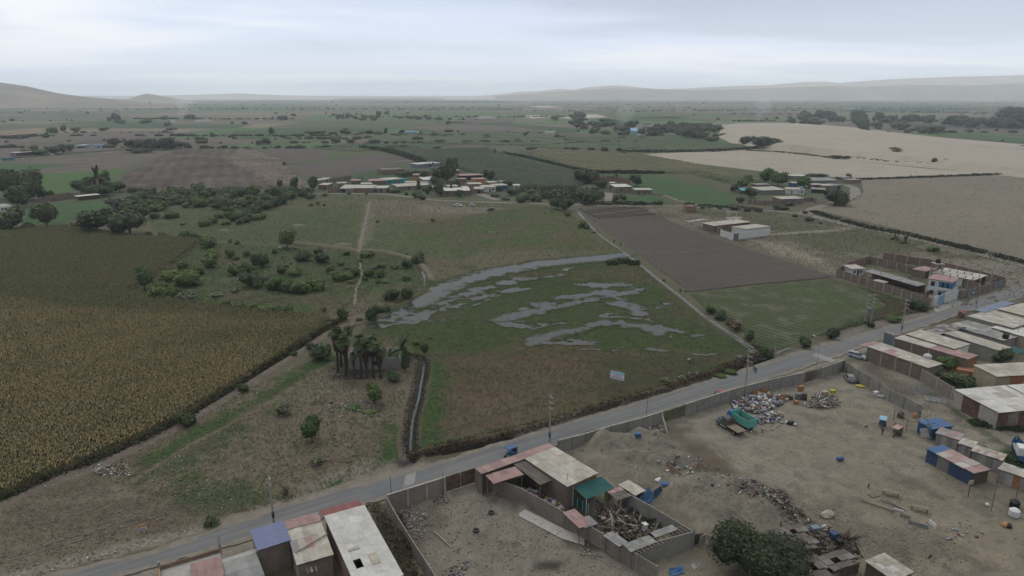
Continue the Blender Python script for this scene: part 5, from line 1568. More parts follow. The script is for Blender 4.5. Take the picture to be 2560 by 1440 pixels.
def fence_wall(label, px, h, m, colm, bay=3.2, colh=0.25, cap=None, name="brick_wall", H=0.0, closed=False, gates=(), slabs=0, group=None, cw=0.26, th=0.15):
    """a yard wall along photographed base points: a panel between each two columns"""
    P_ = [G(a, b, H) for a, b in px]
    for p in P_: p.z = 0
    t = thing(name, label, "wall", P_[0],0, group)
    o0 = P_[0]
    first = True
    for s, (a, b) in enumerate(zip(P_[:-1], P_[1:])):
        L = (b - a).length
        n = max(1, round(L / bay))
        d = (b - a).normalized()
        rz = math.atan2(d.y, d.x)
        for k in range(n + 1):
            if k == 0 and not first: continue
            q = a + d * (L * k / n) - o0
            z = hz1(q.x + o0.x, q.y + o0.y)
            mb = MB(); mb.box((q.x, q.y, (h + colh) / 2 - 0.05),(cw, cw, h + colh + 0.1), rz); mb.build("column", colm, t)
        first = False
        for k in range(n):
            if (s, k) in gates:
                g = gates[(s, k)]
                if g is None: continue
                q0, q1 = a + d * (L * k / n + cw / 2) - o0, a + d * (L * (k + 1) / n - cw / 2) - o0
                wall_part(t, q0, q1, h * 0.96, h * 0.96, g, "gate", 0.06,0.08)
                continue
            q0, q1 = a + d * (L * k / n + cw / 2 - 0.02) - o0, a + d * (L * (k + 1) / n - cw / 2 + 0.02) - o0
            if slabs:
                sh = h / slabs
                for j in range(slabs):
                    wall_part(t, q0, q1, sh * (j + 1) - 0.025, sh * (j + 1) - 0.025, m, "slab", th + (0.012 if j % 2 else 0), sh * j if j else -0.1)
            else: wall_part(t, q0, q1, h, h, m, "panel", th, -0.1)
            if cap is not None:
                mb = MB(); c = (q0 + q1) / 2; mb.box((c.x, c.y, h + 0.06),((q1 - q0).length, th + 0.12,0.1), rz); mb.build("coping", cap, t)
    return t
# ------------------------------------------------------------------ the middle hamlet
HG = "houses of the middle hamlet"
W, Dr = "window", "door"
def hh(*a, **k):
    k.setdefault("group", HG)
    return house(*a, **k)
hh("small pale roofed brick hut at the west end of the hamlet", (781,458),(799,460),7,2.7, BRICKP, CRM)
hh("second pale roofed brick hut in line before the long blank wall", (801,457),(820,457),8,2.9, BRICK, CRM, ops=[(W, .3,.6,1,1.9)])
fence_wall("long brown brick wall behind the two pale roofed huts", [(822,459),(850,454),(879,450)],3.4, BRICK, CONCL, 4)
hh("brown brick house with a pale lean-to roof beside the dry cane", (797,474),(818,475),8,3.4, BRICKR, CRM, hb=3.9, ops=[(Dr, .6,.8,0,2.1)])
fence_wall("brick plot wall with pale columns at the hamlet corner", [(819,483),(850,480),(862,474)],3.6, BRICK, CONCL, 2.6)
hh("grey rendered house with wide cream roof and open carport", (853,482),(884,482),14,3.0, CONC, CRM, hb=3.6, ov=0.8, ops=[(Dr, .05,.35,0,2.5, DARK)])
hh("brick house with two orange wooden gates facing the pasture", (885,482),(932,482),13,3.2, BRICK, CRM, hb=3.7, ov=0.5, ops=[(Dr, .22,.30,0,2.2, WOODO),(Dr, .42,.62,0,2.6, WOODO)])
hh("half built house with white columns beside the orange gates", (934,481),(966,481),13,2.9, BRICKP, CRM, ov=0.6, ops=[(Dr, .1,.3,0,2.4, DARK, WHITE),(Dr, .5,.7,0,2.4, DARK, WHITE)])
hh("house with dull pink roof behind the orange gates", (924,463),(966,462),12,3.0, BRICK, PNK, ov=0.6)
hh("turquoise house with long pale roof in the hamlet middle", (966,461),(1004,458),12,3.3, TURQ, CRM, ov=0.8, ops=[(W, .15,.28,1,2),(W, .5,.62,1,2),(Dr, .75,.85,0,2.2)])
hh("small teal room with flat top beside the turquoise house", (1005,457),(1016,456),6,2.8, TURQ, [TURQ], flat=True)
hh("orange two storey house behind the turquoise house", (1033,453),(1047,453),6,5.0, ORNG, CRM, ops=[(W, .2,.4,3.2,4.2),(W, .6,.8,3.2,4.2)])
hh("long low shed with patched cream roof along the hamlet track", (996,477),(1078,472),15,2.8, BRICKP, CRM, ov=0.6, nu=14, nv=2, ops=[(Dr, .3,.36,0,2.1)])
hh("grey house with a steep pale roof above the long shed", (1060,461),(1092,459),10,3.2, CONC, WHT, hb=4.2, ov=0.4)
hh("unfinished brown brick house with dark windows at the field edge", (957,437),(1010,434),14,4.2, BRICKR, [CONCD], flat=True, ops=[(W, .72,.78,1.4,2.8),(W, .82,.86,1.4,2.8),(W, .9,.96,1.6,2.8)])
hh("blue grey flat house at the far corner of the hamlet", (1045,421),(1100,417),14,3.6, GRYB, WHT, ov=0.5, ops=[(W, .45,.6,1.2,2.4)])
fence_wall("brick compound wall with white columns under the blue grey house", [(1052,439),(1078,440),(1117,433)],4.0, BRICKR, CONCL, 3)
hh("house with dark red roof inside the white columned compound", (1092,431),(1116,428),8,3.4, TURQ, RED, ov=0.5)
hh("pale roofed shed behind the dark hamlet trees", (1102,443),(1134,441),9,2.8, BRICKP, WHT)
hh("open barn with pale pinkish roof on dark posts", (1153,450),(1206,448),13,3.4, WOODD, PNK, hb=3.0, ov=0.9, front=DARK)
hh("bright orange house under the open barn", (1184,459),(1213,458),9,3.2, ORNG, PNK, ov=0.3, ops=[(W, .3,.45,1,2)])
fence_wall("stepped brick wall with pale columns running to the track", [(1122,464),(1150,468),(1184,484)],4.0, BRICKR, CONCL, 3)
hh("brick house with cream roof at the end of the stepped wall", (1185,484),(1208,484),12,3.1, BRICK, CRM, ov=0.5, ops=[(Dr, .4,.7,0,2.4, DARK)])
hh("cream house with white porch by the hamlet track", (1208,480),(1239,479),11,3.2, CREAM, CRM, ov=0.6, front=WHITE, ops=[(Dr, .5,.6,0,2.2, DARK),(W, .7,.88,0.9,2.1)])
hh("blue fronted house at the east end of the hamlet", (1240,476),(1270,474),10,3.2, GRYB, CRM, front=BLUE, ops=[(Dr, .3,.45,0,2.2, BLUE),(W, .6,.8,1,2)])
hh("brick hall with broad pale grey roof behind the parked pickup", (1103,490),(1172,489),16,3.4, BRICK, WHT, hb=3.2, ov=0.9, ops=[(Dr, .6,.8,0,2.4, TURQ),(W, .2,.26,1,2)])
hh("low shed with cream roof between stepped wall and orange house", (1172,470),(1205,469),9,2.7, BRICKP, CRM)
for px, py, w, d_, wm, rm, lab in ((905,471,26,8, BRICK, CRM, "brown house above the grey carport house"),(845,469,22,7, BRICKP, CRM, "pale hut behind the columned plot wall"),(880,462,24,8, BRICKR, PNK, "red brick hut below the blank wall"),(1016,467,26,8, BRICKP, CRM, "pale house between turquoise house and long shed"),(1052,468,22,8, BRICK, GRY_R, "brown house right above the long shed"),(1030,441,24,8, BRICKR, CRM, "brick house below the unfinished one"),(1088,448,20,7, CREAM, CRM, "cream hut beside the white columned compound"),
    (1122,477,24,8, BRICK, CRM, "brown house above the brick hall"),(1148,458,20,7, BRICKR, PNK, "red hut under the pinkish barn"),(1160,480,18,7, CONC, WHT, "grey hut inside the stepped wall"),(1222,467,22,8, BRICKP, CRM, "pale house behind the white porch"),(1250,465,20,7, BRICK, GRY_R, "brown house behind the blue front"),(1128,436,22,8, BRICKR, CRM, "brick house at the cane edge"),(1076,479,20,7, BRICKP, WHT, "pale kiosk at the end of the long shed")):
    hh(lab, (px, py),(px + w, py - 1), d_, 3.0, wm, rm, ops=[(Dr, .2,.35,0,2.1),(W, .55,.75,1,2)])
for i, x in enumerate((982,994,1006,1018,1030,1042)):
    ribbon("garden_bed", [(x, 407 - i),(x + 16,404 - i)],1.2, CONCL, 0.5,0.2)
FG = "houses at the fork of the dirt road"
fence_wall("tall brick compound wall with many pale columns by the fork", [(1487,455),(1532,453),(1576,461)],4.2, BRICKR, CONCL, 3)
hh("brick house with white sheet roof at the fork", (1539,483),(1578,482),13,4.2, BRICK, WHT, hb=4.4, ov=0.4, group=FG, ops=[(W, .3,.42,1.5,2.5)])
hh("low brick house with cream roof beyond the fork house", (1587,486),(1629,486),9,3.0, BRICK, CRM, ov=0.5, group=FG, ops=[(Dr, .2,.3,0,2.1),(W, .55,.68,1,2)])
fence_wall("low grey garden wall with potted plants at the fork", [(1630,489),(1660,488)],1.3, CONC, CONC, 4)
hh("bare roof slab on posts in the brush by the fork", (1444,498),(1473,498),6,2.4, WOODD, CRM, group=FG)
hh("little cream house with bright roof among the plots", (1283,475),(1299,475),7,3.2, CREAM, WHT, group=FG, ops=[(W, .4,.6,1,2)])
hh("narrow dark shed beside the fork house", (1525,468),(1537,468),6,3.0, SBLUE, WHT, group=FG)
hh("small bare pink brick room on the scrub plots", (1716,530),(1740,530),7,3.3, BRICKR, [BRICKR], flat=True, group=FG)
sheet("foundation_slab", [tuple(G(*q)) for q in ((1709,553),(1755,547),(1776,549),(1722,556))], CONCL, 0.15)
sheet("foundation_slab", [tuple(G(*q)) for q in ((1812,545),(1845,541),(1858,546),(1822,550))], CONCL, 0.15)
t = thing("goal_frame", "bare white steel frame standing on the scrub plots", "frame", G(1822,546))
for a, b in (((0,0,0),(0,0,3.6)),((4,0,0),(4,0,3.6)),((0,0,3.6),(4,0,3.6)),((0,4,0),(0,4,3.6)),((0,4,3.6),(0,0,3.6))): MB().bar(a, b, 0.18).build("beam", WHITE, t)
fence_wall("brick yard wall with pale columns of the white farm", [(1757,572),(1780,578),(1802,584)],3.0, BRICK, CONCL, 2.6)
hh("long brick barn with cream roof on the white farm", (1785,581),(1872,571),8,3.2, BRICK, CRM, ov=0.5, nu=12, nv=1, group=None)
fence_wall("white plastered wall round the farm yard by the ploughed field", [(1801,590),(1832,601),(1846,599),(1924,589)],3.2, WHITE, WHITE, 3.4,0.05, gates={(1,0): STEEL})
hh("wide cream roofed shed behind the white farm wall", (1862,592),(1923,585),9,3.6, WHITE, CRM, hb=3.2, ov=0.3, nu=8, nv=1, group=None)
RG = "houses of the hamlet under the sand field"
hr = lambda *a, **k: house(*a, **{"group": RG, **k})
hr("white roofed house at the top of the sand hamlet", (1970,449),(2012,450),10,3.0, BRICKP, WHT, ov=0.5)
hr("blue walled room between the two leafy trees", (1980,468),(1993,468),6,3.0, BLUE, WHT)
hr("long shed with grey corrugated roof in the sand hamlet", (2022,463),(2094,462),14,3.2, CONC, GRY_R, hb=3.6, ov=0.6, nu=12, nv=2)
hr("red brick house with pale awning before the grey shed", (2030,474),(2056,474),7,3.4, BRICKR, CRM, ov=0.6, ops=[(Dr, .3,.5,0,2.2, DARK),(W, .65,.85,1,2)])
hr("brick house with flat cream top beside the pale awning", (2057,477),(2082,477),8,3.6, BRICKP, CRM, ops=[(W, .35,.55,1.2,2.2)])
hr("open dark fronted shed below the red brick house", (2028,482),(2062,484),8,2.6, WOODD, GRY_R, ov=0.7, front=DARK)
hr("grey gabled store with black door on the hamlet track", (2088,475),(2103,474),9,3.2, CONC, GRY_R, ops=[(Dr, .2,.8,0,2.6, DARK)])
hr("low red brick sheds at the far end of the sand hamlet", (2122,459),(2152,458),8,2.6, BRICKR, GRY_R)
hr("patchy grey roofed shack beside the far red brick sheds", (2107,452),(2130,451),8,2.4, WOODD, GRY_R)
hr("concrete house with rough half laid roof west of the white house", (1905,487),(1962,485),14,2.8, CONCD, CRM, hb=3.2, nu=8, nv=2)
hr("white house with mint side and blue tank on its roof", (1968,485),(2010,486),10,3.2, WHITE, CRM, ov=0.5, side=MINT, ops=[(Dr, .22,.30,0,2.2, BRICKR),(W, .62,.68,1,2),(W, .8,.9,1,2.1)])
hr("brick workshop with pale roof and blue gate", (1952,511),(2007,509),9,3.2, BRICK, CRM, hb=3.4, ov=0.3, ops=[(Dr, .48,.62,0,3.0, BLUE)])
fence_wall("brick plot wall with thin columns below the sand hamlet", [(1868,509),(1905,513),(1950,512)],2.8, BRICK, CONCL, 3)
fence_wall("brick wall with grey gate beside the brick workshop", [(2008,505),(2030,503),(2042,507)],2.6, BRICKR, CONCL, 3, gates={(1,0): STEEL})
hr("shack with turquoise awning among the trees", (1853,486),(1875,486),6,2.6, WOODD, [TURQ], hb=3.4)
hr("small grey brick room beside the turquoise awning", (1884,486),(1906,486),6,2.8, CONC, [CONC], flat=True, ops=[(W, .4,.6,1,2)])
hr("pale roofed red walled porch above the awning", (1890,472),(1925,471),7,2.8, BRICKR, GRY_R)
tk = thing("water_tank", "light blue tank on top of the white mint house", "tank", G(2003,472,3.8))
MB().lathe([(0.9,0),(1.0,0.2),(1.0,1.3),(0.5,1.6)],12).build("tank_body", SKYB, tk)
house("white flat roofed house at the west edge of the frame", (-40,536),(32,528),12,3.4, WHITE, [CONCL], flat=True, ops=[(W, .62,.68,.9,2.3),(W, .76,.82,.9,2.3),(W, .9,.95,.9,2.3)])
fence_wall("adobe wall behind the lower green field", [(78,507),(128,504),(150,500)],2.6, ADOBE, ADOBE, 4)
house("roofless adobe ruin under the bright green field", (142,503),(196,494),10,2.8, ADOBE, None)
house("adobe hut with white awnings beside the adobe ruin", (197,502),(249,497),6,2.6, ADOBE, WHT, ov=0.8, front=WOODD, nu=5, nv=1)
house("open hall with long dull red roof on the west plain", (24,347),(94,342),30,5.0, WOODD, RED, ov=2)
house("pale roofed yard house among the western trees", (150,381),(171,379),12,3.5, CONC, WHT)
house("long sky blue house on the western plain", (203,371),(227,369),10,3.6, SKYB, WHT)
house("second sky blue house next to the long one", (236,372),(262,371),12,4.4, SKYB, [GRYB], ops=[(W, .3,.5,1,2.4)])
fence_wall("long pale wall behind the sky blue houses", [(185,363),(225,360),(268,357)],3.2, CONCL, CONCL, 8)
house("bus depot roof with teal trim on the western plain", (42,392),(108,387),12,4.2, CONCD, WHT, front=DARK)
house("blue and white farmhouse out on the green plain", (1013,337),(1043,337),16,5.2, WHITE, [SKYB], front=SKYB, ops=[(W, .15,.3,1.2,3.4, BLUE),(W, .5,.6,1.2,3.4, BLUE)])
house("small white house with turquoise end in the cane", (1363,334),(1388,334),12,4.0, WHITE, WHT, side=TURQ)
house("white roofed barn far out among the trees", (1206,298),(1243,297),30,5.0, WHITE, WHT)
house("pale house with dark windows in the wooded village", (1622,322),(1648,321),16,5.0, BRICKP, CRM, ops=[(W, .2,.4,1,3),(W, .6,.8,1,3)])
house("grey roofed house near the dune in the wooded village", (1655,323),(1692,323),16,5.0, CONCL, GRY_R, ops=[(W, .3,.5,1,3)])
house("small pink house above the pale house in the village", (1611,314),(1627,314),12,5.0, BRICKP, PNK)
house("pale blue steep roofed chapel in the village smoke", (1578,338),(1594,338),12,7.0, SKYB, [SKYB], hb=11)
house("white shed at the foot of the pale blue chapel", (1594,342),(1602,342),10,4.0, WHITE, WHT)
house("far white hut on the western plain", (427,306),(434,306),14,5.0, WHITE, WHT)
house("far long white barn past the western trees", (493,305),(532,304),16,4.0, WHITE, WHT)
house("pale warehouse far off near the hazy wood", (2115,277),(2145,277),40,9, CONCL, WHT)
house("white works building at the eastern frame edge", (2530,385),(2600,388),16,6, WHITE, GRY_R)
tw = thing("water_tower", "slim white water tower on the hazy plain", "tower", G(376,267))
MB().lathe([(3.5,0),(3.0,18),(6.5,26),(6.5,32),(2,34)],10).build("tower_body", WHITE, tw)
# ------------------------------------------------------------------ near buildings
def shed(label, p0, p1, p2, H, sides, rm, nu, nv, corr=0, drop=0.0, inset=0.25, name="shed", cat="shed", group=None, bays=0, **kw):
    """roof over three photographed corners at height H; sides = materials of y=0, x=L, y=D, x=0 (None: open on posts)"""
    l = Lot(p0, p1, p2, H)
    t = thing(name, label, cat, l.o, l.rz, group)
    L, D, i = l.L, l.D, inset
    if l.flip:
        sides = [sides[0], sides[3], sides[2], sides[1]]
        if kw.get('alt'): kw['alt'] = {(nu - 1 - a, b): v for (a, b), v in kw['alt'].items()}
        if kw.get('skip'): kw['skip'] = tuple((nu - 1 - a, b) for a, b in kw['skip'])
    h0, h1 = H - 0.16, H - drop - 0.16
    C4 = [((i, i),(L - i, i), h0, h0),((L - i, i),(L - i, D - i), h0, h1),((L - i, D - i),(i, D - i), h1, h1),((i, D - i),(i, i), h1, h0)]
    for (a, b, ha, hb), m in zip(C4, sides):
        if m is None: continue
        if isinstance(m, list):
            n = len(m)
            for k in range(n):
                f0, f1 = k / n, (k + 1) / n
                q0 = (a[0] + (b[0] - a[0]) * f0, a[1] + (b[1] - a[1]) * f0); q1 = (a[0] + (b[0] - a[0]) * f1, a[1] + (b[1] - a[1]) * f1)
                if m[k] is not None: wall_part(t, q0, q1, ha + (hb - ha) * f0, ha + (hb - ha) * f1, m[k], "wall_panel", 0.12 + 0.02 * (k % 2))
        else: wall_part(t, a, b, ha, hb, m)
        if bays:
            d = Vector((b[0] - a[0], b[1] - a[1],0)); n = max(1, round(d.length / bays))
            for k in range(n + 1):
                q = Vector((a[0], a[1],0)) + d * (k / n)
                mb = MB(); mb.box((q.x, q.y, ha / 2),(0.3,0.3, ha),0); mb.build("column", CONCL, t)
    for k, (x, y, h) in enumerate(((i, i, h0),(L - i, i, h0),(L - i, D - i, h1),(i, D - i, h1))):
        if sides[k] is None or sides[k - 1] is None:
            MB().tube((x, y, -0.1),(x, y, h),0.09,0.08,6).build("post", WOOD, t)
    if rm is not None: roof(t, (0,0, H),(L, 0, H),(0, D, H - drop), nu, nv, rm, corr, **kw)
    return t, l
t, l = shed("long white roofed house with dark red awning at the roadside", (810,1290),(911,1262),(1000,1440),4.6,[BRICKP, BRICK, BRICK, BRICKR], WHT, 6,9,0, jit=0.012, skip=((1,6),), name="long_house", cat="house")
q = [l.loc(a, b, 4.6) for a, b in ((796,1272),(896,1242),(911,1262),(808,1290))]
yb, xa = q[0].y, min(q[0].x, q[1].x)
roof(t, (xa, yb, 4.25),(xa + l.L, yb, 4.25),(xa, 0.1 if yb < 0 else l.D - 0.1,4.45),8,1, RED, 4, name="awning", jit=0.01)
mb = MB(); mb.bx(1.9,3.0,12.0,14.4,4.66,4.72); mb.build("roof_patch", CRM[3], t)
mb = MB(); mb.bx(3.6,5.2,9.6,10.2,4.66,4.72); mb.build("roof_patch", CRM[1], t)
t, l = shed("cream roofed house with pink roof strip and brush pile between blue roof and long house", (716,1326),(803,1303),(743,1412),4.2,[BRICK, BRICK, BRICK, CONC], CRM, 5,3,0, name="patched_house", cat="house", jit=0.03, alt={(2,1): PNK, (0,1): GRY_R})
q = l.loc(708,1303,4.2)
roof(t, (0, q.y, 4.2),(l.L, q.y, 4.2),(0,0 if q.y < 0 else l.D, 4.3),6,1, PNK, 4, name="front_roof", jit=0.02)
mb = MB(); mb.bar((-0.2, l.D * 0.45,4.45),(l.L * 0.95, l.D * 0.72,4.42),0.12); mb.build("loose_beam", WOOD, t)
t, l = shed("house with blue violet corrugated roof at the bottom of the road", (625,1326),(707,1301),(635,1372),4.8,[BRICK, BRICK, BRICK, CONC], BLU, 6,1,5, name="blue_roof_house", cat="house", jit=0.006, drop=0.4)
t, l = shed("grey corrugated metal house under a flat concrete edge", (556,1408),(640,1381),(568,1470),3.6,[[STEEL] * 8, STEEL, STEEL, STEEL], GRY_R, 3,2,0, name="metal_house", cat="house", jit=0.01)
mb = MB(); mb.bx(-0.2, l.L + 0.1,-0.9,0.0,3.45,3.62); mb.build("ledge", CONCL, t)
l = Lot((398,1424),(552,1378),(412,1500),3.6)
t = thing("flat_roof_house", "flat roofed house with red brick parapet and pink sheet at the bottom edge", "house", l.o, l.rz)
L, D = l.L, l.D
wall_part(t, (0,0),(L, 0),4.1,4.1, BRICKR); wall_part(t, (L, 0),(L, D),4.1,4.1, ORNG); wall_part(t, (0, D),(0,0),3.4,3.4, CONCD)
mb = MB(); mb.bx(0.1, L - 0.1,0.1, D, 3.35,3.5); mb.build("roof_slab", CONCL, t)
roof(t, (0.25,1.6,4.0),(L * 0.52,1.6,4.05),(0.25,6.0,3.9),5,1, PNK, 4, name="lean_to_roof")
for x in (0.05, L - 0.05): MB().box((x, 0.0,2.4),(0.35,0.4,4.9)).build("column", CONC, t)
for k in range(4): MB().tube((-0.1 + 0.09 * k, 0.05,4.8),(-0.1 + 0.10 * k, 0.05,6.1),0.018, n=5).build("rebar", RUST, t)
tb = thing("blue_tub", "bright blue oval tub in the yard behind the blue violet roof", "tub", G(703,1417),0.4)
MB().lathe([(0.45,0),(0.62,0.5),(0.56,0.5),(0.40,0.1)],12).build("tub_body", BLUE, tb)
for i, q in enumerate((((762,1405),(771,1432)),((774,1402),(780,1430)),((784,1400),(792,1428)))):
    mb = MB(); mb.bar(G(*q[0],3.4), G(*q[1],2.9),0.35,0.05)
    tag(mb.build("loose_board", [WOOD, CREAM, WOOD][i], None),["brown board laid across the shed edge by the brush pile", "yellow board laid across the shed edge by the brush pile", "short board at the outer end of the shed edge"][i], "board")
fence_wall("brick wall with coping between the tyre yard and the road", [(972,1279),(1112,1234)],3.1, BRICKP, CONCL, 3.6,0.15, CRM[0], cw=0.34)
t = thing("yard_gate", "rusty double steel gate of the tyre yard", "gate", G(1114,1230))
g0, g1 = Vector((0,0,0)), G(1189,1206) - G(1114,1230)
for k in (0,1):
    wall_part(t, g0.lerp(g1,0.02 + 0.49 * k), g0.lerp(g1,0.49 + 0.49 * k),2.9,2.9, RUST, "gate_leaf", 0.07,0.1)
    mb = MB()
    for z in (0.5,1.4,2.4): mb.bar(g0.lerp(g1,0.03 + 0.49 * k) + ZV * z + Vector((0.0,-0.06,0)), g0.lerp(g1,0.48 + 0.49 * k) + ZV * z + Vector((0,-0.06,0)),0.06)
    mb.build("gate_brace", RUST, t)
fence_wall("pale brick wall between the tyre yard and the dry weed strip", [(970,1281),(1000,1335),(1035,1392),(1078,1460),(1120,1530)],2.6, BRICKP, CONC, 3.4,0.05)
fence_wall("long grey brick wall between tyre yard and burnt works", [(1191,1208),(1305,1257),(1377,1298),(1465,1348),(1545,1396),(1640,1456)],2.7, BRICKP, CONC, 3.6,0.08)
fence_wall("high concrete wall closing the burnt works at its low corner", [(1597,1408),(1731,1372)],3.0, CONC, CONC, 5.0,0.06)
fence_wall("concrete wall between the burnt works and the earth heaps", [(1731,1372),(1690,1346),(1620,1303),(1556,1266)],3.0, CONC, CONC, 3.4,0.06)
t, l = shed("big cream sheet roofed house of the burnt works", (1312,1147),(1388,1117),(1420,1216),4.3,[BRICK, BRICK, BRICK, BRICK], CRM, 6,4,0, jit=0.012, name="works_house", cat="house")
t, l = shed("long pink sheet roof along the road before the works house", (1188,1172),(1373,1108),(1201,1186),4.2,[BRICK, None, None, BRICK], PNK, 12,1,4, name="front_roof", cat="roof", jit=0.015)
shed("reed mat roof beside the big cream roof", (1282,1160),(1311,1149),(1342,1212),3.9,[None] * 4, MATT, 5,4,3, jit=0.05, name="mat_shelter", cat="shelter", drop=0.3)
shed("small pinkish roof near the rusty gate of the tyre yard", (1213,1188),(1288,1166),(1243,1206),3.8,[None] * 4, PNK, 5,1,3, name="lean_to", cat="shelter", jit=0.02)
l = Lot((1433,1221),(1503,1193),(1464,1246),3.4)
t = thing("shade_net", "sagging dark green shade net before the works house", "shade net", l.o, l.rz)
n = 10; mb = MB()
for a in range(n):
    for b in range(n):
        pts = []
        for da, db in ((0,0),(1,0),(1,1),(0,1)):
            u, v = (a + da) / n, (b + db) / n
            pts.append((u * l.L, v * l.D, 3.6 - 0.5 * math.sin(math.pi * u) * math.sin(math.pi * v) - 0.5 * v + 0.10 * math.sin(9 * u) * v))
        mb.poly(pts)
mb.build("net", SHADE, t)
for x, y in ((0,0),(l.L, 0),(l.L, l.D),(0, l.D)): MB().tube((x, y, 0),(x, y, 3.6 - 0.5 * (y > 0)),0.06, n=6).build("post", WHITE, t)
t = thing("net_fence", "green net fence on white posts under the shade net", "fence", G(1430,1262))
a, b = Vector((0,0,0)), G(1470,1286) - G(1430,1262)
for k in range(4): MB().tube(a.lerp(b, k / 3), a.lerp(b, k / 3) + ZV * 2.0,0.05, n=6).build("post", WHITE, t)
for k in range(3): wall_part(t, a.lerp(b, k / 3 + 0.01), a.lerp(b, (k + 1) / 3 - 0.01),1.9,1.9, SHADE, "net_panel", 0.04,0.1)
t = thing("lime_booth", "lime green board wall with brown door beside the shade net", "wall", G(1511,1253))
a, b = Vector((0,0,0)), G(1532,1246) - G(1511,1253)
for k, m in enumerate((LIME, WOODD, LIME)): wall_part(t, a.lerp(b, k / 3), a.lerp(b, (k + 1) / 3),2.3,2.3, m, "board", 0.08)
shed("small roof of pink and reed sheets over the works store", (1516,1228),(1551,1217),(1541,1252),3.0,[None] * 4, PNK, 4,3,3, jit=0.05, name="store_roof", cat="shelter", alt={(i, j): MATT for i in range(4) for j in (1,2)})
shed("pink and grey sheet lean-to against the long grey wall", (1407,1282),(1437,1272),(1462,1316),2.9,[None] * 4, PNK, 3,2,4, jit=0.03, name="wall_lean_to", cat="shelter")
shed("grey sheet lean-to below the pink one on the long wall", (1440,1300),(1473,1289),(1470,1318),2.8,[None] * 4, GRY_R, 3,2,4, jit=0.04, name="wall_lean_to", cat="shelter")
shed("ash grey mat roof low on the long wall of the burnt works", (1508,1340),(1530,1328),(1560,1360),2.7,[None] * 4, GRY_R, 3,3,3, jit=0.05, name="mat_roof", cat="shelter")
shed("wide ash grey mat roof along the closing wall", (1557,1362),(1622,1338),(1578,1380),2.9,[None] * 4, GRY_R, 6,2,3, jit=0.05, name="mat_roof", cat="shelter")
shed("grey mat roof in the far low corner of the burnt works", (1625,1332),(1680,1312),(1637,1345),2.9,[None] * 4, GRY_R, 5,2,3, jit=0.06, name="mat_roof", cat="shelter")
t = thing("rafters", "bare roof rafters left along the closing wall", "rafters", G(1600,1404,0))
a, b = G(1604,1383,3.0) - t.location, G(1722,1332,3.0) - t.location
n = (b - a).normalized(); pn = Vector((-n.y, n.x, 0))
for k in range(14):
    q = a.lerp(b, k / 13); MB().bar(q, q + pn * 1.9 - ZV * 0.1,0.09).build("rafter", WOOD, t)
MB().bar(a + pn * 1.9 - ZV * 0.1, b + pn * 1.9 - ZV * 0.1,0.1).build("purlin", WOOD, t)
shed("cream sheet shed beside the blue tarps at the earth heaps", (1545,1212),(1572,1200),(1590,1238),2.6,[TARPN, TARPN, None, None], CRM, 3,3,3, jit=0.05, name="tarp_shed", cat="shed")
def tarp(label, pts, m, name="tarp", wob=0.25, seed=3):
    """a cloth over photographed corner points (px, py, z)"""
    a, b, c, d = [G(x, y, z) for x, y, z in pts]
    o = Vector((a.x, a.y, 0))
    n = 12; r = random.Random(seed); mb = MB()
    ph = [r.uniform(0,6) for _ in range(4)]
    def P2(u, v):
        p = a.lerp(b, u).lerp(d.lerp(c, u), v) - o
        e = math.sin(math.pi * u) * math.sin(math.pi * v)
        return p + ZV * (wob * (math.sin(7 * u + ph[0]) * 0.4 + math.sin(9 * v + 3 * u + ph[1]) * 0.4 - 0.5) * (0.25 + e)) + Vector((0.10 * wob * math.sin(11 * v + ph[2]),0.1 * wob * math.sin(10 * u),0))
    for i in range(n):
        for j in range(n):
            q = [P2((i + s) / n, (j + w) / n) for s, w in ((0,0),(1,0),(1,1),(0,1))]
            for p in q: p.z = max(p.z, 0.03)
            mb.poly(q)
    me = mb.mesh(name)
    bm = bmesh.new(); bm.from_mesh(me); bmesh.ops.remove_doubles(bm, verts=bm.verts, dist=0.001); bm.to_mesh(me); bm.free()
    ob = link(name, me, m); ob.location = o
    return tag(ob, label, "tarp")
tarp("faded blue tarp slumped over the end of the cream sheet shed", [(1592,1250,1.8),(1622,1216,2.2),(1642,1252,0.1),(1615,1262,0.1)], TARPB, seed=1)
tarp("greyish blue tarp hung between two posts by the earth heap", [(1632,1228,1.8),(1652,1214,2.2),(1664,1242,0.2),(1640,1250,0.2)], TARPN, seed=2)
sheet("concrete_floor", [tuple(G(*q)) for q in ((1292,1288),(1312,1274),(1400,1318),(1465,1346),(1460,1364),(1404,1347))], CONCL, 0.06)
JW = [(1395,1134),(1462,1116),(1527,1096),(1607,1074),(1659,1057),(1711,1040),(1827,1002),(1920,977),(2010,957),(2051,946),(2107,926)]
fence_wall("long precast concrete wall of the scrap yard along the road", JW, 2.7, CONC, CONCD, 3.7,0.08, CRM[0], "concrete_wall", slabs=4, gates={(4,0): GATEG, (4,1): GATEG, (8,0): RUST, (8,1): RUSTY}, th=0.10, cw=0.2)
fence_wall("precast concrete wall between the scrap yard and the alley", [(2109,927),(2145,952),(2197,982),(2222,1003),(2258,1020),(2300,1043)],2.7, CONC, CONCD, 3.6,0.06, None, "concrete_wall", slabs=4, th=0.10, cw=0.2)
mb = MB(); mb.bar(G(1654,1031,2.5), G(1669,1085),0.3,0.12)
tag(mb.build("leaning_post", CONC, None), "concrete post leaning against the scrap yard wall", "post")
t, l = shed("long cream roofed house with brick side wall behind the silver estate car", (2167,866),(2204,857),(2302,925),3.7,[BRICK, BRICK, BRICK, BRICK], CRM, 3,8,0, bays=4.2, jit=0.02, name="long_house", cat="house", alt={(0,2): PNK, (1,2): PNK, (0,3): PNK})
q = l.loc(2151,866,3.7)
roof(t, (0,-2.2,3.4),(l.L, -2.2,3.4),(0,0,3.7),4,1, PNK, 4, name="awning")
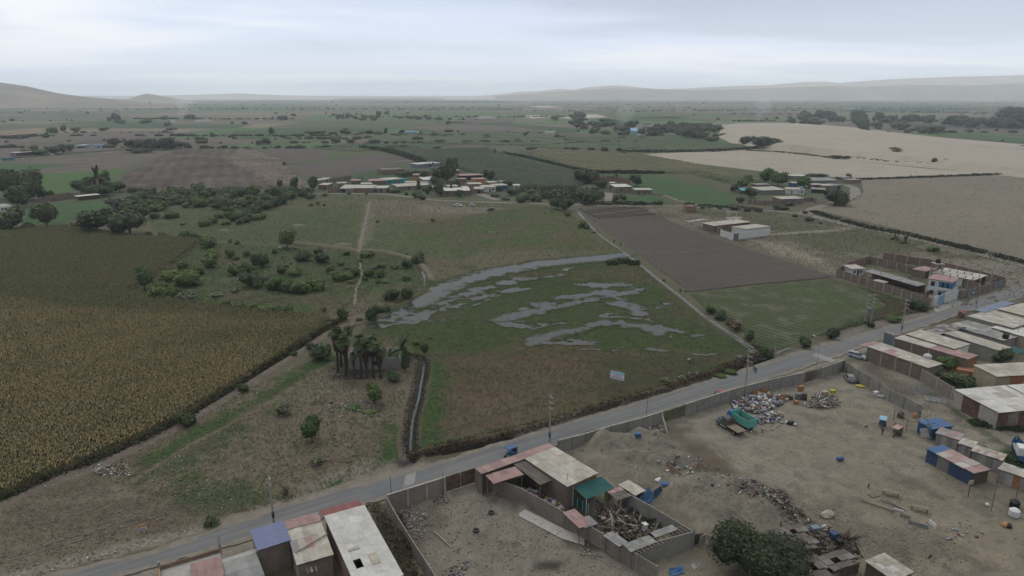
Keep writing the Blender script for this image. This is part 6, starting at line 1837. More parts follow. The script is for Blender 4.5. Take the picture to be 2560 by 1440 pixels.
MB().bx(0.4,2.6,-1.9,-1.75,0,2.2).build("rusty_screen", RUST, t)
fence_wall("brick yard wall with pale columns running on from the long cream roof", [(2302,952),(2340,975),(2378,999)],3.0, BRICKP, CONCL, 3.6,0.1)
shed("long brick sided house with pink roofed far end", (2235,845),(2262,836),(2402,906),3.8,[BRICK, BRICK, WOODO, BRICK], CRM, 3,10,0, bays=4.2, jit=0.02, name="long_house", cat="house", alt={(i, j): PNK for i in range(3) for j in (5,6,7,8,9)})
shed("long house with clean cream roof right beside the pink ended one", (2263,835),(2303,824),(2391,871),4.2,[BRICK, CONC, WHITE, CONC], CRM, 4,8,0, jit=0.012, name="long_house", cat="house")
t = thing("yard_gate", "grey steel gate under a white lintel between two long houses", "gate", G(2208,857))
a, b = Vector((0,0,0)), G(2234,866) - G(2208,857)
b = Vector((b.x, b.y, 0))
wall_part(t, a.lerp(b, .06), a.lerp(b, .94),2.9,2.9, SBLUE, "gate_leaf", 0.08,0.1)
for k in (0,1): mb = MB(); q = a.lerp(b, k); mb.box((q.x, q.y, 1.7),(0.35,0.35,3.4)); mb.build("column", CONCL, t)
MB().bar(a + ZV * 3.3, b + ZV * 3.3,0.4,0.35).build("lintel", CRM[2], t)
shed("yellowish long roof with a dish beyond the pink ended house", (2359,833),(2392,826),(2473,882),3.7,[CONC, CREAM, CREAM, CONC],[CRM[3], CRM[1]],4,8,0, jit=0.015, name="long_house", cat="house")
shed("patchy grey mat roof with blue edge near the road", (2304,824),(2365,808),(2358,834),3.4,[TARPB, CONC, TARPB, CONC], GRY_R + MATT, 7,4,3, jit=0.05, name="mat_roof_house", cat="house")
shed("largest cream roof at the road bend in the far right cluster", (2417,790),(2486,771),(2500,830),4.2,[CONC, CONC, CONC, CONC], CRM, 7,5,0, jit=0.012, name="big_roof_house", cat="house")
shed("upper cream roof touching the frame edge beyond the largest one", (2492,772),(2580,752),(2540,800),4.8,[CONC, CONC, CREAM, CONC], CRM, 6,4,0, jit=0.012, name="big_roof_house", cat="house")
shed("cream walled row with doors under a narrow white roof", (2477,818),(2520,808),(2600,866),3.6,[CREAM, CREAM, CREAM, [CREAM, WOODD, CREAM, CREAM, WOODD, CREAM]], WHT, 2,8,0, jit=0.015, name="row_house", cat="house")
shed("rubble covered low roof between the cream row and yellowish roof", (2370,812),(2420,800),(2480,860),3.0,[CONC] * 4, GRY_R + [CRM[1]],4,7,2, jit=0.08, name="low_roof", cat="roof")
shed("roof of dark blue sheets beside the road in the far right cluster", (2434,775),(2510,752),(2448,786),4.3,[CONC] * 4,[GRYB, GRYB],6,1,3, name="blue_roof_house", cat="house")
shed("cream house with wooden door and wide white roof", (2432,912),(2570,905),(2484,942),3.9,[CREAM, CREAM, [CREAM, WOODO, CREAM, CREAM], CREAM], CRM, 5,3,0, jit=0.02, name="cream_house", cat="house")
shed("big pale roofed shed of rusty and grey sheets", (2385,974),(2514,963),(2486,1033),3.9,[CONCL, RUSTY, [RUST, RUSTY, RUST, CONCL, RUST],[CONCL, RUST, RUST, CONCL, CONCL]], WHT + CRM[:1],6,4,0, jit=0.02, name="sheet_shed", cat="shed")
shed("neighbouring pale roof at the frame edge beside the rusty sheet shed", (2516,963),(2620,955),(2580,1030),4.1,[RUST] * 4, WHT, 4,4,0, jit=0.02, name="sheet_shed", cat="shed")
shed("dark green sheet canopy near the yellowish long roof", (2508,872),(2535,866),(2545,885),3.2,[None] * 4,[SHADE],3,2,3, name="canopy", cat="shelter")
for i, (a, b, c, lab, rm) in enumerate((((2338,1083),(2352,1068),(2392,1110), "first hut of the shanty row with loose grey roof sheets", GRY_R + PNK),((2394,1108),(2408,1094),(2425,1128), "second hut of the shanty row with corrugated beige roof", CRM[1:]),((2427,1127),(2440,1112),(2492,1172), "long middle hut of the shanty row with pink edged roof", CRM[1:] + PNK[2:]),((2494,1172),(2509,1156),(2560,1220), "end hut of the shanty row with orange door", CRM[:3]))):
    shed(lab, a, b, c, 2.5,[CONC, CONC, CONC, [CONC, CONCL, CONC, CONCL] if i < 3 else [CONC, CONCL, WOODO, CONC]], rm, 2,5 if i != 2 else 8,4, jit=0.07, name="shanty_hut", cat="hut", group="shanty row along the alley")
shed("bright blue tarp tent under a bare pole frame", (2292,1052),(2345,1044),(2318,1075),2.4,[TARPB, TARPB, TARPB, TARPB],[TARPB],2,2,0, jit=0.08, name="tarp_tent", cat="tent")
t = thing("welded_frame", "bare welded pole frame over the three wheelers", "frame", G(2236,1046))
a, b, c, d = [G(x, y, 2.6) - t.location for x, y in ((2238,1023),(2300,1021),(2330,1066),(2270,1050))]
for p, q in ((a, b),(b, c),(c, d),(d, a),(d, c)): MB().bar(p, q, 0.09).build("rail", WOOD, t)
for p in (a, b, c, d): MB().tube(Vector((p.x, p.y, 0)), p, 0.06, n=6).build("post", RUST, t)
tarp("pale canvas sheet hung at the end of the shanty row", [(2300,1070,2.2),(2332,1070,2.2),(2330,1096,0.3),(2302,1094,0.3)], CRM[1], "canvas_sheet", 0.3,6)
shed("tarp walled shack with blue and pink patched roof", (2314,1122),(2356,1112),(2430,1186),2.5,[TARPB, CONCD, WOODD, [TARPN, CONCD, TARPN, TARPN]], CRM[1:] + PNK, 2,5,0, jit=0.10, name="tarp_shack", cat="hut", alt={(0,0): [TARPB],(1,0): [TARPB],(0,4): PNK, (1,4): PNK, (1,2): PNK})
shed("corrugated cream roofed shed at the bottom edge", (2161,1402),(2211,1382),(2240,1450),3.0,[WOODD] * 4, CRM, 6,4,4, jit=0.02, name="corrugated_shed", cat="shed", alt={(2,2): WHT, (3,2): WHT, (1,1): WHT})
for i, (a, b, c, lab) in enumerate((((1890,1340),(1950,1318),(1915,1362), "dark plank roof collapsing toward the big tree"),((1945,1322),(2000,1308),(1975,1352), "second collapsing plank roof near the blue crates"),((1975,1352),(2030,1340),(2005,1378), "torn plank roof hanging over the dark scrap lane"),((2040,1395),(2110,1372),(2080,1430), "black shadowed plank shed below the scrap lane"),((1980,1400),(2040,1385),(2040,1450), "sunken wood shed behind the big tree"))):
    shed(lab, a, b, c, 1.9,[WOODD, None, WOODD, None], MATT + [CONCD],4,3,0, jit=0.22, name="plank_shed", cat="shed", group="collapsed sheds round the big tree", skip=((1,1),(3,2)))
CG = fence_wall("brown brick compound wall with pale columns facing the green rows", [(2090,690),(2208,728),(2327,767)],2.7, BRICK, CONCL, 3.6,0.05, cw=0.30)
fence_wall("brick back wall of the left compound yard", [(2090,690),(2122,671),(2170,657)],2.8, BRICKR, CONCL, 4,0.05, cw=0.3)
fence_wall("brick wall dividing the two compound yards", [(2170,657),(2265,681),(2360,705),(2447,728)],2.9, BRICK, CONCL, 4,0.05, cw=0.3)
fence_wall("brick front wall of the compound along the paved road", [(2392,748),(2447,735),(2512,716)],2.7, BRICK, CONCL, 3.6,0.05, gates={(0,2): SBLUE, (1,3): SBLUE}, cw=0.3)
fence_wall("brick outer wall with pink coping on the far compound side", [(2206,648),(2330,668),(2420,690),(2512,714)],2.9, BRICKR, CONCL, 4.5,0.05, PNK[0], cw=0.3)
house("small white guard house in the compound corner", (2128,689),(2158,688),5.5,2.6, WHITE, CRM, ov=0.5, ops=[("window", .15,.28,1,1.8),("door", .45,.58,0,2.1, WOODD),("window", .68,.82,1,1.9)])
shed("long grey sheet lean-to inside the compound yard", (2182,673),(2317,711),(2218,692),2.8,[BRICK, None, None, None], GRY_R, 12,2,3, drop=0.3, jit=0.012, name="lean_to", cat="shelter")
shed("little pale lean-to inside the long compound wall", (2194,698),(2222,705),(2200,705),2.3,[None] * 4, CRM[1:2],3,1,3, name="lean_to", cat="shelter")
shed("low pink roof behind the water tower", (2280,672),(2310,665),(2318,678),2.8,[BRICK] * 4, PNK, 3,2,3, name="low_roof", cat="roof")
t, l = shed("long white block with flat cream roof in the far compound yard", (2329,681),(2436,701),(2356,668),3.2,[[WHITE, WHITE, DARK, WHITE, DARK, WHITE, DARK, WHITE], DARK, WHITE, WHITE], CRM, 8,2,0, jit=0.005, name="white_block", cat="house", inset=0.4)
for k in range(8):
    for y in (0.6, l.D * 0.55): MB().bx(1 + k * 2.4,1.3 + k * 2.4, y, y + 0.3,3.25,4.1).build("column_stub", CONCL, t)
t, l = house("two storey white house with blue balcony and pink roof at the compound gate", (2315,742),(2372,752),7.5,6.4, WHITE, PNK, ov=0.4, name="white_house", ops=[("window", .12,.28,4.2,5.6, GLASS, BRICKR),("window", .12,.28,1.2,2.6, GLASS, BRICKR),("door", .02,.1,0,2.2, WOODD),("window", .5,.62,1.0,2.4, GLASS, BRICKR)])
L = l.L
for (x0, x1, y0, y1, z0, z1, m, nm) in ((0.46 * L, L + 0.12,-0.14,0.0,3.9,5.9, BLUE, "balcony_wall"),(0.60 * L, 0.68 * L, -0.2,-0.1,3.9,5.8, DARK, "door"),(0.8 * L, 0.88 * L, -0.2,-0.1,3.9,5.8, DARK, "door"),(0.45 * L, L + 0.6,-0.9,-0.78,3.3,4.2, WHITE, "balcony_rail"),(0.45 * L, L + 0.6,-0.9,0,3.2,3.32, WHITE, "balcony_floor"),(L + 0.1, L + 0.2,0.1,5.5,4.2,5.9, BLUE, "balcony_wall"),(L + 0.8, L + 0.92,-0.9,5.6,3.3,4.3, WHITE, "balcony_rail"),(L + 0.1, L + 0.92,-0.9,5.6,3.2,3.32, WHITE, "balcony_floor"),(L + 0.1, L + 0.2,2.0,3.2,1.2,2.2, GLASS, "window")):
    MB().bx(x0, x1, y0, y1, z0, z1).build(nm, m, t)
t = thing("front_wall", "white front wall with tall blue double gate on the paved road", "wall", G(2328,767))
a, b = Vector((0,0,0)), G(2391,749) - G(2328,767)
for f0, f1, m, h, nm in ((0,.04, CONCL, 3.4, "column"),(.04,.22, WHITE, 3.3, "panel"),(.23,.345, SKYB, 3.2, "gate_leaf"),(.35,.46, SKYB, 3.2, "gate_leaf"),(.47,1.0, WHITE, 3.5, "panel")): wall_part(t, a.lerp(b, f0), a.lerp(b, f1), h, h, m, nm, 0.2)
t = thing("tank_tower", "concrete tank tower with black tank in the compound", "tower", G(2334,702))
for x in (0,2.2):
    for y in (0,2.2): MB().bx(x, x + 0.3, y, y + 0.3,-0.1,6.2).build("leg", CONCL, t)
MB().bx(-0.4,2.9,-0.4,2.9,6.2,6.4).build("platform", CONCL, t)
MB().lathe([(0.8,6.4),(0.85,6.6),(0.85,7.7),(0.4,8.1)],12,(1.25,1.25,0)).build("tank_body", DARK, t)
for (px, py, h, lab) in ((2320,712,6.5, "tall bare concrete column beside the tank tower"),(2366,742,7.5, "thin concrete column at the white house corner"),(2476,706,6.0, "thin column at the dark end of the white block"),(2199,700,4.2, "thin column by the little lean-to"),(2199,661,4.2, "short column on the dividing compound wall")):
    o = MB().bx(-0.16,0.16,-0.16,0.16,-0.1, h).build("bare_column", CONCL); o.location = G(px, py); tag(o, lab, "column")
l = Lot((872,925),(1000,922),7.0,0.0)
t = thing("roofless_house", "roofless grey block house behind the burnt fan palms", "ruin", l.o, l.rz)
L, D = l.L, l.D
for a, b, m in (((0,0),(L * 0.45,0), CONC),((L * 0.45,0.0),(L * 0.62,0), CONC),((L * 0.62,0),(L, 0), CONC),((L, 0),(L, D), CONCL),((L, D),(0, D), CONC),((0, D),(0,0), CONC),((L * 0.34,0.1),(L * 0.34, D), CONC),((L * 0.72,0.1),(L * 0.72, D), CONC)):
    wall_part(t, a, b, 3.0,3.0, m, "wall", 0.18)
opening(t, L * 0.47, L * 0.56,1.2,2.2,-0.09, "window", DARK, WOODD)
# ------------------------------------------------------------------ poles, lamps, signs
POLE = mat("pole_concrete", (0.36,0.345,0.315),0.85,0.12,0.8)
PDARK = mat("pole_dark_band", (0.06,0.058,0.055),0.85,0.2,0.8)
def top_h(px, py, ty):
    """height of a thing that stands at px, py and reaches up to the row ty"""
    p = G(px, py); d = math.hypot(p.x, p.y) * (p.y / math.hypot(p.x, p.y))
    el = math.atan((720 - ty) / F) - PITCH
    return CAMH + p.y * math.tan(el)
def power_pole(label, px, py, ty, arms, ang=0.55, side=1, double=False, tr=False):
    t = thing("power_pole", label, "power pole", G(px, py), ang, "power poles along the paved road")
    H = top_h(px, py, ty)
    MB().tube((0,0,-0.2),(0,0, H),0.19,0.11,8).build("shaft", POLE, t)
    if double: MB().tube((2.1,0,-0.2),(2.1,0, H - 0.2),0.19,0.11,8).build("shaft", POLE, t)
    for k in range(arms):
        z = H - 0.35 - k * 1.15
        for o in (0,2.1) if double else (0,):
            mb = MB(); mb.hexa([(o - 0.1,-1.15, z - 0.05),(o + 0.1,-1.15, z - 0.05),(o + 0.12,0.35, z - 0.14),(o - 0.12,0.35, z - 0.14),(o - 0.1,-1.15, z + 0.05),(o + 0.1,-1.15, z + 0.05),(o + 0.12,0.35, z + 0.08),(o - 0.12,0.35, z + 0.08)])
            arm = mb.build("crossarm", POLE, t)
            MB().lathe([(0.05,0.05),(0.09,0.09),(0.05,0.22)],8,(o, -1.05, z)).build("insulator", BRICKR, arm)
    MB().lathe([(0.21,1.2),(0.205,2.2)],8).build("painted_band", PDARK, t)
    if double:
        MB().bar((0,0, H * 0.45),(2.1,0, H * 0.45),0.12,0.35).build("platform", POLE, t)
        MB().bx(0.6,1.5,-0.4,0.4, H * 0.45 + 0.2, H * 0.45 + 1.3).build("transformer", STEEL, t)
    return t
power_pole("concrete power pole with three arms by the works house", 1374,1106,988,3)
power_pole("striped concrete power pole with four arms by the red car", 1861,992,862,4)
power_pole("concrete power pole with three arms before the white house", 2253,833,747,3)
power_pole("paired concrete power poles with platform beside the green rows", 2160,820,735,4,0.3,1, True)
power_pole("pale concrete power pole at the blue violet roof", 685,1310,1188,2)
def wires(label, spans):
    t = thing("power_line", label, "power line", spans[0][0])
    for a, b in spans:
        for o in (-0.9,0.0,0.7):
            mb = MB(); q = [a.lerp(b, k / 8) + Vector((0, o, -1.0 * 4 * (k / 8) * (1 - k / 8))) - t.location for k in range(9)]
            for u, v in zip(q[:-1], q[1:]): mb.bar(u, v, 0.045)
            mb.build("wire", PDARK, t)
tops = [G(a, b) + ZV * (top_h(a, b, c) - 0.4) for a, b, c in ((685,1310,1188),(1374,1106,988),(1861,992,862),(2160,820,735),(2253,833,747))]
tops = [tops[0] + (tops[0] - tops[1])] + tops + [G(2700,690) + ZV * 10]
wires("sagging power wires strung from pole to pole along the paved road", list(zip(tops[:3], tops[1:4])) + [(tops[3], tops[5]),(tops[5], tops[6])])
def thin_pole(label, px, py, ty, r=0.09, m=None, lamp=0, name="pole", group="slender poles"):
    H = top_h(px, py, ty)
    cat = "street lamp" if lamp else "pole"
    t = thing(name, label, cat, G(px, py), lamp * 0.0 + (2.4 if lamp else 0), None if lamp else group)
    MB().tube((0,0,-0.2),(0,0, H), r, r * 0.7,8).build("shaft", m or POLE, t)
    if lamp:
        MB().bar((0,0, H - 0.1),(1.3,0, H + 0.7),0.07).build("arm", STEEL, t)
        MB().box((1.6,0, H + 0.76),(0.7,0.26,0.14),0,0,-0.25).build("lamp_head", WHITE, t)
    return t
thin_pole("street lamp with curved head before the silver car", 2042,916,850,0.09, None, 1, "street_lamp")
thin_pole("street lamp at the road bend by the white house", 2440,776,740,0.09, None, 1, "street_lamp")
for px, py, ty, lab in ((1935,894,838, "lone slim pole at the end of the lined canal"),(978,1232,1190, "short dark post on the road edge before the tyre yard"),(1109,1240,1178, "square post at the rusty gate of the tyre yard"),(1616,1044,998, "slim dark post between road and concrete wall"),(2111,932,884, "white post standing at the scrap yard corner"),
    (1761,768,718, "slim pole at the corner of the green rows"),(1645,684,642, "slim pole third along the lined canal"),(1558,622,584, "slim pole second along the lined canal"),(1493,573,540, "slim pole first along the lined canal"),(1441,532,514, "stubby pole at the track end of the lined canal"),
    (1340,506,478, "pole beside the dirt road by the fork brush"),(1027,484,462, "pole before the long low shed of the hamlet"),(1101,488,458, "pole at the corner of the brick hall"),(2083,558,522, "pole on the dirt road under the barren field"),(2480,652,612, "pole on the dirt road toward the frame edge"),(2061,512,480, "pole at the spreading tree of the sand hamlet"),(2262,592,574, "short pole on the verge by the young palms"),(75,506,483, "pale pole at the adobe wall"),(1945,524,502, "pole at the brick plot wall under the sand hamlet"),
    (2478,1276,1200, "rusty leaning pole in the scrap yard"),(2536,1262,1215, "rusty post beside the black and white tanks"),(1417,1256,1183, "thin mast at the works house wall"),(2538,862,800, "lattice aerial mast on the far right roofs")):
    thin_pole(lab, px, py, ty, 0.06 if "rust" in lab or "dark" in lab or "mast" in lab else 0.09, RUST if "rust" in lab or "dark" in lab else None)
t = thing("post_sign", "yellow framed window board on a rusty post in the scrap yard", "sign", G(2420,1242),0.3)
H = top_h(2420,1242,1202)
MB().tube((0,0,-0.1),(0,0, H - 0.6),0.08, n=6).build("post", RUST, t)
for x0, x1, z0, z1 in ((-.55,.55, H - .7, H - .6),(-.55,.55, H - .05, H + .05),(-.55,-.45, H - .6, H - .05),(.45,.55, H - .6, H - .05),(-.05,.05, H - .6, H - .05),(-.45,.45, H - .36, H - .28)):
    MB().bx(x0, x1,-0.05,0.05, z0, z1).build("frame_bar", CREAM, t)
def print_mat(name, stripes, base):
    return None
a, b = G(1524,968), G(1551,974)
ex = (b - a).normalized()
t = thing("billboard", "tilted billboard with pale blue and red print in the wet meadow", "billboard", a, math.atan2(ex.y, ex.x))
l_ = (b - a).length; tl = -0.8
H0, H1 = top_h(1524,968,945), top_h(1524,968,926)
for x in (0.1, l_ - 0.1): MB().bar((x, -0.25,-0.1),(x + 0.35,0.0, H0 + 0.3),0.09).build("leg", WOOD, t)
MB().bar((0.2,0.09, H0),(0.5,0.09, H1),0.06).build("batten", WOOD, t)
w = l_ + 0.75
PBL, PRD, PBG, PNV = mat("print_sky_blue", (0.34,0.66,0.82),0.6,0.1), mat("print_red", (0.80,0.22,0.24),0.6,0.1), mat("print_pale", (0.80,0.80,0.86),0.6,0.1), mat("print_navy", (0.14,0.15,0.32),0.6,0.1)
MB().bx(0.1, w, -0.02,0.05, H0, H1).build("board", PBG, t)
dz = H1 - H0
MB().bx(0.1, w, -0.03,-0.021, H0 + dz * 0.70, H1).build("print", PBL, t)
mb = MB(); rr = random.Random(3)
x = 0.9
while x < w - 0.7:
    q = rr.uniform(0.12,0.22); mb.bx(x, x + q * 0.55,-0.03,-0.021, H0 + dz * 0.42, H0 + dz * 0.60); mb.bx(x, x + q, -0.032,-0.022, H0 + dz * 0.48, H0 + dz * 0.52); x += q + 0.05
mb.build("print", PRD, t)
mb = MB()
for z in (0.10,0.20,0.30):
    x = 0.4
    while x < w - 0.4:
        q = rr.uniform(0.1,0.3); mb.bx(x, x + q, -0.03,-0.021, H0 + dz * z, H0 + dz * (z + 0.05)); x += q + 0.08
mb.build("print", PNV, t)
a, b = G(349,1331), G(368,1328)
ex = (b - a).normalized()
t = thing("sale_board", "small yellow and white board on the bare roadside lot", "sign", a, math.atan2(ex.y, ex.x))
w = (b - a).length
YEL = mat("print_yellow", (0.50,0.40,0.05),0.6,0.1)
for x in (0.15, w - 0.15): MB().bar((x, 0.1,-0.1),(x, 0.05,0.5),0.06).build("leg", WOODD, t)
MB().bx(0, w, 0,0.05,0.35,0.85).build("board", WHITE, t); MB().bx(0, w, 0,0.05,0.855,1.3).build("board", YEL, t)
mb = MB()
for z in (0.45,0.62):
    x = 0.1
    while x < w - 0.2: q = rr.uniform(0.06,0.14); mb.bx(x, x + q, -0.012,-0.002, z, z + 0.1); x += q + 0.04
mb.build("print", PNV, t)
mb = MB(); x = 0.12
while x < w - 0.2: q = rr.uniform(0.07,0.16); mb.bx(x, x + q, -0.012,-0.002,0.98,1.16); x += q + 0.04
mb.build("print", PRD, t)
def wire_fence(label, px, h=1.5, step=4.0):
    P_ = GP(px); t = thing("wire_fence", label, "fence", P_[0])
    pm = MB().tube((0,0,-0.1),(0,0, h),0.06,0.05,5).mesh("post"); pm.materials.append(WOOD)
    wr = MB()
    for a, b in zip(P_[:-1], P_[1:]):
        n = max(1, int((b - a).length / step))
        for k in range(n):
            o = link("post", pm, None, t); o.location = a.lerp(b, k / n) - P_[0]
        for z in (0.6,1.2): wr.bar(a - P_[0] + ZV * z, b - P_[0] + ZV * z, 0.02)
    wr.build("wire", STEEL, t)
wire_fence("post and wire fence along the near side of the barren field", [(2036,524),(2110,546),(2200,570),(2300,590),(2420,618),(2560,650),(2640,668)])
wire_fence("post and wire fence round the hamlet side of the barren field", [(2036,524),(2090,512),(2150,498),(2158,480),(2150,452)])
wire_fence("post and wire fence between barren field and sand field", [(2150,449),(2300,443),(2420,438),(2540,433)],1.6,7)
# ------------------------------------------------------------------ vehicles
def paint(name, c): return mat(name, c, 0.35,0.06,0.6,0.03,0.5)
P_SIL, P_RED, P_WHT, P_BLK, P_GRY, P_TUR = paint("paint_silver", (0.50,0.52,0.55)), paint("paint_red", (0.24,0.025,0.03)), paint("paint_white", (0.72,0.73,0.74)), paint("paint_black", (0.02,0.022,0.026)), mat("dusty_grey_paint", (0.27,0.27,0.26),0.7,0.15), mat("turquoise_paint", (0.12,0.42,0.36),0.6,0.12,0.8)
TYRE, RIM = mat("tyre_rubber", (0.022,0.022,0.022),0.9,0.2), mat("wheel_rim", (0.35,0.35,0.36),0.4,0.1, metal=0.5)
LAMP, TAIL = mat("headlight_glass", (0.6,0.6,0.58),0.15,0.05), mat("tail_light", (0.30,0.02,0.02),0.2,0.05)
def wheel(t, x, y, r, w=0.2, rim=RIM, name="wheel"):
    mb = MB(); mb.tube((x, y - w / 2, r),(x, y + w / 2, r), r, r, 14)
    o = mb.build(name, TYRE, t)
    s = 1 if y > 0 else -1
    MB().tube((x, y + s * w * 0.3, r),(x, y + s * (w / 2 + 0.02), r), r * 0.6, r * 0.55,12).build("rim", rim, o)
def head(p, q):
    """heading angle of a thing whose tail shows at p and nose at q"""
    d = G(*q) - G(*p)
    return math.atan2(d.y, d.x)
def car(label, c, rz, L, col, shape="estate", name="car", cat="car", rack=False):
    t = thing(name, label, cat, G(*c), rz)
    W = 0.84; h = L / 2
    bw = 0.92
    if shape == "suv": belt, top, hx, rx0, rx1, bw, low = 1.05,1.72,0.28,-0.46,0.08,0.92,0.35
    elif shape == "hatch": belt, top, hx, rx0, rx1, low = 0.92,1.45,0.27,-0.36,0.04,0.25
    elif shape == "pickup": belt, top, hx, rx0, rx1, low = 1.05,1.75,0.24,-0.14,0.04,0.4
    else: belt, top, hx, rx0, rx1, low = 0.92,1.46,0.26,-0.45,0.05,0.25
    rear = -h * 0.985 if shape != "pickup" else -0.21 * L
    prof = [(-h, low + 0.12),(-h * 0.96, low),(h * 0.96, low),(h, low + 0.14),(h * 0.995, belt - 0.26),(h * 0.93, belt - 0.14),(hx * L, belt),(-h * 0.97, belt),(-h, belt - 0.2)]
    if shape == "pickup": prof = [(-h, low + 0.1),(h * 0.96, low),(h, low + 0.14),(h * 0.995, belt - 0.2),(h * 0.93, belt - 0.08),(hx * L, belt),(-0.22 * L, belt),(-0.22 * L, belt - 0.02),(-h, belt - 0.02)]
    body = MB().prism(prof, -W, W).build("body", col, t)
    x0, x1, x2, x3 = rear * 0.985, hx * L - 0.02, rx0 * L + 0.05 if shape != "pickup" else -0.18 * L, rx1 * L + 0.15
    mb = MB(); mb.hexa([(x0,-W + 0.05, belt),(x1,-W + 0.05, belt),(x1, W - 0.05, belt),(x0, W - 0.05, belt),(x2,-W + 0.2, top - 0.05),(x3,-W + 0.2, top - 0.05),(x3, W - 0.2, top - 0.05),(x2, W - 0.2, top - 0.05)])
    mb.build("window", GLASS, t)
    MB().bx(x2 - 0.05, x3 + 0.05,-W + 0.17, W - 0.17, top - 0.055, top + 0.02).build("roof", col, t)
    mb = MB()
    for s in (-1,1):
        mb.bar((x1, s * (W - 0.05), belt),(x3, s * (W - 0.19), top - 0.03),0.09); mb.bar((x0, s * (W - 0.05), belt),(x2, s * (W - 0.19), top - 0.03),0.12)
        mb.bar(((x0 + x1) * 0.42, s * (W - 0.03), belt),((x2 + x3) * 0.5, s * (W - 0.18), top - 0.03),0.08)
    mb.build("pillar", col, t)
    for s in (-1,1):
        wheel(t, h * 0.62, s * (W - 0.08),0.32 if shape != "pickup" else 0.38); wheel(t, -h * 0.60, s * (W - 0.08),0.32 if shape != "pickup" else 0.38)
        MB().bx(h * 0.93, h * 1.005, s * W * 0.8 - 0.16, s * W * 0.8 + 0.16, belt - 0.30, belt - 0.15).build("headlight", LAMP, t)
        MB().bx(-h * 1.005,-h * 0.97, s * W * 0.85 - 0.12, s * W * 0.85 + 0.12, belt - 0.25, belt - 0.02).build("tail_light", TAIL, t)
    MB().bx(h * 0.96, h * 1.02,-W * 0.95, W * 0.95, low, low + 0.2).build("bumper", PDARK if shape != "hatch" else col, t)
    if shape == "pickup":
        mb = MB()
        mb.bx(-h, -0.22 * L, -W, -W + 0.08, belt - 0.04, belt + 0.25); mb.bx(-h, -0.22 * L, W - 0.08, W, belt - 0.04, belt + 0.25); mb.bx(-h, -h + 0.08,-W + 0.08, W - 0.08, belt - 0.04, belt + 0.22)
        mb.build("cargo_bed", col, t)
    if rack:
        mb = MB()
        for s in (-1,1): mb.bar((x2, s * 0.5, top + 0.1),(x3, s * 0.5, top + 0.1),0.04)
        for x in (x2 + 0.2,(x2 + x3) / 2, x3 - 0.2): mb.bar((x, -0.52, top + 0.09),(x, 0.52, top + 0.09),0.04)
        mb.build("roof_rack", PDARK, t)
    return t
car("silver estate car parked at the pink awning", (2143,894), head((2123,889),(2164,899)),4.6, P_SIL, "estate", rack=True)
car("small red hatchback driving along the paved road", (1806,990), head((1790,993),(1822,983)),3.9, P_RED, "hatch")
car("dusty grey wreck of a car in the scrap yard corner", (2123,950), head((2130,958),(2117,940)),4.2, P_GRY, "hatch")
car("white pickup with double cab on the pasture", (1145,516), head((1135,516),(1156,516)),5.2, P_WHT, "pickup", "pickup", "pickup")
car("white sedan among the standing people on the pasture", (1182,515), head((1172,516),(1193,514)),4.4, P_WHT, "hatch")
car("black off-road car parked alone on the pasture", (1226,527), head((1236,526),(1215,527)),4.7, P_BLK, "suv")
car("tiny white car by the bus depot", (131,388),0.1,4.6, P_WHT, "hatch")
def bus(label, c, rz, col, col2):
    t = thing("bus", label, "bus", G(*c), rz)
    MB().bx(-5.5,5.5,-1.25,1.25,0.4,1.5).build("body", col, t); MB().bx(-5.45,5.45,-1.22,1.22,1.5,2.4).build("window", GLASS, t); MB().bx(-5.5,5.5,-1.25,1.25,2.4,3.1).build("roof", col2, t)
    for x in (-3.4,3.4):
        for s in (-1,1): wheel(t, x, s * 1.1,0.5,0.3)
bus("teal bus at the western depot", (22,402),0.3, TURQ, TURQ)
bus("white and red bus beside the teal one", (41,399),0.3, WHITE, RED[0])
rz = head((1848,1078),(1806,1052))
t = thing("flatbed_truck", "old flatbed truck with rounded grey hood and bare wooden bed", "truck", G(1825,1073), rz)
def ring(x, w, z0, z1, r=0.5, n=7):
    pts = [(x, -w, z0)]
    for k in range(n): a = math.pi * k / (n - 1); pts.append((x, -w * math.cos(a) ** (1), z0 + (z1 - z0) * (0.35 + 0.65 * math.sin(a))))
    return pts + [(x, w, z0)]
secs = [ring(3.25,0.6,0.75,1.35), ring(3.0,0.78,0.7,1.7), ring(2.2,0.95,0.7,1.95), ring(1.6,1.0,0.7,2.3), ring(1.2,1.05,0.7,2.55), ring(0.5,1.08,0.7,2.6), ring(0.1,1.05,0.7,2.45)]
mb = MB(); n = len(secs[0]); vs = [p for s in secs for p in s]
fs = [(k * n + i, k * n + i + 1,(k + 1) * n + i + 1,(k + 1) * n + i) for k in range(len(secs) - 1) for i in range(n - 1)] + [tuple(range(n)), tuple((len(secs) - 1) * n + i for i in range(n))]
mb._add(vs, fs); mb.build("cab", mat("old_truck_paint", (0.10,0.105,0.115),0.6,0.2,0.8), t, smooth=False)
mb = MB(); mb.bx(1.25,1.75,-0.8,0.8,2.05,2.35); mb.build("windscreen", GLASS, t)
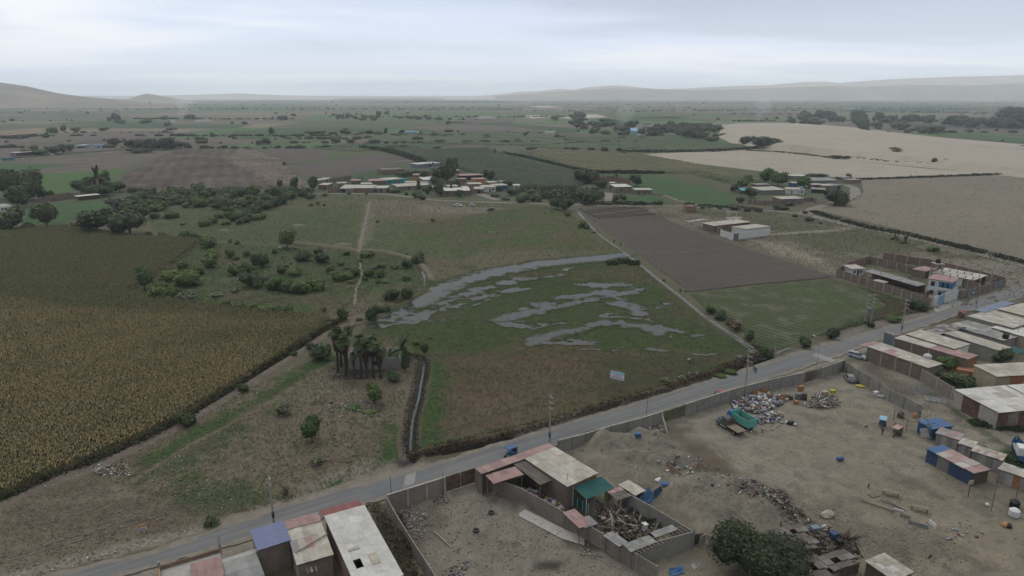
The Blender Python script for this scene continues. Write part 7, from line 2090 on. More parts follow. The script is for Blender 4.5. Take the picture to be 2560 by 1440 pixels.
for s in (-1,1):
    mb = MB(); mb.bx(0.3,1.2, s * 1.0 - 0.03, s * 1.0 + 0.05 * s, 1.7,2.25); mb.build("side_window", GLASS, t)
    mb = MB(); mb.hexa([(1.9, s * 0.75,0.6),(3.2, s * 0.75,0.6),(3.2, s * 1.15,0.6),(1.9, s * 1.15,0.6),(2.0, s * 0.75,1.15),(3.0, s * 0.75,1.15),(3.0, s * 1.1,1.05),(2.0, s * 1.1,1.05)] if s > 0 else [(1.9,-1.15,0.6),(3.2,-1.15,0.6),(3.2,-0.75,0.6),(1.9,-0.75,0.6),(2.0,-1.1,1.05),(3.0,-1.1,1.05),(3.0,-0.75,1.15),(2.0,-0.75,1.15)]); mb.build("fender", MATS["old_truck_paint"], t)
    wheel(t, 2.5, s * 0.95,0.45,0.25); wheel(t, -2.2, s * 0.95,0.45,0.4)
    MB().bar((0.2, s * 1.05,0.55),(1.8, s * 1.05,0.55),0.25,0.06).build("running_board", CONCL, t)
for k in range(7): MB().bx(-3.4,-0.1,-1.15 + 0.33 * k, -0.84 + 0.33 * k, 1.0,1.08).build("bed_plank", WOOD, t)
MB().bx(-3.4,0.1,-0.5,0.5,0.7,0.98).build("chassis", PDARK, t)
mb = MB(); mb.bx(-0.05,0.03,-1.1,1.1,1.08,2.1); mb.bx(-0.07,0.05,-1.15,1.15,2.1,2.2); mb.build("headboard", WOODD, t)
t = thing("tipper_truck", "turquoise high sided truck with blue cab beside the flatbed", "truck", G(1850,1062), rz)
for y in (-1.15,1.15):
    mb = MB(); mb.bx(-3.3,1.3, y - 0.05, y + 0.05,1.0,2.6)
    sd = mb.build("side_board", P_TUR, t)
    for k in range(8): MB().bx(-3.25 + 0.64 * k, -3.15 + 0.64 * k, y + (0.05 if y > 0 else -0.09), y + (0.09 if y > 0 else -0.05),1.0,2.62).build("rib", P_TUR, sd)
MB().bx(-3.35,-3.25,-1.2,1.2,1.0,2.6).build("tailgate", P_TUR, t); MB().bx(1.3,1.4,-1.2,1.2,1.0,2.9).build("headboard", P_TUR, t)
MB().bx(-3.2,1.3,-1.1,1.1,1.0,1.5).build("load", mat("rusty_scrap_load", (0.07,0.05,0.042),0.95,0.4,3.0), t)
MB().prism([(1.5,0.7),(3.1,0.7),(3.15,1.5),(2.9,1.7),(2.6,2.35),(1.5,2.35)],-1.0,1.0).build("cab", BLUE, t)
MB().prism([(2.66,1.75),(2.98,1.75),(2.72,2.25),(2.6,2.25)],-0.85,0.85).build("windscreen", GLASS, t)
MB().bx(-3.3,1.5,-0.5,0.5,0.65,0.98).build("chassis", PDARK, t)
for s in (-1,1): wheel(t, 2.4, s * 0.9,0.45,0.28); wheel(t, -2.2, s * 0.95,0.45,0.4)
def trike(label, c, rz, roofm, sidem, group="three wheelers in the scrap yard", open_=False):
    t = thing("three_wheeler", label, "three wheeler", G(*c), rz, group)
    MB().tube((1.15,-0.05,0.27),(1.15,0.05,0.27),0.27, n=12).build("front_wheel", TYRE, t)
    for s in (-1,1): MB().tube((-0.7, s * 0.62 - 0.06,0.27),(-0.7, s * 0.62 + 0.06,0.27),0.27, n=12).build("rear_wheel", TYRE, t)
    mb = MB(); mb.bar((1.15,0,0.3),(0.85,0,1.05),0.08); mb.bar((0.85,-0.35,1.05),(0.85,0.35,1.05),0.05); mb.build("fork", STEEL, t)
    MB().hexa([(0.1,-0.14,0.45),(0.95,-0.12,0.5),(0.95,0.12,0.5),(0.1,0.14,0.45),(0.1,-0.16,0.75),(0.9,-0.13,0.9),(0.9,0.13,0.9),(0.1,0.16,0.75)]).build("fuel_tank", sidem, t)
    MB().bx(-1.2,0.15,-0.62,0.62,0.4,0.95).build("cabin_body", sidem, t)
    MB().bx(-1.1,-0.5,-0.55,0.55,0.95,1.15).build("seat", PDARK, t)
    if not open_:
        mb = MB()
        for x in (-1.15,0.1):
            for s in (-1,1): mb.bar((x, s * 0.58,0.95),(x, s * 0.58,1.75),0.05)
        mb.bar((0.85,-0.4,1.0),(0.75,-0.4,1.75),0.04); mb.bar((0.85,0.4,1.0),(0.75,0.4,1.75),0.04)
        mb.build("roof_post", STEEL, t)
        MB().prism([(-1.3,1.72),(0.9,1.72),(0.85,1.86),(0.4,1.92),(-1.2,1.9)],-0.66,0.66).build("canopy", roofm, t)
        MB().bx(-1.22,-1.18,-0.55,0.55,0.95,1.7).build("back_curtain", sidem, t)
    return t
trike("blue roofed three wheeler on the paved road by the works house", (1276,1140), head((1285,1137),(1266,1143)), TARPB, BLUE, None)
trike("three wheeler with blue and yellow canopy near the standing man", (2205,1066), head((2206,1062),(2202,1075)), SKYB, TARPN)
trike("three wheeler with salmon pink canopy", (2240,1089), head((2246,1085),(2232,1094)), PNK[2], RUST)
trike("open cargo three wheeler behind the salmon pink one", (2242,1072), head((2248,1078),(2234,1064)), None, GATEG, open_=True)
trike("broken three wheeler frame under the bare pole frame", (2252,1040),1.0, None, RUST, open_=True)
trike("small red three wheeler at the road bend roofs", (2404,792),0.5, RED[0], RED[1], None)
t = thing("tractor", "tractor working in the burnt cane rows", "tractor", G(585,393),1.4)
MB().bx(0.2,2.2,-0.4,0.4,0.8,1.5).build("hood", CREAM, t); MB().bx(-0.9,0.3,-0.7,0.7,1.0,2.6).build("cab", CREAM, t)
for s in (-1,1): wheel(t, -0.5, s * 0.9,0.8,0.45); wheel(t, 1.7, s * 0.7,0.45,0.3)
t = thing("boat", "beached boat wrapped in blue tarp at the frame edge", "boat", G(2546,1140), head((2546,1150),(2522,1092)))
secs = []
for x, w, zk, zg in ((-3.6,1.1,0.5,1.7),(-2,1.35,0.25,1.6),(0,1.4,0.2,1.6),(2,1.1,0.35,1.8),(3.2,0.6,0.7,2.1),(4.0,0.08,1.4,2.5)):
    secs.append([(x, -w, zg),(x, -w * 0.75,(zk + zg) * 0.45),(x, 0, zk),(x, w * 0.75,(zk + zg) * 0.45),(x, w, zg)])
mb = MB(); n = 5; vs = [p for s in secs for p in s]
fs = [(k * n + i, k * n + i + 1,(k + 1) * n + i + 1,(k + 1) * n + i) for k in range(5) for i in range(4)] + [(0,1,2,3,4)]
mb._add(vs, fs); mb.build("hull", TARPB, t)
mb = MB(); mb._add([(-3.5,-1,1.5),(2.2,-0.95,1.55),(2.2,0.95,1.55),(-3.5,1,1.5)],[(0,1,2,3)]); mb.build("deck", GRY_R[0], t)
MB().bx(-2.8,-0.6,-0.8,0.8,1.5,2.9).build("wheelhouse", WHITE, t); MB().bx(-0.62,-0.55,-0.7,0.7,2.2,2.7).build("windscreen", GLASS, t)
for x in (-2.5,1.5): MB().box((x, 0,0.12),(0.4,2.2,0.3)).build("chock", WOOD, t)
# ------------------------------------------------------------------ people and animals
def skin(name, joints, bones, cols, sub=1):
    """one continuous body grown round a jointed skeleton; joints: name -> (x, y, z, radius); cols(name) -> colour"""
    keys = list(joints)
    me = bpy.data.meshes.new(name + "_skeleton")
    me.from_pydata([joints[k][:3] for k in keys],[(keys.index(a), keys.index(b)) for a, b in bones],[])
    ob = bpy.data.objects.new(name + "_skeleton", me)
    COL.objects.link(ob)
    ob.modifiers.new("skin", "SKIN")
    for i, k in enumerate(keys):
        sv = me.skin_vertices[0].data[i]
        r = joints[k][3]
        sv.radius = (r, r) if isinstance(r, (int, float)) else r
        sv.use_root = (i == 0)
    m = ob.modifiers.new("sub", "SUBSURF"); m.levels = sub; m.render_levels = sub
    dg = bpy.context.evaluated_depsgraph_get()
    ev = ob.evaluated_get(dg)
    out = bpy.data.meshes.new_from_object(ev)
    out.name = name
    bpy.data.objects.remove(ob)
    a = out.color_attributes.new("Col", "FLOAT_COLOR", "POINT")
    J = np.array([joints[k][:3] for k in keys])
    for i, v in enumerate(out.vertices):
        best, bk = 1e9, None
        for p, q in bones:
            A, B = Vector(joints[p][:3]), Vector(joints[q][:3])
            d = B - A
            tt = max(0, min(1,(v.co - A).dot(d) / (d.length_squared + 1e-9)))
            e = (v.co - A - d * tt).length
            if e < best: best, bk = e, (p, q)
        c = cols(bk, v.co)
        a.data[i].color = (*c, 1)
    for p in out.polygons: p.use_smooth = True
    return out
BODY = mat_vc("clothes_and_skin", 0.85,0.8,0.05,6.0,0.08, bump=0)
def person_mesh(pose, shirt, trousers, hat=None):
    SK, HAIR = (0.21,0.12,0.08),(0.02,0.017,0.015)
    if pose == "bend": hp, ch, nk, hd = (0,0,0.88),(0.34,0,1.16),(0.50,0,1.22),(0.62,0,1.20)
    else: hp, ch, nk, hd = (0,0,0.92),(0,0,1.30),(0.01,0,1.48),(0.03,0,1.62)
    st = {"walk": 0.24, "stand": 0.03, "bend": 0.12}[pose]
    J = {"pelvis": (*hp, (0.15,0.11)), "chest": (*ch, (0.17,0.115)), "neck": (*nk, 0.05), "head": (*hd, 0.095), "crown": (hd[0] + (0.08 if pose == "bend" else 0.0),0, hd[2] + (0.02 if pose == "bend" else 0.10),0.08),
         "nose": (hd[0] + 0.10,0, hd[2] - (0.05 if pose == "bend" else 0.0),0.02)}
    B = [("pelvis", "chest"),("chest", "neck"),("neck", "head"),("head", "crown"),("head", "nose")]
    for s, n in ((1, "a"),(-1, "b")):
        f = st * s
        J["hip" + n] = (hp[0],0.10 * s, hp[2] - 0.06,0.095); J["knee" + n] = (hp[0] + f * 0.55 + 0.03,0.11 * s, 0.48,0.066); J["ank" + n] = (hp[0] + f - 0.02,0.11 * s, 0.09,0.045); J["toe" + n] = (hp[0] + f + 0.15,0.13 * s, 0.035,0.036)
        J["sho" + n] = (ch[0] + (0.06 if pose == "bend" else 0),0.19 * s, ch[2] + (0.0 if pose == "bend" else 0.10),0.062)
        if pose == "bend": el, wr = (0.44,0.23 * s, 0.88),(0.52,0.18 * s, 0.62)
        else: el, wr = (-f * 0.5,0.27 * s, 1.12),(-f * 0.7 + 0.10,0.27 * s, 0.88)
        J["elb" + n] = (*el, 0.045); J["wri" + n] = (*wr, 0.033)
        d = (Vector(wr) - Vector(el)).normalized()
        pm = Vector(wr) + d * 0.07
        J["palm" + n] = (*pm, 0.030)
        B += [("pelvis", "hip" + n),("hip" + n, "knee" + n),("knee" + n, "ank" + n),("ank" + n, "toe" + n),("chest", "sho" + n),("sho" + n, "elb" + n),("elb" + n, "wri" + n),("wri" + n, "palm" + n)]
        for k in range(5):
            o = Vector((0.022 * (k - 2),0,0)); L = (0.06,0.085,0.092,0.082,0.062)[k] if k else 0.05
            tip = pm + o * (1.5 if k else 2.4) + d * (L if k else 0.02)
            J["f%d%s" % (k, n)] = (*tip, 0.009)
            B.append(("palm" + n, "f%d%s" % (k, n)))
    def cols(b, co):
        s = "".join(b)
        if "crown" in s: return hat or HAIR
        if "head" in s or "nose" in s or "palm" in s or s[-2:-1].isdigit() or "wri" in s: return SK
        if "toe" in s: return (0.03,0.025,0.02)
        if "hip" in s or "knee" in s or "ank" in s: return trousers
        return shirt
    return skin("person", J, B, cols, 1)
def person(label, px, py, rz, pose, shirt, trousers, hat=None, group=None, z=0.0):
    o = bpy.data.objects.new("person", person_mesh(pose, shirt, trousers, hat))
    COL.objects.link(o); o.data.materials.append(BODY)
    o.location = G(px, py, z); o.rotation_euler = (0,0, rz)
    return tag(o, label, "person", group)
NVY, BLKC, WHTC, ORC, GRYC, BLUC, BEI = (0.02,0.03,0.075),(0.015,0.015,0.017),(0.65,0.64,0.62),(0.55,0.12,0.02),(0.14,0.14,0.15),(0.03,0.05,0.20),(0.35,0.30,0.22)
person("person with white hat and orange trousers at the flood pool", 1676,852,2.0, "stand", WHTC, ORC, (0.7,0.7,0.7))
person("person in white bending down on the brown meadow", 1724,908,2.6, "bend", WHTC, BLKC)
person("person in dark clothes beside the bending one", 1733,909,3.0, "stand", NVY, BLKC, GRYC)
person("pedestrian in bright blue walking on the paved road", 1889,934,3.9, "walk", BLUC, NVY)
person("pedestrian in grey blue walking beside the bright blue one", 1884,929,3.9, "walk", (0.08,0.10,0.14), NVY)
person("man in black standing near the blue and yellow three wheeler", 2205,1089,1.2, "stand", BLKC, NVY)
person("worker with yellow helmet in the burnt works", 1561,1273,4.2, "stand", GRYC, (0.12,0.10,0.08),(0.7,0.55,0.05))
person("worker with yellow cap under the grey lean-to", 1487,1330,4.2, "stand", BEI, GRYC, (0.65,0.5,0.05))
person("lone person in brown on the pasture before the vehicles", 1097,524,4.5, "stand", (0.10,0.07,0.05), BLKC)
person("person at the pasture corner by the hedge trees", 1361,537,4.0, "stand", BLKC, BLKC)
person("person leaning at the tail of the white pickup", 1132,517,0.2, "bend", GRYC, BLKC)
person("person in black between pickup and white sedan", 1167,518,0.3, "stand", BLKC, NVY)
person("person with pale shirt at the nose of the white sedan", 1172,518,3.3, "stand", BEI, NVY)
person("person in grey behind the white sedan", 1177,516,3.5, "stand", GRYC, BLKC)
person("person in dark blue in front of the white sedan", 1183,521,1.0, "stand", NVY, NVY)
person("farmer standing in the burnt cane rows", 378,428,1.0, "stand", BLKC, GRYC)
person("person in dark clothes on the path below the hamlet", 898,493,1.0, "walk", BLKC, BLKC)
def quad_mesh(name, s, cols, hang=0.0, tail=True):
    """four legged body; s scales a cow of 1.4 m"""
    J = {"hips": (-0.62,0,1.12,0.28), "belly": (0,0,1.02,0.34), "shoulder": (0.58,0,1.10,0.29), "neck": (0.92,0,1.22 - hang * 0.5,0.17), "poll": (1.22,0,1.38 - hang, 0.13), "muzzle": (1.50,0,1.16 - hang, 0.085),
         "tail1": (-0.86,0,1.20,0.05), "tail2": (-0.98,0,0.55,0.03), "eara": (1.16,0.2,1.42 - hang, 0.04), "earb": (1.16,-0.2,1.42 - hang, 0.04)}
    B = [("hips", "belly"),("belly", "shoulder"),("shoulder", "neck"),("neck", "poll"),("poll", "muzzle"),("hips", "tail1"),("tail1", "tail2"),("poll", "eara"),("poll", "earb")]
    for sgn, n in ((1, "a"),(-1, "b")):
        for x, r, nm in ((-0.68, "hips", "h"),(0.56, "shoulder", "f")):
            o = 0.09 * sgn * (1 if nm == "h" else -1)
            if nm == "h": pts = ((x + 0.10,0.70,0.12),(x - 0.08 + o, 0.46,0.07),(x + o, 0.06,0.055))
            else: pts = ((x, 0.72,0.11),(x + o, 0.42,0.07),(x + o, 0.05,0.055))
            prev = r
            for k, (px_, z, rr_) in enumerate(pts):
                J[nm + n + str(k)] = (px_, 0.21 * sgn, z, rr_); B.append((prev, nm + n + str(k))); prev = nm + n + str(k)
    J = {k: (v[0] * s, v[1] * s, v[2] * s, v[3] * s) for k, v in J.items()}
    return skin(name, J, B, cols, 1)
def animal(name, cat, label, px, py, rz, me, group=None):
    o = bpy.data.objects.new(name, me); COL.objects.link(o)
    if not me.materials: me.materials.append(BODY)
    o.location = GH(px, py); o.rotation_euler = (0,0, rz)
    return tag(o, label, cat, group)
def patch(c1, c2, s, thr, seed):
    return lambda b, co: c1 if vnoise(np.array([co.x + 3.3]), np.array([co.z * 1.3 + co.y]), s, seed)[0] > thr else c2
CBLK, CWHT, CBRN = (0.016,0.015,0.016),(0.60,0.57,0.52),(0.09,0.05,0.03)
cb, cb2, cw_ = quad_mesh("cow", 1.0, patch(CBLK, CWHT, 0.5,0.22,2),0.0), quad_mesh("cow", 1.0, patch(CBLK, CBLK, 0.5,0.2,3),0.75), quad_mesh("cow", 1.0, patch(CWHT, CBLK, 0.55,0.35,4),0.7)
CG_ = "cows of the grazing meadow"
animal("cow", "cow", "white cow grazing at the foot of the round dyke tree", 699,624,3.4, cw_, CG_)
animal("cow", "cow", "black cow standing on the bare patch of the meadow", 709,649,0.1, cb, CG_)
animal("cow", "cow", "black cow grazing beside a shrub below the bare patch", 717,671,3.0, cb2, CG_)
animal("cow", "cow", "small dark calf above the grazing black cow", 727,663,1.2, quad_mesh("calf", 0.7, patch(CBLK, CBLK, 1,0.1,1),0.1), CG_)
animal("cow", "cow", "black and white cow by the big western shrubs", 632,678,2.9, cb, CG_)
animal("cow", "cow", "dark cow deep in the western shrubs", 590,690,1.4, cb2, CG_)
animal("goat", "goat", "dark goat on the open pasture near the thicket", 729,505,0.4, quad_mesh("goat", 0.6, patch(CBLK, CBLK, 1,0.1,1)))
dg_ = quad_mesh("dog", 0.42, patch(CBLK, CBLK, 1,0.1,1))
animal("dog", "dog", "black dog crossing the scrap yard near the corrugated shed", 2324,1397,0.6, dg_)
animal("dog", "dog", "black dog trotting in the open middle of the scrap yard", 2171,1219,1.0, dg_)
animal("dog", "dog", "brown dog lying in the open before the three wheelers", 2165,1070,0.2, quad_mesh("dog", 0.4, patch(CBRN, CBRN, 1,0.1,1)))
animal("dog", "dog", "dark dog on the litter lot above the waste patch", 827,1011,0.2, dg_)
# ------------------------------------------------------------------ scrap, litter, loose things
def pts_in(polys, n, seed, step=1):
    r = np.random.default_rng(seed)
    out = []
    ar = []
    P2 = [[tuple(G(*q))[:2] for q in p] for p in polys]
    for pts in P2:
        xs = [p[0] for p in pts]; yy = [p[1] for p in pts]
        ar.append(abs(sum(a[0] * b[1] - b[0] * a[1] for a, b in zip(pts, pts[1:] + pts[:1]))) / 2)
    for pts, a in zip(P2, ar):
        k = int(n * a / sum(ar)); got = np.empty((0,2))
        xs = [p[0] for p in pts]; yy = [p[1] for p in pts]
        while len(got) < k:
            q = np.stack([r.uniform(min(xs), max(xs), k * 2), r.uniform(min(yy), max(yy), k * 2)],-1)
            got = np.vstack([got, q[inside(q[:, 0], q[:, 1], pts)]])
        out.append(got[:k])
    return np.vstack(out)
SCRAP = mat_vc("scrap_pieces", 0.8,0.8,0.08,5.0,0.12, bump=0)
def scatter(name, xy, smin, smax, pal, seed, flat=0.35, kind="stuff", lift=0.0, heap=None, long=1.0, label=None):
    """many loose lumps: squashed boxes of uneven shape lying at all angles, one object"""
    r = np.random.default_rng(seed); n = len(xy)
    base = np.array([(-1,-1,-1),(1,-1,-1),(1,1,-1),(-1,1,-1),(-1,-1,1),(1,-1,1),(1,1,1),(-1,1,1)], float)
    s = (smin + (smax - smin) * r.random(n) ** 2.2)[:, None] / 2
    dim = np.hstack([s * (0.5 + r.random((n, 1)) * long), s * (0.5 + 0.5 * r.random((n, 1))) * (0.24 if long > 1.5 else 1), s * flat * (0.5 + r.random((n, 1)))])
    v = base[None] * dim[:, None] * (1 + 0.45 * (r.random((n, 8,3)) - 0.5))
    tx, ty, tz = (r.random(n) - 0.5) * (1.4 if heap else 0.5),(r.random(n) - 0.5) * (1.4 if heap else 0.5), r.random(n) * 6.28
    def rot(v, a, i, j):
        c, q = np.cos(a)[:, None], np.sin(a)[:, None]
        o = v.copy(); o[..., i] = v[..., i] * c - v[..., j] * q; o[..., j] = v[..., i] * q + v[..., j] * c
        return o
    v = rot(rot(rot(v, tx, 1,2), ty, 0,2), tz, 0,1)
    z = HZ(xy[:, 0], xy[:, 1]) + dim[:, 2] * 0.7 + lift
    if heap is not None:
        cx_, cy_ = xy.mean(0); rr_ = np.hypot(xy[:, 0] - cx_, xy[:, 1] - cy_); z = z + heap * np.maximum(0,1 - rr_ / (rr_.max() + 0.01)) * r.random(n) ** 0.6
    v += np.stack([xy[:, 0], xy[:, 1], z],-1)[:, None]
    f = np.array([(3,2,1,0),(4,5,6,7),(0,1,5,4),(1,2,6,5),(2,3,7,6),(3,0,4,7)])
    F4 = (f[None] + (np.arange(n) * 8)[:, None, None]).reshape(-1,4)
    pal = np.array(pal); c = pal[r.integers(0, len(pal), n)] * (0.7 + 0.5 * r.random((n, 1)))
    o = link(name, np_mesh(name, v.reshape(-1,3), F4, np.repeat(c, 8,0)), SCRAP, None, kind)
    if label: tag(o, label, "heap")
    return o
WH_ = [(0.60,0.59,0.56),(0.48,0.48,0.48),(0.36,0.34,0.30),(0.66,0.65,0.64)]
MIX = WH_ * 2 + [(0.40,0.32,0.30),(0.10,0.14,0.26),(0.30,0.08,0.07),(0.06,0.055,0.05),(0.28,0.23,0.16),(0.20,0.28,0.32),(0.03,0.03,0.035),(0.38,0.33,0.12),(0.30,0.28,0.30),(0.16,0.14,0.12),(0.22,0.19,0.16),(0.34,0.32,0.36)]
GRV = [(0.27,0.245,0.20),(0.32,0.295,0.25),(0.23,0.205,0.165),(0.20,0.175,0.14),(0.40,0.38,0.34)]
WDP = [(0.26,0.21,0.15),(0.19,0.155,0.115),(0.33,0.28,0.21),(0.13,0.105,0.08),(0.40,0.36,0.30)]
LITP = [[(360,1195),(480,1110),(640,1030),(640,1070),(520,1150),(420,1225)],[(380,1235),(480,1200),(640,1195),(690,1235),(560,1285),(480,1290)],[(480,1080),(640,970),(740,900),(760,920),(620,1020)]]
r0 = lambda *a: pts_in(*a)
scatter("litter", r0(LITP, 800,1),0.04,0.22, WH_, 1,0.4)
scatter("litter", r0([[(640,1000),(820,960),(1010,960),(1020,1100),(900,1190),(640,1270),(560,1180)],[(1070,930),(1500,990),(1300,1080),(1070,1120)],[(1280,890),(1740,900),(1750,930),(1540,1000),(1300,1000)],[(20,1280),(250,1210),(420,1290),(250,1390),(60,1420)]],420,2),0.04,0.2, WH_, 2,0.4)
scatter("litter", r0([[(880,1000),(940,1002),(960,1040),(880,1050),(800,1030),(800,1015)]],380,3),0.06,0.36, WH_ + GRV, 3,0.5)
scatter("litter", r0([[(225,1170),(300,1150),(330,1170),(325,1190),(250,1190)]],220,4),0.08,0.4, MIX, 4,0.5)
scatter("litter", r0([[(1640,950),(1750,925),(1770,935),(1660,962)],[(100,1205),(200,1175),(210,1185),(110,1220)],[(480,1040),(640,955),(646,962),(490,1055)],[(100,1425),(420,1340),(560,1300),(560,1306),(130,1432)]],300,5),0.06,0.3, WH_, 5,0.4)
scatter("litter", r0([[(1000,500),(1540,600),(1400,640),(1100,650),(930,600)],[(560,620),(1000,660),(1000,740),(700,760)],[(1960,590),(2330,630),(2100,640)]],160,6),0.15,0.5, WH_, 6,0.4)
scatter("ash_heap_pieces", r0([[(820,925),(850,905),(960,915),(990,940),(900,948),(825,945)]],300,7),0.1,0.5,[(0.05,0.045,0.04),(0.09,0.08,0.07),(0.20,0.18,0.16)],7,0.5)
scatter("gravel", r0([[(1400,1140),(1720,1045),(2110,930),(2330,1060),(2560,1270),(2560,1440),(1760,1440),(1730,1340),(1560,1250)]],2200,8),0.03,0.2, GRV, 8,0.35)
scatter("gravel", r0([[(1500,1140),(1640,1105),(1700,1150),(1700,1230),(1560,1200)],[(1690,1260),(1800,1225),(1930,1260),(1960,1320),(1800,1350)],[(2080,1330),(2300,1310),(2420,1400),(2300,1440),(2100,1390)],[(1900,1250),(2130,1270),(2160,1330),(2040,1330)]],3600,9),0.03,0.19, GRV, 9,0.4)
scatter("gravel", r0([[(980,1300),(1190,1215),(1460,1350),(1600,1440),(1080,1440)],[(2130,920),(2190,915),(2370,1010),(2470,1070),(2330,1060)],[(20,1280),(240,1200),(480,1300),(200,1400),(20,1430)]],3600,10),0.03,0.2, GRV, 10,0.6)
scatter("rubble", r0([[(990,1285),(1040,1260),(1075,1290),(1060,1340),(1030,1390),(1010,1340)],[(1110,1420),(1180,1400),(1160,1440),(1100,1440)],[(1450,1370),(1500,1385),(1490,1400),(1440,1385)],[(1080,1240),(1105,1236),(1115,1255),(1085,1262)]],900,11),0.05,0.34, GRV + [(0.12,0.15,0.25),(0.10,0.085,0.065),(0.42,0.40,0.37)],11,0.5)
scatter("rubbish_heap", r0([[(1825,1010),(1860,990),(1920,985),(1975,995),(1950,1015),(1900,1035),(1840,1030)]],1100,12),0.1,0.7, MIX, 12,0.6, "stuff", 0,0.9, label="colourful rubbish heap along the concrete wall behind the turquoise truck")
scatter("rubbish_heap", r0([[(1885,1045),(1930,1030),(1960,1035),(1945,1055),(1890,1062)]],380,13),0.1,0.6, MIX, 13,0.6, "stuff", 0,0.5, label="smaller mixed rubbish heap behind the turquoise tailgate")
scatter("timber_heap", r0([[(2005,1015),(2050,985),(2095,1000),(2090,1018),(2050,1022)]],520,14),0.2,1.3, WDP + WH_[:2],14,0.15, "stuff", 0,1.1, long=2.2, label="heap of broken furniture and boards in the scrap yard")
scatter("timber_heap", r0([[(1490,1290),(1540,1270),(1620,1300),(1660,1330),(1600,1350),(1540,1340)]],620,15),0.3,2.2, WDP + [(0.06,0.05,0.04)] * 3,15,0.09, "stuff", 0,0.7, long=2.6, label="tumbled boards filling the burnt works courtyard")
scatter("timber_heap", r0([[(1830,1260),(1960,1225),(2010,1290),(2080,1340),(2020,1350),(1930,1300)]],620,16),0.08,0.65, WDP[:4] + WDP[:4] + [(0.05,0.045,0.04)] * 6 + MIX[::2],16,0.4, "stuff", 0,0.3, long=2.0, label="scrap strewn along the dark lane by the big tree")
scatter("scrap", r0([[(1950,1330),(2140,1350),(2150,1440),(1990,1440)]],520,17),0.25,1.6,[(0.06,0.045,0.035),(0.11,0.085,0.06),(0.03,0.026,0.022),(0.2,0.17,0.13)],17,0.12, "stuff", 0,0.5, long=2.2)
scatter("scrap", r0([[(1300,1215),(1400,1255),(1420,1290),(1330,1250)]],160,18),0.15,0.9, MIX + WDP, 18,0.5)
scatter("brick_rubble", r0([[(1620,1060),(1660,1050),(1660,1085),(1625,1085)],[(1660,1180),(1700,1175),(1690,1200)]],160,19),0.15,0.7, WDP + GRV, 19,0.5)
scatter("litter", r0([[(1640,1180),(1760,1150),(1960,1250),(1900,1280),(1720,1240)],[(2330,1330),(2420,1300),(2470,1340),(2380,1360)],[(1830,1060),(1960,1050),(1980,1070),(1850,1090)]],260,20),0.1,0.5, MIX, 20,0.5)
sm = bpy.data.materials.new("thin_smoke"); sm.use_nodes = True; sm.node_tree.nodes.clear()
so = sm.node_tree.nodes.new("ShaderNodeOutputMaterial"); sv_ = sm.node_tree.nodes.new("ShaderNodeVolumePrincipled")
sv_.inputs["Color"].default_value = (0.8,0.86,0.95,1); sv_.inputs["Density"].default_value = 0.005
sm.node_tree.links.new(sv_.outputs[0], so.inputs["Volume"])
for px, py, s in ((1545,334,0.6),(1892,308,0.7),(452,302,0.8)):
    bm = bmesh.new()
    for k in range(4):
        g = bmesh.ops.create_icosphere(bm, subdivisions=2, radius=1)["verts"]
        for v in g: v.co = Vector((v.co.x * (9 + 7 * k) + 6 * k, v.co.y * (8 + 5 * k), v.co.z * (12 + 4 * k) + 12 + 15 * k)) * s
    me = bpy.data.meshes.new("smoke"); bm.to_mesh(me); bm.free()
    link("smoke", me, sm, None, "stuff").location = G(px, py)
def grass(name, polys, n, h, w, seed, c1=(0.058,0.086,0.026), c2=(0.092,0.080,0.040), thr=(0.42,0.62), sc_=9):
    xy = r0(polys, n, seed)
    if polys[0] is MEAD: xy = xy[wetness(xy[:, 0], xy[:, 1], FP[0]) < -0.12]
    k = ease((fbm(xy[:, 0], xy[:, 1], sc_, seed) - thr[0]) / (thr[1] - thr[0]))[:, None]
    tufts(name, xy[:, 0], xy[:, 1], h, w, np.array(c1) * (1 - k) + np.array(c2) * k, 2, mname="grass_blade", droop=0.2)
grass("grass", [MEAD],17000,0.30,0.42,31)
grass("grass", [LOT],9000,0.22,0.34,32, c2=(0.13,0.105,0.065))
grass("grass", [PAST],9000,0.36,0.7,33,(0.066,0.094,0.030),(0.105,0.092,0.050))
grass("dry_tufts", [[(2150,452),(2560,438),(2560,640),(2300,598),(2050,526),(2150,485)]],700,0.35,0.9,39,(0.10,0.085,0.055),(0.14,0.12,0.085))
grass("dry_tufts", [[(1640,388),(1900,378),(2100,402),(2440,434),(2150,443),(1900,425)]],160,0.4,1.3,40,(0.16,0.13,0.09),(0.24,0.20,0.15))
grass("grass", [SHP],8000,0.36,0.65,34,(0.060,0.092,0.028),(0.10,0.088,0.048))
grass("grass", [SCRUB],6000,0.4,0.7,35,(0.075,0.080,0.038),(0.15,0.125,0.085))
grass("dry_grass", [BARE],2400,0.12,0.28,36,(0.12,0.098,0.068),(0.155,0.128,0.092))
grass("grass", [[(2090,700),(2330,772),(2200,800),(2080,830),(2040,842),(2150,800),(2215,765),(2170,725)]],2200,0.4,0.6,37)
wx, wy = WEED[0]
kk = fbm(wx, wy, 6,3)[:, None]
tufts("water_weed", wx, wy, 0.30,0.50, np.array((0.062,0.084,0.030)) * (1 - kk) + np.array((0.085,0.068,0.036)) * kk, 2,0.12, mname="grass_blade", droop=0.25)
def at(o, px, py, rz=0.0, z=0.0):
    o.location = GH(px, py) + Vector((0,0, z)); o.rotation_euler = (0,0, rz); return o
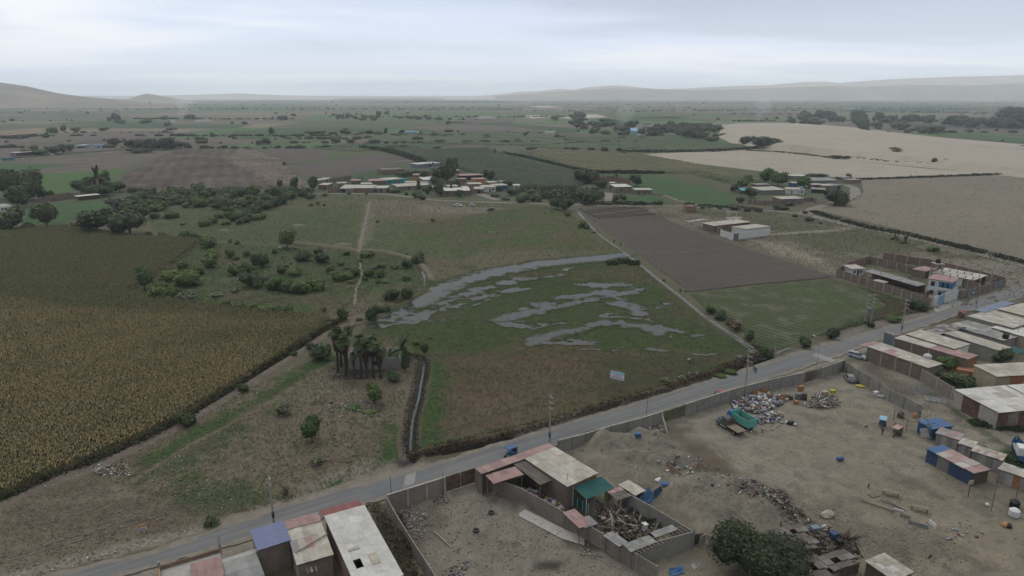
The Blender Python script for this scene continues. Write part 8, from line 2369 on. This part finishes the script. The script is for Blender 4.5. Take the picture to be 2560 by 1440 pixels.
def tyre_mesh(r=0.5, w=0.3):
    mb = MB(); prof = [(r * 0.62,0.0),(r, 0.0),(r * 1.06, w * 0.5),(r, w),(r * 0.62, w),(r * 0.55, w * 0.5)]
    n = 16; vs = []; m = len(prof)
    for i in range(n):
        a = 2 * math.pi * i / n
        vs += [(q * math.cos(a), q * math.sin(a), z) for q, z in prof]
    fs = [(i * m + k, ((i + 1) % n) * m + k, ((i + 1) % n) * m + (k + 1) % m, i * m + (k + 1) % m) for i in range(n) for k in range(m)]
    mb._add(vs, fs); return mb.mesh("tyre")
tm = tyre_mesh(); tm.materials.append(mat("worn_tyre", (0.055,0.053,0.05),0.9,0.2))
for px, py, lab in ((1190,1328, "truck tyre lying in the open yard, closer to the grey wall corner"),(1228,1283, "truck tyre lying in the open yard, closer to the rusty gate"),(1571,1335, "tyre among the boards of the burnt works")):
    o = bpy.data.objects.new("tyre", tm); COL.objects.link(o); at(o, px, py); tag(o, lab, "tyre")
def simple(name, cat, label, mb, m, px, py, rz=0.0, z=0.0): return tag(at(mb.build(name, m), px, py, rz, z), label, cat)
simple("barrel", "barrel", "blue plastic barrel lying in the open scrap yard", MB().tube((-0.6,0,0.36),(0.6,0,0.36),0.34, n=14).tube((-0.2,0,0.36),(-0.16,0,0.36),0.37, n=14).tube((0.2,0,0.36),(0.16,0,0.36),0.37, n=14), mat("barrel_blue", (0.06,0.09,0.26),0.5,0.1),2100,1151,0.2)
simple("water_tank", "tank", "white round water tank beside the black one", MB().lathe([(0.72,0),(0.78,0.15),(0.78,1.1),(0.4,1.4),(0.3,1.45)],16), WHITE, 2534,1290)
simple("water_tank", "tank", "black round water tank behind the white one", MB().lathe([(0.68,0),(0.74,0.15),(0.74,1.1),(0.35,1.4),(0.3,1.45)],16), DARK, 2535,1268)
simple("water_tank", "tank", "pale round tank at the end of the long cream roof", MB().lathe([(0.9,0),(0.95,0.2),(0.95,1.4),(0.4,1.8)],14), WHT[1],2312,930,0,3.0)
simple("water_tank", "tank", "black tank on the yellowish long roof", MB().lathe([(0.7,0),(0.75,0.2),(0.75,1.2),(0.4,1.5)],14), DARK, 2506,880,0,3.8)
simple("satellite_dish", "dish", "dark dish on the yellowish long roof", MB().lathe([(0.04,0),(0.04,0.5),(0.55,0.85),(0.5,0.87)],12), DARK, 2404,858,0,3.7)
def spool(label, px, py, rz):
    t = thing("cable_spool", label, "cable spool", GH(px, py), rz)
    for s in (-1,1): MB().tube((s * 0.38,0,0.72),(s * 0.46,0,0.72),0.72, n=18).build("disc", WOODO, t)
    MB().tube((-0.38,0,0.72),(0.38,0,0.72),0.36, n=14).build("drum", WOOD, t)
spool("wooden cable spool beside the furniture heap", 1953,1003,0.4); spool("wooden cable spool nearer the rubbish along the concrete wall", 1887,993,1.2); spool("second spool by the wall behind the first", 1908,985,1.9)
def pallet(label, px, py, rz, s=1.0, tilt=0.0, m=None):
    t = thing("pallet", label, "pallet", GH(px, py), rz)
    for k in range(3): MB().bx(-0.6 * s, 0.6 * s, -0.5 * s + 0.45 * k * s, -0.4 * s + 0.45 * k * s, 0.0,0.1).build("runner", m or WOOD, t)
    for k in range(6): MB().bx(-0.6 * s + 0.21 * k * s, -0.46 * s + 0.21 * k * s, -0.5 * s, 0.5 * s, 0.1,0.125).build("slat", m or WOOD, t)
pallet("pallet lying near the laid out boards in the scrap yard", 2183,1237,0.4,1.3); pallet("pallet leaning in the burnt works by the white box", 1617,1328,0.8,1.2); pallet("pallet by the dark lane beside the ladder", 2062,1313,0.3,1.5); pallet("pallet at the lower end of the dark scrap lane", 2133,1388,0.2,1.4)
def ladder(label, a, b, w=0.5):
    A, B = GH(*a), GH(*b); t = thing("ladder", label, "ladder", A); d = B - A; n = Vector((-d.y, d.x, 0)).normalized() * w / 2
    for s in (-1,1): MB().bar(n * s + ZV * 0.06, d + n * s + ZV * 0.06,0.07).build("rail", WOOD, t)
    for k in range(1,6): MB().bar(d * (k / 6) - n + ZV * 0.07, d * (k / 6) + n + ZV * 0.07,0.05).build("rung", WOOD, t)
ladder("wooden ladder lying beside the dark scrap lane", (2122,1315),(2127,1355),0.9)
bl = 0
for a, b, lab, m, w in (((2153,1253),(2235,1281), "long pole lying above the laid out boards", WOODD, 0.12),((2200,1250),(2252,1272), "grey plank pointing to the table frame", WOOD, 0.16),((2215,1251),(2266,1279), "second plank beside the grey one", WOOD, 0.16),((2233,1273),(2259,1281), "white board in the laid out boards", WHITE, 0.3),((2250,1290),(2275,1297), "broken panel by the laid out boards", CONC, 0.9),((2270,1307),(2320,1322), "low stack of grey boards by the white sheet", GRY_R[0],0.9),((2322,1306),(2340,1321), "white sheet lying at the end of the boards", WHITE, 0.9),((1653,1107),(1688,1122), "bundle of pink striped sheets on the earth heap", PNK[2],0.8),((1673,1165),(1692,1190), "pile of brown sticks by the earth heaps", WOODO, 0.6),((1678,1168),(1703,1188), "second row of sticks beside the brown pile", WOOD, 0.5),((1635,1087),(1662,1078), "tipped concrete panel behind the leaning post", CONC, 0.9),((1085,1330),(1128,1370), "thin yellow board across the tyre yard rubble", CRM[3],0.2),((1222,1239),(1239,1234), "small pale pallet board by the rusty gate", WOOD, 0.9),((1108,1240),(1118,1258), "concrete lintel leaning on the wall column", CONC, 0.35)):
    A, B = GH(*a), GH(*b); o = MB().bar(A + ZV * 0.12, B + ZV * 0.14,0.1 if w < 0.2 else 0.12, w).build("board", m); tag(o, lab, "board")
def table(label, px, py, rz):
    t = thing("table", label, "table", GH(px, py), rz)
    MB().bx(-1.2,1.2,-0.5,0.5,0.78,0.84).build("table_top", WOOD, t)
    for x in (-1.1,1.1):
        for y in (-0.4,0.4): MB().bx(x - 0.05, x + 0.05, y - 0.05, y + 0.05,0,0.78).build("leg", WOODD, t)
table("rough table with a pale board in the open scrap yard", 2226,1238,-0.5); table("rough bench table beside the white cushion", 2298,1277,-0.5)
def box_thing(name, cat, label, px, py, rz, d, m, z=0.0, lid=None):
    t = thing(name, label, cat, GH(px, py) + ZV * z, rz)
    MB().bx(-d[0] / 2, d[0] / 2,-d[1] / 2, d[1] / 2,0, d[2]).build("body", m, t); f = 0.05
    mb = MB()
    for s in (-1,1): mb.bx(-d[0] / 2 - f, d[0] / 2 + f, s * (d[1] / 2 + f / 2) - f / 2, s * (d[1] / 2 + f / 2) + f / 2, d[2] - 0.1, d[2] + 0.02); mb.bx(s * (d[0] / 2 + f / 2) - f / 2, s * (d[0] / 2 + f / 2) + f / 2,-d[1] / 2, d[1] / 2, d[2] - 0.1, d[2] + 0.02)
    mb.build("rim", lid or m, t)
box_thing("cabinet", "cabinet", "orange wooden cabinet on the furniture heap", 2000,984,0.3,(1.2,0.7,1.3), WOODO, 0.6); box_thing("cabinet", "cabinet", "grey cabinet standing under the orange one", 1996,997,0.2,(1.4,0.7,1.3), STEEL); box_thing("cabinet", "cabinet", "dark cabinet at the end of the stacked cabinets", 2010,999,0.1,(0.8,0.7,1.4), WOODD)
box_thing("cabinet", "cabinet", "long brown cabinet lying beside the cable spool", 1970,997,-0.4,(2.0,0.8,0.8), WOODD); box_thing("crate", "crate", "yellow crate on the furniture heap", 2081,988,0.2,(1.1,0.8,0.8), MATS["print_yellow"],0.5); box_thing("cabinet", "cabinet", "pale brown drawer chest on the furniture heap", 2060,992,0.5,(1.3,0.9,0.9), CREAM, 0.5)
box_thing("refrigerator", "fridge", "white upright fridge in the burnt works", 1611,1330,0.5,(0.7,0.7,1.5), WHITE); box_thing("crate", "crate", "blue crate on the earth heap by the concrete wall", 1594,1092,0.1,(1.0,0.8,0.8), TARPB); box_thing("crate", "crate", "dark blue steel box beside the scrap lane", 2037,1326,0.2,(1.3,0.9,0.7), GRYB); box_thing("crate", "crate", "orange lidded box in the burnt works courtyard", 1508,1302,0.3,(0.7,0.6,0.6), PNK[2])
box_thing("tub", "tub", "navy tub by the shadowed sheds", 2083,1345,0.3,(1.0,1.0,1.0), TARPN); box_thing("tub", "tub", "black bin below the navy tub", 2097,1362,0.3,(0.8,0.8,0.9), DARK); box_thing("chair", "armchair", "brown broken armchair before the furniture heap", 1990,1009,0.4,(0.9,0.8,0.7), WOODO); box_thing("crate", "crate", "white block beside the concrete wall of the alley", 2190,986,0.3,(1.0,0.8,0.7), WHITE)
def sack(label, px, py, m, s=(0.9,0.6,0.4), rz=0.3, name="sack", cat="sack"):
    bm = bmesh.new(); bmesh.ops.create_icosphere(bm, subdivisions=2, radius=1); r = random.Random(px)
    for v in bm.verts: v.co = Vector((v.co.x * s[0], v.co.y * s[1], max(v.co.z * s[2],-0.3 * s[2]))) * r.uniform(0.85,1.12)
    me = bpy.data.meshes.new(name); bm.to_mesh(me); bm.free(); o = link(name, me, m); tag(at(o, px, py, rz, s[2] * 0.35), label, cat)
sack("bulging dark blue bag on the rubbish heap", 1884,1010, mat("deep_blue_bag", (0.03,0.03,0.20),0.5,0.15),(1.1,0.5,0.8),2.6); sack("black bag pile alone in the open scrap yard", 1977,1060, DARK, (0.9,0.6,0.6)); sack("white bag beside the black bag pile", 1968,1058, WHITE, (0.5,0.4,0.4)); sack("pale bag at the other side of the black bags", 1986,1062, WHT[1],(0.5,0.4,0.3))
sack("yellow sheet bundle by the alley wall", 2150,966, MATS["print_yellow"],(1.1,0.6,0.3),-0.5); sack("dark bundle beside the yellow sheet bundle", 2142,957, DARK, (0.7,0.5,0.3)); sack("pair of white rolled sacks by the torn blue tarp", 1648,1202, WHITE, (1.0,0.45,0.45),0.4); sack("crumpled blue tarp by the scrap lane", 1664,1210, TARPB, (1.0,0.7,0.3)); sack("orange drum by the ash patch near the tanks", 2512,1315, ORNG, (0.5,0.5,0.5)); sack("black drum beside the orange one", 2522,1318, DARK, (0.5,0.45,0.5)); sack("grey net bundle by the alley wall", 2205,992, GRY_R[2],(1.4,0.8,0.4),-0.4); sack("pale boulder like tank half beside the scrap lane", 2068,1290, CRM[3],(1.3,0.9,0.7),0.3)
sack("heap of white limed stones where the ditch meets the canal", 1848,912, WHT[1],(2.6,1.2,0.7),0.5, "stone_heap", "stones"); sack("orange drum under the pole frame", 2286,1043, ORNG, (0.5,0.5,0.8),0, "drum", "drum"); sack("white plastic bucket near the leaning pole", 2468,1264, WHITE, (0.35,0.35,0.4),0, "bucket", "bucket")
tarp("white plastic sheet pulled over the plank shed by the big tree", [(1727,1412,0.9),(1757,1398,1.1),(1760,1404,0.5),(1735,1424,0.3)], WHT[2], "plastic_sheet", 0.2,8)
tarp("crumpled blue plastic on the ground before the big tree", [(1672,1420,0.4),(1706,1412,0.4),(1712,1432,0.1),(1676,1440,0.1)], TARPB, "plastic_sheet", 0.5,9)
for i, (a, b, m) in enumerate((((1733,1366),(1743,1376), WOODD),((1745,1371),(1760,1376), CRM[1]),((1768,1373),(1776,1385), CRM[0]))):
    A = G(*a); t_ = link("door_sheet", MB().bx(0,1.3,0,0.06,0,2.3).mesh("door_sheet"), m); t_.location = A; t_.rotation_euler = (0.12,0,0.2 + 0.3 * i); tag(t_, ["brown sheet standing against the high concrete wall", "white corrugated sheet standing beside the brown one", "torn white sheet standing under the big tree"][i], "sheet")
BRK = mat("fresh_brick", (0.42,0.185,0.10),0.9,0.15,2.0)
bm_ = MB().bx(-0.125,0.125,-0.06,0.06,0,0.09).mesh("brick"); bm_.materials.append(BRK)
def bricks(label, px, py, rz, nx, ny, nz, pyr=False, step=(0.5,0.5,0.36)):
    t = thing("brick_stack", label, "bricks", G(px, py), rz)
    for k in range(nz):
        s = k if pyr else 0
        for i in range(s, nx - s):
            for j in range(s, ny - s):
                o = link("brick", bm_, None, t); o.scale = (3.9,8.2,3.9); o.location = ((i - nx / 2) * 1.0,(j - ny / 2) * 1.0, k * 0.36); o.rotation_euler = (0,0,0.0 if (i + j + k) % 2 else 1.57)
bricks("long stack of orange bricks before the cream house", 2437,938,-0.55,7,3,4); bricks("smaller orange brick stack at the end of the long one", 2465,955,-0.5,3,2,2); bricks("loose pyramid of orange bricks by the frame edge", 2535,985,0.5,8,6,3, True); bricks("orange bricks stacked at the pink roofed end", 2386,925,-0.5,3,2,3)
bricks("few orange bricks on the wall by the pale tank", 2330,908,-0.5,3,2,2)
t = thing("steel_lattice", "welded grey steel lattice lying in the alley", "frame", G(2340,1000),-0.45)
for k in range(5): MB().bx(-2.2 + 1.1 * k - 0.05,-2.2 + 1.1 * k + 0.05,-1.4,1.4,0.1,0.18).build("bar", STEEL, t)
for k in range(4): MB().bx(-2.2,2.2,-1.4 + 0.93 * k - 0.05,-1.4 + 0.93 * k + 0.05,0.19,0.27).build("bar", STEEL, t)
MB().bx(-2.3,2.3,-1.45,1.45,0.02,0.07).build("sheet", GRY_R[2], t)
